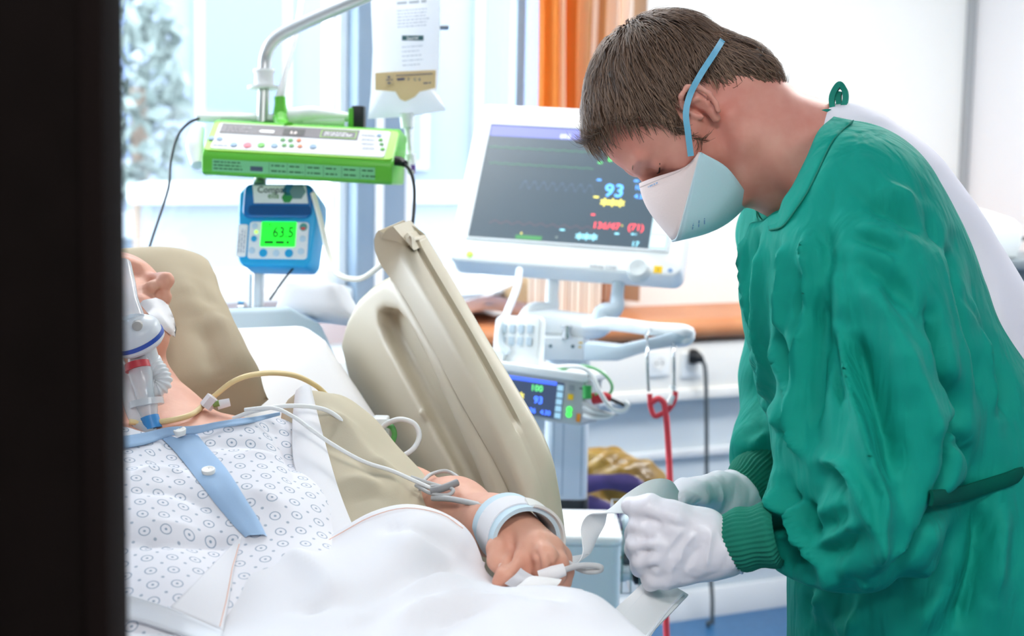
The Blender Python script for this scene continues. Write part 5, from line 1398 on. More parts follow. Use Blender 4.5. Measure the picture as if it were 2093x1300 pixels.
for bx_, by_ in ((365, 889), (427, 972)):
    p0 = hit(gb, bx_, by_, .006) if by_ > 900 else min(trim_v.reshape(-1, 3), key=lambda q: np.linalg.norm(np.cross(q - CAM, unit(ray(365, 882))))) - FW * .004; n_ = unit(hit(gb, 427, 972, .02) - hit(gb, 427, 972, .0))
    bt = lathe('button', p0, p0 + n_, [(-.004, .0072), (.0015, .0080), (.0026, .0074), (.0027, .0062), (.0020, .0050), (.0020, .0)], mat('button_white', 'f0efea', 0.35), pat, 22)
    for q in (-1, 1):
        c_ = p0 + n_ * .0021 + (RT * .5 + UP * .8) * q * .0013; lathe('thread_hole', c_, c_ + n_, [(0, .0006), (.0003, .0006)], M_grey, bt, 8)

# face tape, breathing filter and tubing
M_clear = mat('clear_plastic', 'dfe9ef', 0.12, alpha=0.55)
M_clear2 = mat('frosted_plastic', 'e6eaee', 0.3, alpha=0.85)
M_tape = mat('tape_white', 'eceaec', 0.6)
bb_ = BVHTree.FromPolygons([tuple(p) for p in bv], [tuple(int(x) for x in f) for f in bF])
drape_strip('face_tape', bb_, [(286, 622), (300, 640), (320, 662), (345, 684)], [(318, 612), (338, 620), (350, 640), (357, 688)], M_tape, pat, .006, 18, 6, 2.16)
bt_ = thing('breathing_tube', 'clear ventilator tube with round white filter and blue band at the mouth of the patient', 'medical tube', P(290, 890, 1.95))
fa, fbp = P(256, 640, 1.955), P(306, 738, 1.985)
fax = unit(fbp - fa); fL = float(np.linalg.norm(fbp - fa))
ptube('upper_cone', [(246, 540, 1.99), (250, 580, 1.975), (254, 615, 1.965), (262, 652, 1.96)], [.013, .016, .017, .020], M_clear, bt_, n=18)
lathe('filter_disc', fa, fbp, [(fL * .12, .012), (fL * .22, .022), (fL * .30, .029), (fL * .37, .031), (fL * .50, .031), (fL * .53, .0315), (fL * .62, .0315), (fL * .64, .0305), (fL * .70, .026), (fL * .76, .016)], M_clear2, bt_, 40)
lathe('blue_band', fa, fbp, [(fL * .50, .0305), (fL * .502, .0322), (fL * .575, .0322), (fL * .58, .0305)], mat('band_blue', '2f4fa8', 0.4), bt_, 40)
lathe('port', fa, fbp, [(fL * .72, .0155), (fL * .98, .0125), (fL, .0140), (fL * 1.06, .0140), (fL * 1.07, .0115)], M_clear2, bt_, 24)
lathe('sample_cap', P(281, 664, 1.945), P(279, 672, 1.93), [(0, .0065), (.006, .0060), (.007, .004)], mat('cap_grey', 'b3b1ad', .5), bt_, 14)
cpts = catmull([P(*q) for q in ((308, 742, 1.986), (324, 760, 1.982), (332, 780, 1.978), (320, 794, 1.975), (300, 790, 1.972))], 12)
rr_ = [.0112 + .0011 * (1 if (i // 2) % 2 else -1) for i in range(len(cpts))]
v_, f_ = tube_geo(cpts, rr_, 18, 0); mesh('corrugated_elbow', v_, f_, M_clear2, bt_, True)
ptube('tee_piece', [(282, 726, 1.975), (288, 765, 1.965), (295, 800, 1.96), (299, 822, 1.958)], [.013, .0145, .0115, .011], M_clear, bt_, n=16)
ptube('red_ring', [(280, 742, 1.968), (283, 756, 1.966)], [.0152, .0158], mat('ring_red', 'c03a44', 0.4), bt_, n=20, sub=2)
ptube('swivel_flange', [(299, 817, 1.957), (301, 830, 1.956)], [.0205, .0205], M_clear, bt_, n=20, sub=2)
ptube('suction_tip', [(300, 828, 1.955), (305, 856, 1.95)], [.0135, .0105], M_clear, bt_, n=14, sub=2)
ptube('blue_connector', [(305, 852, 1.948), (312, 878, 1.945)], [.0115, .0120], mat('connector_blue', '3f8fd0', 0.4), bt_, n=14, sub=2)
ptube('suction_sleeve', [(240, 740, 1.99), (258, 790, 1.975), (272, 840, 1.955), (290, 872, 1.945), (312, 886, 1.94), (322, 884, 1.94)], [.0085, .009, .009, .009, .008, .006], M_clear, bt_, n=12)
ng = thing('feeding_tube', 'pale yellow feeding tube arching from the neck of the patient over the mattress', 'medical tube', P(430, 830, 2.02))
tube('tube', [hit(bb_, 262, 872, .006), hit(bb_, 300, 874, .006), hit(bb_, 350, 868, .006), hit(bb_, 392, 856, .006), hit(bb_, 418, 836, .008)] + [P(*q) for q in ( (480, 778, 2.01), (540, 763, 2.05), (600, 767, 2.1), (645, 788, 2.14), (676, 815, 2.17), (720, 842, 2.22), (762, 858, 2.28))], .0036, mat('tube_yellow', 'e8cf98', 0.4), ng, n=8)
ptube('tube_clip', [(420, 832, 1.997), (436, 812, 1.997)], [.0085, .0085], mat('clip_white', 'e6dfe2', .4), ng, n=6, sub=2)
ptube('green_cap', [(436, 827, 1.995), (448, 824, 1.995)], .004, mat('cap_olive', '8aa35c', .5), ng, n=8, sub=2)
ptube('white_tag', [(444, 828, 1.996), (470, 822, 2.0)], [.006, .005], M_tape, ng, n=6, sub=2, flatten=.4)

# leads over the gown and pillow
def lead(name, label, pix, r, m): return tag(ptube(name, pix, r, m, n=8), label, 'cable')
lead('heart_lead', 'upper white lead running from the shoulder of the patient across the arm pillow', [(476, 856, 1.985), (520, 840, 1.985), (580, 830, 2.0), (640, 832, 2.02), (680, 845, 2.03), (720, 880, 2.02), (740, 900, 2.02)], .0028, M_cablew)
lead('heart_lead', 'lower white lead slanting over the arm pillow to the wrist', [(500, 838, 1.985), (556, 834, 1.98), (600, 852, 1.97), (670, 902, 1.95), (740, 942, 1.935), (800, 962, 1.93), (850, 984, 1.915), (890, 1002, 1.91)], .0026, M_cablew)
lead('wrist_lead', 'grey lead lying over the forearm into the wrist cuff', [(884, 1018, 1.90), (920, 1020, 1.885), (970, 1030, 1.865), (1015, 1044, 1.84), (1040, 1062, 1.83)], .0036, M_cableg)
lead('wrist_lead', 'looped grey lead by the lower rail behind the forearm', [(860, 990, 1.93), (880, 970, 1.97), (912, 963, 1.99), (938, 978, 1.97), (942, 998, 1.95), (910, 996, 1.93), (870, 985, 1.925), (840, 975, 1.93)], .0024, M_cableg)
lead('wrist_lead', 'second thin lead twisting over the forearm', [(856, 1000, 1.915), (890, 994, 1.91), (925, 1000, 1.90), (915, 1012, 1.895), (880, 1008, 1.90), (850, 992, 1.92)], .0024, M_cableg)
lead('wrist_lead', 'thick dark grey lead plug lying across the forearm leads', [(880, 1004, 1.90), (905, 998, 1.90), (935, 986, 1.91)], .0045, mat('lead_mid_grey', '8f9092', .5))
bx_ = thing('lead_box', 'small white lead junction box between arm pillow and bed rail', 'junction box', P(778, 905, 2.19))
LF = Frame(P(764, 908, 2.19), dx, (0, 0, 1)); LF.z = -dy
prism('body', LF, rrect(.022, .034, .003, 3, .008, .018), -.03, 0, M_white, bx_, .002)
prism('print_label', LF, rrect(.014, .020, .001, 2, .008, .012), 0, .0008, mat('label_slate', '7d8794', .5), bx_)
ptube('green_loop', [(782, 908, 2.18), (798, 908, 2.17), (806, 890, 2.17), (802, 874, 2.17), (792, 868, 2.18)], .004, mat('loop_green', '5da75a', .4), bx_, n=8)
lead('white_lead_loop', 'white lead making a round loop above the junction box', [(776, 914, 2.17), (774, 890, 2.165), (788, 868, 2.16), (818, 857, 2.15), (846, 866, 2.145), (857, 890, 2.14), (846, 916, 2.13), (818, 933, 2.12), (788, 932, 2.12), (764, 922, 2.12)], .0036, M_cablew)

# wrist cuff: foam band and white strap
wc = thing('wrist_cuff', 'light blue and white padded restraint cuff round the wrist of the patient', 'cuff', P(1055, 1130, 1.85))
c0 = P(1056, 1092, 1.842); nax = unit(P(1088, 1118, 1.80) - P(1012, 1062, 1.885))
e1 = RT * 0.9 - UP * 0.5; e1 = unit(e1 - nax * (e1 @ nax)); e2 = np.cross(nax, e1)
def cuff_band(name, w0, w1, ra, rb, th, m, n=48, a0=0, a1=2 * pi, flare=0.0):
    rows = []; closed = abs(a1 - a0 - 2 * pi) < 1e-6; N = n if closed else n + 1
    for i in range(N):
        a = a0 + (a1 - a0) * i / n; ri = cos(a) * e1, sin(a) * e2
        def pt(w, g): return c0 + nax * w + (ri[0] * (ra + g) + ri[1] * (rb + g))
        rows.append([pt(w0, flare), pt((w0 + w1) / 2, -.001), pt(w1, flare), pt(w1, th + flare), pt((w0 + w1) / 2, th - .001 + .001), pt(w0, th + flare)])
    v, f = rings_mesh(rows, not closed, closed); return mesh(name, v, f, m, wc, True, 50)
cuff_band('foam_band', -.028, .026, .036, .032, .005, mat('foam_pale_blue', 'c9dfeb', .8), flare=.003)
cuff_band('white_strap', -.016, .012, .0412, .0372, .003, M_linen)
cuff_band('strap_tail', .004, .030, .0405, .0365, .003, mat('strap_cream', 'e9e8e4', .7), 30, radians(-70), radians(110), flare=.005)
# gauze scraps and pulse sensor at the fingers
gz = thing('gauze_pad', 'crumpled white gauze scraps under the fingers of the patient', 'gauze', P(1090, 1200, 1.77))
ribbon('gauze_layer', [P(1046, 1201, 1.752), P(1066, 1184, 1.748), P(1078, 1170, 1.757)], [RT * .0075 - UP * .0045] * 3, mat('gauze_grey', 'd3d3d8', .9), gz, .0015, crown=.001)
ribbon('gauze_layer', [P(1056, 1203, 1.745), P(1088, 1194, 1.74), P(1140, 1192, 1.745)], [UP * .005 + RT * .004, UP * .0085, UP * .004 + RT * .004], mat('gauze_white', 'f2f2f2', .9), gz, .0015, crown=.003)
ps = thing('pulse_sensor', 'white finger sensor with looped grey lead beside the hand of the patient', 'sensor', P(1150, 1180, 1.77))
ptube('sensor_wrap', [(1102, 1180, 1.762), (1130, 1172, 1.762), (1154, 1164, 1.765)], [.0075, .0085, .007], M_tape, ps, n=10, flatten=.6)
ptube('lead', [(1150, 1166, 1.765), (1180, 1157, 1.765), (1212, 1156, 1.765), (1228, 1160, 1.766), (1222, 1167, 1.768), (1195, 1167, 1.772), (1165, 1153, 1.79), (1140, 1138, 1.815), (1122, 1122, 1.84)], .0034, M_cableg, ps, n=8)

# ================================================================== SHEET
edge = [(150, 1200, 1.70), (240, 1216, 1.69), (310, 1238, 1.69), (355, 1240, 1.70), (420, 1165, 1.745), (490, 1096, 1.785), (530, 1091, 1.795), (590, 1108, 1.79), (640, 1114, 1.79), (680, 1092, 1.805), (750, 1051, 1.825), (830, 1033, 1.835), (900, 1045, 1.84), (948, 1074, 1.835), (985, 1128, 1.81), (1005, 1176, 1.80), (1060, 1190, 1.81), (1130, 1196, 1.83), (1190, 1204, 1.84)]
inner = [(300, 1300, 1.58), (450, 1280, 1.61), (480, 1180, 1.70), (560, 1180, 1.69), (600, 1290, 1.56), (640, 1180, 1.69), (720, 1140, 1.72), (800, 1110, 1.75), (800, 1220, 1.64), (850, 1300, 1.55), (900, 1120, 1.76), (930, 1190, 1.70), (1000, 1215, 1.66), (1000, 1290, 1.55), (1060, 1203, 1.66), (1120, 1201, 1.645), (1160, 1207, 1.63), (1205, 1228, 1.61), (1250, 1262, 1.59), (1100, 1260, 1.58)]
pts = np.array([P(*q) for q in edge + inner])
ext = np.array([(.03, 1.2, .93), (.03, .8, .92), (.03, .4, .92), (.3, 1.0, 1.02), (.5, .95, .99), (.72, .95, 1.02), (.3, .5, 1.0), (.5, .5, .96), (.72, .5, 1.0), (.90, 1.0, .96), (.93, .6, .93), (.5, .2, .93), (.2, .2, .92), (.85, .2, .92), (.93, 1.22, .945), (.97, 1.22, .90), (.97, 1.0, .90), (.05, 1.5, .95)])
allp = np.concatenate([pts, ext]); zf = tps(allp[:, :2], allp[:, 2], 2e-5)
ep = catmull([P(*q) for q in edge], 10)
NS = 120; idx_ = np.linspace(0, len(ep) - 1, NS); ep = np.array(ep); ed = np.stack([np.interp(idx_, np.arange(len(ep)), ep[:, q]) for q in range(3)], 1)
NT = 110; sv = []
for i in range(NS):
    s = i / (NS - 1); xb_ = -.02 + .955 * s
    for j in range(NT):
        t = (j / (NT - 1)) ** 1.35
        y = ed[i, 1] * (1 - t) + 0.15 * t; bl_ = min(1, t * 2.2)
        x = ed[i, 0] * (1 - bl_) + xb_ * bl_
        sv.append((x, y, float('nan')))
sv = np.array(sv); sv[:, 2] = zf(sv[:, 0], sv[:, 1])
thr = .805 + .09 * np.clip((sv[:, 1] - 1.40) / .14, 0, 1); fall = np.clip((sv[:, 0] - thr) / .11, 0, 1); sv[:, 2] -= .20 * fall ** 1.6
sF = grid_faces(NS, NT)
if normals(sv, sF)[:, 2].mean() < 0: sF = sF[:, ::-1]
sv = sv + normals(sv, sF) * (0.0022 * vnoise(sv, 22, 21) * np.clip((ed.repeat(NT, 0)[:, 1] - sv[:, 1]) / .05, 0, 1))[:, None]
sv = fold(sv, sF, [(l_[0], l_[1] * 1.9, l_[2]) for l_ in [([(700, 1290), (800, 1210), (900, 1160), (1000, 1140)], -.009, .018), ([(560, 1120), (620, 1150), (680, 1200), (680, 1250)], .007, .020), ([(820, 1050), (840, 1120), (830, 1180)], .009, .022), ([(690, 1290), (790, 1225), (890, 1190), (990, 1200)], .008, .014), ([(1010, 1215), (1060, 1210), (1120, 1215), (1180, 1240)], -.005, .012),
                    ([(800, 1300), (860, 1250), (950, 1230), (1060, 1225)], .008, .014), ([(780, 1060), (820, 1090), (900, 1100), (960, 1130)], -.006, .014), ([(600, 1240), (640, 1246), (690, 1236)], -.006, .010), ([(870, 1290), (940, 1250), (1010, 1240)], -.006, .012), ([(1060, 1270), (1130, 1240), (1200, 1250)], .005, .016)]])
sheet = thing('bed_sheet', 'white top sheet over the legs of the patient with turned-back corner', 'sheet', (0.5, 1.0, 0.9))
so = mesh('cover', sv, sF, M_linen, sheet)
md = so.modifiers.new('thickness', 'SOLIDIFY'); md.thickness = .003; md.offset = -1
# turned-back corner with its stitched hem
shb = BVHTree.FromPolygons([tuple(p) for p in sv], [tuple(int(x) for x in f) for f in sF])
cpx = []
for i in range(24):
    a = i / 23; L2 = np.array([492, 1096]) * (1 - a) + np.array([346, 1243]) * a; R2 = np.array([(494, 1096), (478, 1160), (468, 1230), (455, 1292)], float)
    rr2 = np.array([np.interp(a, (0, .35, .7, 1), R2[:, 0]), np.interp(a, (0, .35, .7, 1), R2[:, 1])])
    cpx.append([tuple(L2 * (1 - t) + rr2 * t) for t in np.linspace(0, 1, 16)])
cv_ = drape_patch('turned_corner', [gb, shb], cpx, M_linen, sheet, .009, 12)
hv2 = drape_patch('hem_band', [gb, shb], rows_between([(236, 1204), (290, 1224), (350, 1243), (400, 1266), (456, 1292)], [(236, 1262), (290, 1272), (350, 1292), (400, 1308), (450, 1316)], 30, 6), mat('sheet_pale', 'e6eaf0', .85), sheet, .007, 10)
M_thread = mat('thread_orange', 'e8b8a2', .7)
def stitch(pts_, bvh=None): tube('stitched_line', pts_, .0005, M_thread, sheet, n=5, sub=4)
stitch([cv_[i, 14] - FW * .001 for i in range(2, 23, 2)])
stitch([np.array(hit(shb, x, y, .0016, 1.75)) for x, y in ((500, 1103), (540, 1098), (590, 1115), (640, 1121), (690, 1096), (760, 1058), (830, 1041), (900, 1053), (945, 1082))])
stitch([hv2[i, 2] - FW * .001 for i in range(2, 28, 3)])

# ================================================================== NURSE
nu = thing('person', 'person in green surgical gown, white gloves and face mask bending over the bed', 'person', (*P(1900, 1400, 2.1)[:2], 0.0))
M_skin = mat('nurse_skin', 'e2a392', 0.48, var=(18, 'd68b7b'), sss=0.12, bump=(300, 0.06))
M_gown = mat('gown_green', '0a9785', 0.72, bump=(650, 0.06), var=(4, '09907f'), spec=.2)
def soft_wrinkles(m, scale, dist, strength):
    nt = m.node_tree; b = nt.nodes['Principled BSDF']; old = b.inputs['Normal'].links[0].from_socket if b.inputs['Normal'].links else None
    tc = nt.nodes.new('ShaderNodeTexCoord'); mp = nt.nodes.new('ShaderNodeMapping'); mp.inputs['Scale'].default_value = (1, 1, .30); mp.inputs['Rotation'].default_value = (0, radians(12), 0)
    n = nt.nodes.new('ShaderNodeTexNoise'); n.inputs['Scale'].default_value = scale; n.inputs['Detail'].default_value = 2.5; n.inputs['Distortion'].default_value = .4
    bp = nt.nodes.new('ShaderNodeBump'); bp.inputs['Distance'].default_value = dist; bp.inputs['Strength'].default_value = strength
    nt.links.new(tc.outputs['Object'], mp.inputs[0]); nt.links.new(mp.outputs[0], n.inputs['Vector']); nt.links.new(n.outputs[0], bp.inputs['Height'])
    if old: nt.links.new(old, bp.inputs['Normal'])
    nt.links.new(bp.outputs[0], b.inputs['Normal'])
soft_wrinkles(M_gown, 26, .02, .55)
M_cuffg = mat('cuff_knit_green', '0b7863', 0.85, bump=(900, 0.15))
M_shirt = mat('shirt_white', 'eceaf2', 0.8, bump=(600, 0.05))
HD = 2.08
HN = P(1430, 225, HD)
nf = unit(-0.39 * RT - 0.92 * UP); nu_ = unit(-0.92 * RT + 0.39 * UP); ns = -FW
ns = unit(ns - nf * (ns @ nf) - nu_ * (ns @ nu_))

# ---- head, neck, upper chest: one continuous body surface
hb = SDF(P(1480, 300, HD) - np.array([.24, .24, .26]), P(1480, 300, HD) + np.array([.26, .26, .24]), 0.0030)
Ln = head_prims(hb, HN, nf, ns, nu_, 1.0)
hb.chain([(Ln(-.035, 0, -.030), .062), (P(1575, 300, 2.09), .066), (P(1655, 335, 2.10), .076), (P(1725, 400, 2.11), .10)], .03)
hb.cone(Ln(.045, 0, -.085), P(1585, 365, 2.09), .022, .036, .025)
hb.cone(Ln(-.010, .040, -.045), P(1640, 380, 2.03), .017, .015, .02)      # neck muscle under the ear
ear_prims(hb, Ln, 1, 1.0, .013, .004); ear_prims(hb, Ln, -1, 1.0, .013, .004)
v_, F_ = hb.mesh(1)
nbody = mesh('body', v_, F_, M_skin, nu)
nbv = BVHTree.FromPolygons([tuple(p) for p in v_], [tuple(int(x) for x in f) for f in F_])
# eyebrows and lash line as fine dark tufts
M_brow = mat('brow_brown', 'a37f6b', .8)
for q in (1, -1):
    tube('eyebrow', [Ln(.1075, q * .018, .047), Ln(.1035, q * .032, .052), Ln(.090, q * .050, .050)], [.0010, .0016, .0006], M_brow, nu, n=6, flatten=.5)
    tube('eyelashes', [Ln(.0985, q * .022, .0195), Ln(.0965, q * .033, .0185), Ln(.0885, q * .0465, .0225)], [.0007, .0012, .0006], mat('lash_dark', '3a2620', .7), nu, n=5)

# ---- hair: cap volume plus combed strands
poly_h = [(.100, .150), (.086, .108), (.066, .098), (.046, .052), (.050, .020), (.052, -.012), (.038, -.014), (.030, .018), (.016, .036), (-.006, .034), (-.026, .012), (-.026, -.030), (-.040, -.066), (-.066, -.088), (-.16, -.070), (-.16, .18), (.08, .19)]
gp = polysdf(poly_h)
def hair_field(g, lim):
    def f(x, y, z):
        a = (x - HN[0]) * nf[0] + (y - HN[1]) * nf[1] + (z - HN[2]) * nf[2]
        c = (x - HN[0]) * nu_[0] + (y - HN[1]) * nu_[1] + (z - HN[2]) * nu_[2]
        return g(a, c)
    return f
hs = SDF(HN + nu_ * .04 - .19, HN + nu_ * .04 + .19, .0036)
A3 = (nf, ns, nu_)
hs.ell(Ln(.000, 0, .048), A3, (.112, .086, .104), .01)
hs.ell(Ln(.048, 0, .085), A3, (.056, .066, .052), .02)
hs.ell(Ln(-.058, 0, -.022), A3, (.052, .064, .066), .02)
for q in (1, -1): hs.cone(Ln(.040, q * .066, .040), Ln(.046, q * .063, -.006), .012, .008, .012)
hs.field(hair_field(gp, 0), HN + nu_ * .04 - .19, HN + nu_ * .04 + .19, .008, 2)
hv_, hF_ = hs.mesh(1)
HCN = normals(hv_, hF_)
loc = np.stack([(hv_ - HN) @ nf, (hv_ - HN) @ ns, (hv_ - HN) @ nu_], 1)
def hair_dir(p):
    """combing direction in head axes: away from the crown, falling forward on top"""
    w = p - np.array([-.060, 0, .125]); w = w / (np.linalg.norm(w, axis=-1, keepdims=True) + 1e-9)
    d = w + np.stack([np.where(p[:, 2] > .03, .55, -.10), np.zeros(len(p)), np.full(len(p), -.45)], 1)
    return d
M_hair = bpy.data.materials.new('hair_brown'); M_hair.use_nodes = True
_nt = M_hair.node_tree; _b = _nt.nodes['Principled BSDF']; _b.inputs['Roughness'].default_value = .5
_at = _nt.nodes.new('ShaderNodeAttribute'); _at.attribute_name = 'tone'; _cr = _nt.nodes.new('ShaderNodeValToRGB')
_cr.color_ramp.elements[0].color = (*srgb('443125'), 1); _cr.color_ramp.elements[1].color = (*srgb('92745e'), 1)
_nt.links.new(_at.outputs['Fac'], _cr.inputs[0]); _nt.links.new(_cr.outputs[0], _b.inputs['Base Color'])
stv = hv_ + HCN * (0.0018 * vnoise(hv_, 300, 9))[:, None] - HCN * .004
hair = mesh('hair', stv, hF_, M_hair, nu)
a_ = hair.data.attributes.new('tone', 'FLOAT', 'POINT'); a_.data.foreach_set('value', np.full(len(stv), .15, np.float32))
NST = 9000
tri = hF_[rng.integers(0, len(hF_), NST)]
ww_ = rng.dirichlet((1, 1, 1, 1), NST)
rp = (hv_[tri] * ww_[..., None]).sum(1); rn = (HCN[tri] * ww_[..., None]).sum(1); rn /= np.linalg.norm(rn, axis=1)[:, None]
rl_ = np.stack([(rp - HN) @ nf, (rp - HN) @ ns, (rp - HN) @ nu_], 1)
dl = hair_dir(rl_) + rng.normal(0, .22, (NST, 3)) + .25 * np.stack([vnoise(rl_, 60, 31), vnoise(rl_, 60, 32), vnoise(rl_, 60, 33)], 1)
dw = dl[:, :1] * nf + dl[:, 1:2] * ns + dl[:, 2:] * nu_
ln = rng.uniform(.018, .036, NST) * np.where(rl_[:, 2] > .06, 1.15, .85)
ln = np.where((rl_[:, 0] > .055) & (rl_[:, 2] > .07), ln * 1.15, ln)
SEG = 4; pos = rp - rn * .004; cur = dw / np.linalg.norm(dw, axis=1)[:, None]
rows = []; nrm = rn.copy()
for sidx in range(SEG + 1):
    rows.append(pos.copy())
    tng = cur - nrm * ((cur * nrm).sum(1))[:, None] * .85
    tng /= np.linalg.norm(tng, axis=1)[:, None]
    lift = nrm * (.22 if sidx < 2 else -.10)
    pos = pos + (tng + lift) * (ln / SEG)[:, None]
    cur = tng - UP * .10
    # keep following the skull
    ctr = HN + nu_ * .045
    nrm = nrm * .6 + .4 * (pos - ctr) / np.linalg.norm(pos - ctr, axis=1)[:, None]; nrm /= np.linalg.norm(nrm, axis=1)[:, None]
rows = np.array(rows)                          # SEG+1, N, 3
tg = rows[1] - rows[0]; tg /= np.linalg.norm(tg, axis=1)[:, None]
sd = np.cross(tg, rn); sd /= np.linalg.norm(sd, axis=1)[:, None]
hw = rng.uniform(.00055, .0011, NST)
V_ = []
for sidx in range(SEG + 1):
    w_ = (hw * (1 - .75 * sidx / SEG))[:, None]
    V_.append(rows[sidx] - sd * w_); V_.append(rows[sidx] + rn * w_ * .8); V_.append(rows[sidx] + sd * w_)
V_ = np.stack(V_, 1).reshape(-1, 3)            # per strand 3*(SEG+1)
base = (np.arange(NST) * 3 * (SEG + 1))[:, None]
fl_ = []
for sidx in range(SEG):
    for j in (0, 1):
        fl_.append(np.stack([base[:, 0] + sidx * 3 + j, base[:, 0] + sidx * 3 + j + 1, base[:, 0] + sidx * 3 + 3 + j + 1, base[:, 0] + sidx * 3 + 3 + j], 1))
Fh = np.concatenate(fl_)
strands = mesh('hair_strands', V_, Fh, M_hair, hair); strands['kind'] = 'stuff'
tone = np.clip(rng.normal(.45, .22, NST), 0, 1)
a_ = strands.data.attributes.new('tone', 'FLOAT', 'POINT'); a_.data.foreach_set('value', np.repeat(tone, 3 * (SEG + 1)).astype(np.float32))

# ---- duckbill mask: pinkish upper panel, pale blue lower panel, blue straps
def panel(name, top, front, m, bulge, lift_dir, n=28, k=14):
    t_ = np.array(catmull([np.array(p) for p in top], 10)); f_ = np.array(catmull([np.array(p) for p in front], 10))
    def res(a): 
        i = np.linspace(0, len(a) - 1, n); return np.stack([np.interp(i, np.arange(len(a)), a[:, q]) for q in range(3)], 1)
    t_, f_ = res(t_), res(f_); v = []
    for i in range(n):
        e = sin(pi * i / (n - 1))
        for j in range(k):
            s = j / (k - 1); p = t_[i] * (1 - s) + f_[i] * s
            p = p + np.array(lift_dir) * bulge * sin(pi * s) * (0.25 + .75 * e)
            v.append(Ln(*p))
    o = mesh(name, v, grid_faces(n, k), m, mask); o.modifiers.new('thickness', 'SOLIDIFY').thickness = .0015
    return np.array(v).reshape(n, k, 3)
mask = thing('face_mask', None, None, Ln(.12, 0, -.03))
mask.parent = nu; mask.location = V3(Ln(.12, 0, -.03)) - nu.location
mask['label'] = 'pinkish white and pale blue duckbill mask'
Acn = (.060, .076, -.017); Acf = (.060, -.076, -.017)
TopU = [Acn, (.083, .058, -.006), (.106, .030, .022), (.1170, 0, .035), (.106, -.030, .022), (.083, -.058, -.006), Acf]
TopL = [Acn, (.062, .064, -.052), (.074, .042, -.082), (.083, 0, -.104), (.074, -.042, -.082), (.062, -.064, -.052), Acf]
Frt = [Acn, (.115, .062, -.026), (.160, .040, -.034), (.166, 0, -.035), (.160, -.040, -.034), (.115, -.062, -.026), Acf]
M_mu = mat('mask_pink_white', 'ecdcd9', .85, bump=(350, .12)); M_ml = mat('mask_pale_blue', 'bfdde6', .85, bump=(350, .12))
U_ = panel('upper_panel', TopU, Frt, M_mu, .010, (.25, 0, 1))
W2 = panel('lower_panel', TopL, Frt, M_ml, .012, (.35, 0, -1))
# stitched edge bands and fold seam
M_seam = mat('mask_weld', 'cfe0e6', .8)
for off in (1, 2):
    tube('weld_line', [W2[i, off] for i in range(1, 27, 2)], .0007, M_seam, mask, n=5, sub=2)
tube('weld_line', [U_[i, 1] for i in range(1, 27, 2)], .0007, mat('mask_weld2', 'dccfce', .8), mask, n=5, sub=2)
tube('fold_seam', [U_[i, -1] for i in range(0, 28, 2)], .0013, MATS['mask_weld'], mask, n=6, sub=2)
# print on the panels
def panel_print(G_, i, j, s_, size, m, flip=1):
    p = G_[i, j]; ux = unit(G_[max(i - 3, 0), j] - G_[min(i + 3, 27), j]) * flip; uy = unit(G_[i, j - 1] - G_[i, j + 1]); f = Frame(p, ux, uy); f.z = f.z if f.z @ FW < 0 else -f.z
    print_marks(Frame(f(-size, 0, .0016), f.x, f.y, f.z), s_, size * .3, m, mask, i + j, 1)
M_mp = mat('mask_print_blue', '7fa6cf', .6)
panel_print(U_, 9, 2, .021, .009, M_mp, -1)
for j, s_ in enumerate((.010, .014, .012)): panel_print(W2, 8, 9 + j, s_, .008, M_mp, 1)
M_strap = mat('strap_blue', '6fb6d6', .5)
def strap(pts_, par):
    c = catmull(pts_, 6); v = []
    for i, p in enumerate(c):
        t = unit(c[min(i + 1, len(c) - 1)] - c[max(i - 1, 0)]); o_ = unit(p - Ln(0, 0, .03)); w = unit(np.cross(t, o_)) * .0038
        v += [p - w, p + w, p + w + o_ * .0012, p - w + o_ * .0012]
    f = []
    for i in range(len(c) - 1):
        for j in range(4): f.append([i * 4 + j, i * 4 + (j + 1) % 4, i * 4 + 4 + (j + 1) % 4, i * 4 + 4 + j])
    mesh('elastic_strap', v, f, M_strap, par, True, 40)
def surf(px, py, d0, lift=.002):
    return P(px, py, d0) 
strap([P(1412, 318, 1.995), P(1406, 270, 1.985), P(1402, 230, 1.982), P(1411, 192, 1.984), P(1432, 152, 1.982), P(1458, 112, 2.000), P(1478, 80, 2.035), P(1487, 66, 2.075), P(1480, 75, 2.12), P(1455, 105, 2.165)], mask)
strap([Ln(.051, -.078, -.022), Ln(.02, -.090, .02), Ln(-.03, -.094, .05), Ln(-.08, -.075, .03), Ln(-.10, -.05, .01)], mask)

# ---- white shirt seen where the gown gapes at the back
ss = SDF(P(1900, 600, 2.12) - np.array([.34, .34, .36]), P(1900, 600, 2.12) + np.array([.34, .34, .36]), .006)
for d_, o_ in ((2.08, 0), (2.22, -30)):
    ss.chain(pc((1722 + o_, 332, d_, .076), (1788 + o_, 425, d_, .091), (1858 + o_, 548, d_, .100), (1912 + o_, 700, d_, .120), (1950 + o_, 900, d_, .14), (1950 + o_, 1100, d_, .15)), .05)
v_, F_ = ss.mesh(1)
v_ = fold(v_, F_, [([(1790, 265), (1810, 260)], -.006, .010), ([(1950, 440), (1985, 500), (2000, 560)], -.006, .014), ([(1900, 390), (1960, 470)], .004, .014), ([(2020, 560), (2040, 640), (2070, 700)], .006, .014)])
mesh('shirt', v_, F_, M_shirt, nu)['label'] = 'white shirt showing where the gown gapes at the back'
tr_ = SDF((P(1900, 1400, 2.1)[0] - .25, P(1900, 1400, 2.1)[1] - .25, 0.05), (P(1900, 1400, 2.1)[0] + .25, P(1900, 1400, 2.1)[1] + .25, .80), .010)
for d_ in (2.02, 2.2):
    a = P(1900, 1300, d_); b_ = a.copy(); b_[2] = .10; tr_.cone((a[0], a[1], .78), b_, .095, .06, .01)
v_, F_ = tr_.mesh(1); mesh('trousers', v_, F_, M_shirt, nu)
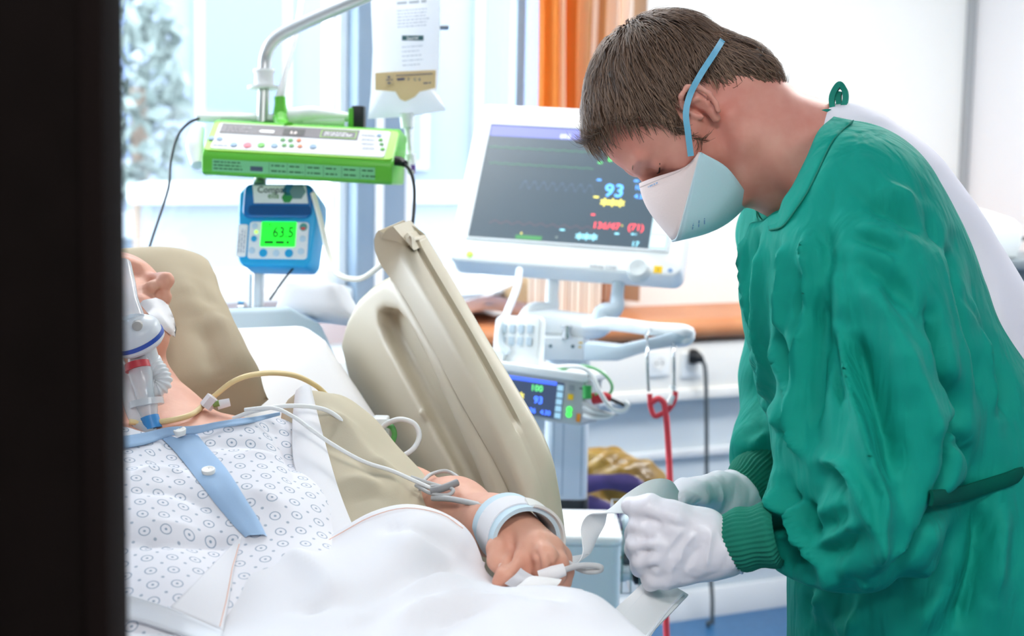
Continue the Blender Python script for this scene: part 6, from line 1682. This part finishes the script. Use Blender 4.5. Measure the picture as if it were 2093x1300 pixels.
for d_ in (2.02, 2.2):
    a = P(1900, 1300, d_); s_ = SDF((a[0] - .25, a[1] - .25, -.02), (a[0] + .15, a[1] + .15, .15), .006); fdir = unit(-np.array([RT[0], RT[1], 0]))
    s_.cone((a[0], a[1], .05), np.array([a[0], a[1], .035]) + fdir * .17, .05, .034, .02); s_.field(lambda x, y, z: -z + 0.002 + 0 * x + 0 * y, (a[0] - .25, a[1] - .25, -.02), (a[0] + .15, a[1] + .15, .15), .004, 2)
    v_, F_ = s_.mesh(1); mesh('shoe', v_, F_, mat('shoe_white', 'e8e8e8', .5), nu)

# ---- green gown
g = SDF((P(1500, 600, 2.2)[0] - .16, 1.10, .36), (1.80, 2.16, 1.66), .0046)
# trunk, near and far half
g.chain(pc((1722, 425, 1.995, .106), (1745, 520, 1.99, .118), (1772, 640, 2.0, .132), (1868, 900, 2.02, .152), (1905, 1150, 2.03, .163)), .05)
g.chain(pc((1688, 425, 2.23, .104), (1702, 520, 2.24, .114), (1722, 640, 2.24, .124), (1842, 900, 2.22, .147), (1890, 1150, 2.20, .16)), .05)
hipn, hipf = P(1905, 1150, 2.03), P(1890, 1150, 2.20)
for h_, r_ in ((hipn, .163), (hipf, .16)):
    lo_ = np.array([h_[0] - .01, h_[1], .40]); g.cone(h_, lo_, r_, .21, .06)
# front cloth hanging from the chest
g.chain(pc((1608, 470, 2.22, .045), (1596, 600, 2.16, .040), (1620, 760, 2.10, .035), (1672, 920, 2.06, .032), (1710, 1080, 2.05, .04)), .05)
# near sleeve
g.chain(pc((1735, 450, 1.925, .100), (1765, 600, 1.885, .098), (1790, 780, 1.865, .098), (1775, 930, 1.845, .098), (1755, 1050, 1.825, .080), (1735, 1095, 1.82, .050)), .045)
g.chain(pc((1760, 1040, 1.825, .072), (1680, 1065, 1.835, .062), (1615, 1078, 1.85, .050), (1584, 1088, 1.858, .042)), .03)
g.cone(P(1900, 770, 1.875), P(1962, 818, 1.88), .050, .014, .035)
g.cone(P(1870, 900, 1.87), P(1900, 990, 1.875), .055, .030, .04)
g.cone(P(1700, 1130, 1.815), P(1780, 1130, 1.825), .026, .022, .03)
# bunched cloth over the near cuff
for q in ((1612, 1000, 1.835, 1622, 1050, 1.82, .026), (1570, 1045, 1.835, 1578, 1090, 1.818, .022), (1598, 1100, 1.815, 1640, 1120, 1.808, .024), (1640, 975, 1.83, 1665, 1000, 1.815, .028)):
    g.cone(P(*q[:3]), P(*q[3:6]), q[6], q[6] * .8, .016)
# far sleeve
g.chain(pc((1610, 480, 2.33, .075), (1622, 640, 2.36, .062), (1604, 770, 2.36, .060), (1612, 850, 2.34, .060), (1582, 912, 2.30, .054), (1562, 945, 2.285, .044)), .03)
g.cone(P(1558, 765, 2.33), P(1570, 790, 2.34), .022, .022, .02)
g.cone(P(1530, 905, 2.27), P(1580, 900, 2.26), .022, .026, .016)
# neck opening
g.chain(pc((1530, 330, 2.10, .074), (1640, 330, 2.10, .074), (1700, 345, 2.10, .070)), .02, -1)
g.cone(P(1568, 405, 2.12), P(1575, 440, 2.115), .030, .020, .012, -1)
g.cone(P(1535, 392, 1.93), P(1572, 398, 2.03), .036, .032, .010, -1)
nkp = polysdf([((x - IW / 2) / FPX * 2.0, -(y - IH / 2) / FPX * 2.0) for x, y in ((1480, 240), (1694, 234), (1676, 268), (1652, 322), (1626, 376), (1602, 412), (1582, 436), (1560, 446), (1480, 446))])
def nk_field(x, y, z):
    u = (x - CAM[0]) * RT[0] + (y - CAM[1]) * RT[1] + (z - CAM[2]) * RT[2]; v = (x - CAM[0]) * UP[0] + (y - CAM[1]) * UP[1] + (z - CAM[2]) * UP[2]; w = (x - CAM[0]) * FW[0] + (y - CAM[1]) * FW[1] + (z - CAM[2]) * FW[2]
    return np.maximum(nkp(u, v), np.abs(w - 1.93) - .20)
_nk = P(1590, 350, 2.0); g.field(nk_field, _nk - .2, _nk + .2, .010, -1)
nv_, nF_ = g.mesh(2)
N_ = normals(nv_, nF_); nv_ = nv_ + N_ * (.0010 * vnoise(nv_, 22, 41))[:, None]
def family(gl_, gr_, k, amp, wid):
    """a fan of alternating ridges and valleys between two guide lines"""
    out_ = []
    A_ = np.array(catmull([np.array([*q, 0.]) for q in gl_], 8))[:, :2]; B_ = np.array(catmull([np.array([*q, 0.]) for q in gr_], 8))[:, :2]
    r_ = np.random.default_rng(int(gl_[0][0]))
    for i in range(k):
        t = (i + .5 + r_.uniform(-.25, .25)) / k; n_ = len(A_); cut0, cut1 = r_.uniform(0, .18), r_.uniform(.75, 1)
        pts_ = [tuple(A_[min(j, n_ - 1)] * (1 - t) + B_[min(int(j * len(B_) / n_), len(B_) - 1)] * t) for j in range(int(cut0 * n_), int(cut1 * n_), 3)]
        if len(pts_) > 2: out_.append((pts_, amp * (1 if i % 2 else -1) * r_.uniform(.7, 1.3), wid * r_.uniform(.8, 1.2)))
    return out_
R_, S_ = 1, -1
FO = [
 ([(1650, 470), (1655, 560), (1641, 690), (1630, 770), (1628, 890), (1660, 945)], .016, .012, 1),
 ([(1672, 560), (1660, 690), (1652, 800), (1655, 900)], -.014, .016),
 ([(1710, 650), (1731, 772), (1755, 850), (1786, 965), (1806, 1020), (1797, 1100), (1790, 1150)], .016, .011, 1),
 ([(1738, 660), (1762, 740), (1795, 840), (1825, 930), (1835, 1000)], -.015, .014),
 ([(1690, 640), (1705, 760), (1730, 860)], -.012, .014),
 ([(1826, 660), (1860, 760), (1890, 840), (1926, 955)], .012, .016),
 ([(1860, 640), (1900, 740), (1930, 790)], .008, .014),
 ([(1770, 545), (1800, 640), (1840, 760), (1850, 860)], .008, .014),
 ([(1900, 640), (1918, 700), (1932, 760), (1984, 838), (1946, 890), (1943, 960), (1925, 1025)], -.024, .010),
 ([(1955, 480), (1965, 600), (1990, 720), (2010, 800)], -.014, .014),
 ([(1985, 640), (2005, 760), (2050, 870)], .010, .016),
 ([(2030, 700), (2050, 800), (2080, 880)], -.010, .016),
 ([(1728, 462), (1790, 480), (1860, 510)], .007, .012), ([(1715, 496), (1790, 525), (1860, 562)], .007, .012), ([(1725, 480), (1790, 500), (1865, 535)], -.006, .010),
 ([(1740, 520), (1800, 570), (1870, 640)], -.007, .012), ([(1749, 560), (1785, 620), (1822, 690)], .008, .012), ([(1700, 520), (1715, 600), (1735, 680)], .008, .012),
 ([(1680, 430), (1690, 500), (1700, 600)], -.008, .014),
 ([(1755, 408), (1810, 424), (1860, 448), (1905, 480)], -.009, .012), ([(1770, 385), (1830, 395), (1900, 425)], .006, .014), ([(1880, 400), (1920, 470), (1950, 520)], -.008, .014),
 ([(1534, 450), (1531, 540), (1540, 620), (1556, 700)], .010, .008, 1), ([(1548, 480), (1546, 560), (1556, 620)], -.012, .010),
 ([(1568, 480), (1564, 560), (1562, 680), (1572, 790), (1590, 870)], .009, .012),
 ([(1592, 500), (1590, 580), (1588, 650), (1604, 740), (1625, 800)], -.012, .010), ([(1612, 480), (1604, 560), (1598, 640), (1606, 700)], .010, .010),
 ([(1582, 690), (1597, 770), (1622, 825)], .009, .008, 1), ([(1592, 720), (1612, 780)], -.008, .008),
 ([(1640, 560), (1632, 620), (1625, 660)], -.008, .010),
 ([(1630, 1005), (1628, 1040), (1640, 1085), (1660, 1118), (1690, 1170)], .018, .010, 1), ([(1640, 1010), (1650, 1060), (1672, 1110)], -.014, .010),
 ([(1673, 940), (1704, 944), (1736, 958), (1760, 1014), (1790, 1095), (1789, 1150)], .013, .009, 1), ([(1680, 962), (1715, 968), (1740, 1010)], -.010, .010),
 ([(1657, 1114), (1697, 1106), (1740, 1078), (1774, 1050)], .008, .008), ([(1660, 1060), (1720, 1030), (1760, 1010)], .006, .010), ([(1670, 1080), (1730, 1062)], -.006, .010), ([(1660, 1130), (1720, 1120), (1780, 1080)], -.008, .010),
 ([(1589, 978), (1598, 1022), (1625, 1066)], .012, .009), ([(1612, 985), (1622, 1020), (1640, 1050)], -.014, .009), ([(1556, 1062), (1584, 1046), (1606, 1018)], .010, .009), ([(1566, 1085), (1590, 1075), (1640, 1095)], -.012, .010), ([(1575, 1100), (1610, 1090), (1655, 1108)], .009, .008),
 ([(1605, 1110), (1630, 1125), (1655, 1135)], -.016, .010),
 ([(1690, 1186), (1676, 1215), (1663, 1245)], .012, .010), ([(1672, 1190), (1655, 1220), (1650, 1260)], -.010, .010), ([(1766, 1180), (1756, 1245), (1735, 1310)], .013, .010, 1), ([(1735, 1190), (1720, 1240), (1690, 1300)], -.012, .014),
 ([(1888, 1082), (1846, 1122), (1796, 1164)], .012, .012), ([(1800, 1178), (1860, 1130), (1920, 1060), (1990, 1012)], -.018, .014), ([(1860, 1180), (1900, 1140), (1960, 1150)], .006, .014), ([(1680, 1240), (1720, 1280), (1740, 1310)], .010, .012),
 ([(2010, 1010), (2005, 1120), (1975, 1230), (1950, 1310)], -.016, .014), ([(2045, 1010), (2040, 1120), (2020, 1250)], .010, .016), ([(1940, 1180), (1900, 1250), (1870, 1310)], .008, .014),
 ([(1905, 900), (1960, 905), (1985, 915)], -.007, .007), ([(1960, 800), (1985, 900), (1995, 970)], -.014, .012),
 ([(1935, 870), (1960, 860), (1985, 880)], .008, .012),
 ([(1545, 700), (1560, 780), (1585, 850)], .006, .010), ([(1555, 880), (1590, 880), (1620, 900)], -.010, .009), ([(1570, 820), (1590, 850), (1600, 900)], .010, .010), ([(1520, 915), (1550, 905), (1570, 870)], .007, .008),
]
FO2 = family([(1700, 480), (1672, 680), (1668, 900)], [(1800, 470), (1895, 650), (1945, 800)], 12, .0050, .011) \
    + family([(1542, 490), (1550, 700), (1588, 860)], [(1645, 490), (1632, 700), (1640, 900)], 9, .0050, .008) \
    + family([(1890, 430), (1950, 640), (1990, 900)], [(1975, 560), (2040, 760), (2093, 900)], 7, .0055, .012) \
    + family([(1655, 1190), (1648, 1310)], [(2088, 1015), (2080, 1310)], 11, .0065, .014) \
    + family([(1680, 985), (1650, 1040), (1660, 1100)], [(1760, 985), (1770, 1060), (1760, 1120)], 4, .0045, .009) \
    + family([(1760, 300), (1860, 380), (1930, 470)], [(1690, 380), (1760, 440), (1860, 520)], 6, .0035, .012)
nv_ = fold(nv_, nF_, [(l[0], l[1] * 1.9, l[2] * .95) + tuple(l[3:]) for l in FO] + FO2)
nv_ = laplace(nv_, nF_, .3)
mesh('surgical_gown', nv_, nF_, M_gown, nu)['label'] = 'loose green surgical gown with deep folds'
gnb = BVHTree.FromPolygons([tuple(p) for p in nv_], [tuple(int(x) for x in f) for f in nF_])
# collar band, neck tie, belt
col = [(1742, 222, 2.06), (1712, 244, 2.022), (1688, 272, 2.000), (1662, 322, 1.985), (1636, 378, 1.985), (1612, 424, 1.998), (1588, 452, 2.03), (1566, 462, 2.075), (1550, 448, 2.125), (1543, 420, 2.165), (1543, 392, 2.20)]
wid = [(-14, -14), (-16, -8), (-20, -6), (-24, -6), (-24, -8), (-22, -12), (-14, -16), (-4, -18), (6, -12), (8, -6), (6, -4)]
cin = [(1704, 238), (1672, 268), (1648, 322), (1620, 378), (1600, 408), (1588, 438), (1566, 452)]
cou = [(1744, 246), (1702, 288), (1676, 340), (1650, 392), (1626, 428), (1600, 462), (1572, 470)]
def drape_pts(pix, lift): 
    out_ = []
    for x, y in catmull([np.array([*p, 0.]) for p in pix], 6) and [tuple(q[:2]) for q in catmull([np.array([*p, 0.]) for p in pix], 6)]:
        h = gnb.ray_cast(V3(CAM), V3(unit(ray(x, y))))
        out_.append((x, y, None if h[0] is None else float((np.array(h[0]) - CAM) @ FW)))
    return out_
def collar():
    o_ = drape_pts(cou, 0); i_ = drape_pts(cin, 0); n = len(o_)
    dep = np.array([q[2] if q[2] else np.nan for q in o_]); ok = ~np.isnan(dep); dep = np.interp(np.arange(n), np.arange(n)[ok], dep[ok]) - .004
    for _ in range(6): dep[1:-1] = (dep[:-2] + dep[1:-1] * 2 + dep[2:]) / 4
    v = []; K = 6
    for k_ in range(n):
        (xa_, ya_, _), (xb2, yb2, _) = i_[k_], o_[k_]
        for j in range(K):
            t = j / (K - 1); x, y = xa_ * (1 - t) + xb2 * t, ya_ * (1 - t) + yb2 * t
            v.append(P(x, y, dep[k_] + .030 * (1 - t) - .004 * sin(pi * t)))
    o = mesh('collar_band', v, grid_faces(n, K), M_gown, nu); o.modifiers.new('thickness', 'SOLIDIFY').thickness = .003
    tube('collar_seam', [v[i * K + K - 1] - FW * .0005 for i in range(0, n, 3)], .0009, mat('seam_green', '0a7a68', .8), nu, n=5, sub=3)
collar()
fc = [(1596, 456, 2.01), (1580, 466, 2.04), (1562, 462, 2.08), (1548, 440, 2.12), (1541, 412, 2.15), (1545, 386, 2.18)]
ribbon('collar_front', [P(*q) for q in fc], [P(q[0] - 3, q[1] - 12, q[2] + .012) - P(*q) for q in fc], M_gown, nu, .003, crown=.002)
M_tie = mat('tie_green', '0f8a78', .75)
def loop_band(pix, w, nm='neck_tie'):
    c = [P(*q) for q in pix]; ribbon(nm, c, [FW * w * (1 + .25 * sin(2.1 * i)) + RT * .002 for i in range(len(c))], M_tie, nu, .007, 6)
loop_band([(1713, 240, 2.06), (1702, 222, 2.06), (1701, 200, 2.06), (1708, 182, 2.06), (1717, 174, 2.06), (1727, 186, 2.06), (1728, 206, 2.06), (1720, 226, 2.06), (1713, 240, 2.06)], .008)
loop_band([(1720, 238, 2.065), (1716, 220, 2.065), (1714, 198, 2.065), (1716, 188, 2.065)], .007)
loop_band([(1714, 240, 2.055), (1696, 230, 2.05), (1680, 232, 2.045), (1668, 240, 2.04)], .006)
loop_band([(1714, 242, 2.055), (1700, 248, 2.045), (1684, 246, 2.04)], .006)
def drape_line(pix, lift, d0): return [hit(gnb, x, y, lift, d0) for x, y in pix]
def belt():
    pts_ = drape_line([(1894, 1016), (1925, 1012), (1960, 1005), (1995, 996), (2030, 986), (2065, 976), (2095, 966)], .005, 1.87)
    c0_ = P(1890, 1000, 2.12)
    for an in np.radians(np.arange(-38, 150, 12)):
        dr_ = unit([RT[0] * cos(an) + FW[0] * sin(an), RT[1] * cos(an) + FW[1] * sin(an), 0]); z_ = pts_[6][2] + .002
        h = gnb.ray_cast(V3((c0_[0] + dr_[0] * .6, c0_[1] + dr_[1] * .6, z_)), V3(-dr_))
        if h[0] is not None: pts_.append(np.array(h[0]) + dr_ * .005)
    pts_ = [pts_[0]] + [np.mean(pts_[max(0, i - 1):i + 2], 0) for i in range(1, len(pts_))]
    ribbon('belt_tie', pts_, [np.array([0, 0, .0085])] * len(pts_), mat('belt_green', '05584a', .9, spec=.1), nu, .004, 3, crown=.002)
belt()
# knitted cuffs with ribs
def cuff(a, b, ra, rb, name='knit_cuff'):
    a, b = np.asarray(a), np.asarray(b); axv = unit(b - a); s = unit(np.cross(axv, FW)); t = np.cross(axv, s); NR = 150; L0 = float(np.linalg.norm(b - a)); rows = []
    for i in range(15):
        q = i / 14; rad = ra + (rb - ra) * q + .0022 * sin(pi * q) - (.006 if i == 0 else 0)
        wob = .0018 * sin(q * 14)
        rows.append([a + axv * L0 * q + (rad + wob + .0007 * (1 if (j // 2) % 2 else -1)) * (s * cos(2 * pi * j / NR) + t * sin(2 * pi * j / NR) * 1.0) for j in range(NR)])
    v, f = rings_mesh(rows, False); mesh(name, v, f, M_cuffg, nu, True)
cuff(P(1592, 1090, 1.858), P(1458, 1113, 1.882), .0370, .0305)
cuff(P(1580, 942, 2.27), P(1506, 1010, 2.21), .0375, .0300)

# ---- gloves
M_glove = mat('glove_latex', 'e9e7ef', .42, bump=(90, .25), coat=.1)
def glove_wr(v, F, sc):
    N = normals(v, F); return v + N * (sc * (np.abs(vnoise(v, 170, 51)) * .7 + .5 * vnoise(v, 90, 52)))[:, None]
c_ = P(1380, 1115, 1.89); gl = SDF(c_ - .135, c_ + .135, .0022)
wr_ = P(1478, 1116, 1.882); _g0 = P(1480, 1114, 1.882); _g1 = unit(unit(P(1500, 1108, 1.882) - _g0) * 1.0 + UP * .32)
gl.chain([(P(1480, 1113, 1.882), .0365), (P(1462, 1115, 1.882), .0365), (P(1436, 1118, 1.88), .033)], .01)
gl.field(lambda x, y, z: (x - _g0[0]) * _g1[0] + (y - _g0[1]) * _g1[1] + (z - _g0[2]) * _g1[2], c_ - .135, c_ + .135, .003, 2)
kn = [(1352, 1078, 1.868, .019), (1338, 1108, 1.860, .0185), (1342, 1142, 1.862, .018), (1362, 1176, 1.872, .0165)]
for i, q in enumerate(kn): gl.cone(P(1440, 1098 + 14 * i, 1.878), P(*q[:3]), .026, q[3], .010)
gl.chain(pc((1350, 1080, 1.868, .0165), (1310, 1078, 1.868, .0140), (1300, 1092, 1.890, .0125), (1318, 1098, 1.915, .0110)), .005)
gl.chain(pc((1338, 1110, 1.860, .0165), (1306, 1112, 1.866, .0140), (1300, 1124, 1.890, .0125), (1320, 1130, 1.915, .0110)), .005)
gl.chain(pc((1342, 1143, 1.862, .0160), (1314, 1146, 1.868, .0135), (1310, 1158, 1.890, .0120), (1330, 1165, 1.912, .0105)), .005)
gl.chain(pc((1362, 1176, 1.872, .0150), (1338, 1180, 1.872, .0120), (1330, 1187, 1.880, .0105), (1336, 1192, 1.895, .0095)), .005)
gl.chain(pc((1440, 1085, 1.872, .026), (1372, 1062, 1.864, .0200), (1325, 1040, 1.868, .0150), (1290, 1034, 1.878, .0110)), .010)
v_, F_ = gl.mesh(1); v_ = glove_wr(v_, F_, .0012)
v_ = fold(v_, F_, [([(1296, 1102), (1320, 1098), (1352, 1094)], -.007, .005), ([(1296, 1134), (1320, 1130), (1350, 1126)], -.007, .005), ([(1308, 1170), (1335, 1164), (1356, 1158)], -.007, .005), ([(1300, 1062), (1330, 1064), (1362, 1076)], -.006, .005), ([(1400, 1070), (1380, 1100), (1360, 1130)], .003, .004), ([(1430, 1080), (1395, 1120), (1390, 1160)], .003, .004), ([(1440, 1110), (1410, 1140), (1400, 1180)], -.003, .005), ([(1455, 1070), (1450, 1120), (1440, 1170)], .003, .004), ([(1385, 1140), (1370, 1170), (1380, 1195)], .003, .004), ([(1350, 1065), (1380, 1075), (1420, 1080)], -.003, .005), ([(1420, 1150), (1400, 1170)], .003, .004), ([(1360, 1100), (1372, 1120), (1362, 1150)], -.003, .004)])
gn = mesh('glove', v_, F_, M_glove, nu)
_e1 = unit(np.cross(_g1, FW)); _e2 = np.cross(_g1, _e1)
tube('glove_roll', [_g0 + (_e1 * cos(a) * 1.05 + _e2 * sin(a)) * .0358 for a in np.linspace(0, 2 * pi, 25)[:-1]], .0020, M_glove, gn, n=6, sub=2, closed=True)
c_ = P(1450, 1020, 2.16); gl = SDF(c_ - .135, c_ + .135, .0026)
gl.chain(pc((1530, 992, 2.22, .0325), (1500, 1014, 2.205, .0325), (1468, 1022, 2.18, .029)), .01)
_h0 = P(1522, 1000, 2.215); _h1 = unit(P(1560, 965, 2.23) - _h0)
gl.field(lambda x, y, z: (x - _h0[0]) * _h1[0] + (y - _h0[1]) * _h1[1] + (z - _h0[2]) * _h1[2], c_ - .135, c_ + .135, .003, 2)
for i, q in enumerate(((1425, 1000, 2.13, .018), (1415, 1020, 2.135, .018), (1418, 1040, 2.15, .017), (1430, 1052, 2.165, .016))): gl.cone(P(1475, 1008 + 7 * i, 2.18), P(q[0], q[1] + 4, q[2]), .024, q[3], .014)
gl.chain(pc((1425, 1000, 2.13, .016), (1395, 1000, 2.09, .0135), (1378, 1012, 2.06, .011)), .005)
gl.chain(pc((1415, 1020, 2.135, .016), (1388, 1026, 2.10, .0135), (1372, 1032, 2.07, .011)), .005)
gl.chain(pc((1418, 1040, 2.15, .016), (1394, 1046, 2.12, .013), (1385, 1050, 2.09, .011)), .005)
gl.chain(pc((1430, 1052, 2.165, .015), (1410, 1060, 2.14, .012), (1400, 1064, 2.12, .010)), .005)
gl.chain(pc((1470, 1000, 2.17, .024), (1420, 1010, 2.09, .0175), (1385, 1018, 2.05, .0125)), .008)
v_, F_ = gl.mesh(1); v_ = glove_wr(v_, F_, .0012)
v_ = fold(v_, F_, [([(1400, 1005), (1430, 1015), (1450, 1035)], .003, .005), ([(1420, 1030), (1450, 1045)], -.003, .005), ([(1470, 990), (1475, 1020), (1465, 1050)], .003, .005), ([(1440, 995), (1455, 1010)], -.003, .005)])
mesh('glove', v_, F_, M_glove, nu)

# ---- bandage strip held between the hands, strap below
bn_ = thing('bandage', 'white bandage strip held between the gloved hands and looping down to the wrist', 'bandage', P(1200, 1150, 1.86))
M_band = mat('bandage_white', 'f2f4f5', .85, bump=(900, .15))
_nt = M_band.node_tree; _t = _nt.nodes.new('ShaderNodeBsdfTranslucent'); _t.inputs[0].default_value = (.9, .92, .93, 1); _m = _nt.nodes.new('ShaderNodeMixShader'); _m.inputs[0].default_value = .2
_nt.links.new(_nt.nodes['Principled BSDF'].outputs[0], _m.inputs[1]); _nt.links.new(_t.outputs[0], _m.inputs[2]); _nt.links.new(_m.outputs[0], _nt.nodes['Material Output'].inputs[0])
cpt = [(1392, 1030, 2.04), (1362, 1018, 1.99), (1330, 1014, 1.95), (1285, 1028, 1.92), (1245, 1040, 1.905), (1222, 1050, 1.90), (1212, 1075, 1.90), (1205, 1105, 1.895), (1200, 1130, 1.885), (1186, 1148, 1.87), (1160, 1158, 1.85)]
wpt = [UP * .012 + FW * .012, UP * .022 + RT * .004, UP * .018 + FW * .012, UP * .010 + FW * .016, UP * .003 + FW * .018 + RT * .008, RT * .012 + FW * .014, RT * .014 + FW * .010, RT * .009 + FW * .012, RT * .006 + FW * .014, RT * .008 + UP * .008 + FW * .008, UP * .010 + FW * .008]
ribbon('strip', [P(*q) for q in cpt], wpt, M_band, bn_, .0012, 8, crown=.002)
st_ = thing('restraint_strap', 'white webbing strap slanting down to the bed edge below the gloves', 'strap', P(1285, 1330, 1.80))
ribbon('webbing', [P(1365, 1200, 1.93), P(1330, 1235, 1.88), P(1295, 1270, 1.83), P(1270, 1310, 1.78)], [RT * .024 - UP * .010] * 4, M_band, st_, .003, crown=.003)
for q in (-.6, .1, .75):
    tube('webbing_ridge', [P(1365, 1200, 1.929) + (RT * .024 - UP * .010) * q - FW * .004, P(1330, 1235, 1.879) + (RT * .024 - UP * .010) * q - FW * .004, P(1270, 1310, 1.779) + (RT * .024 - UP * .010) * q - FW * .004], .0018, MATS['sheet_pale'], st_, n=5)
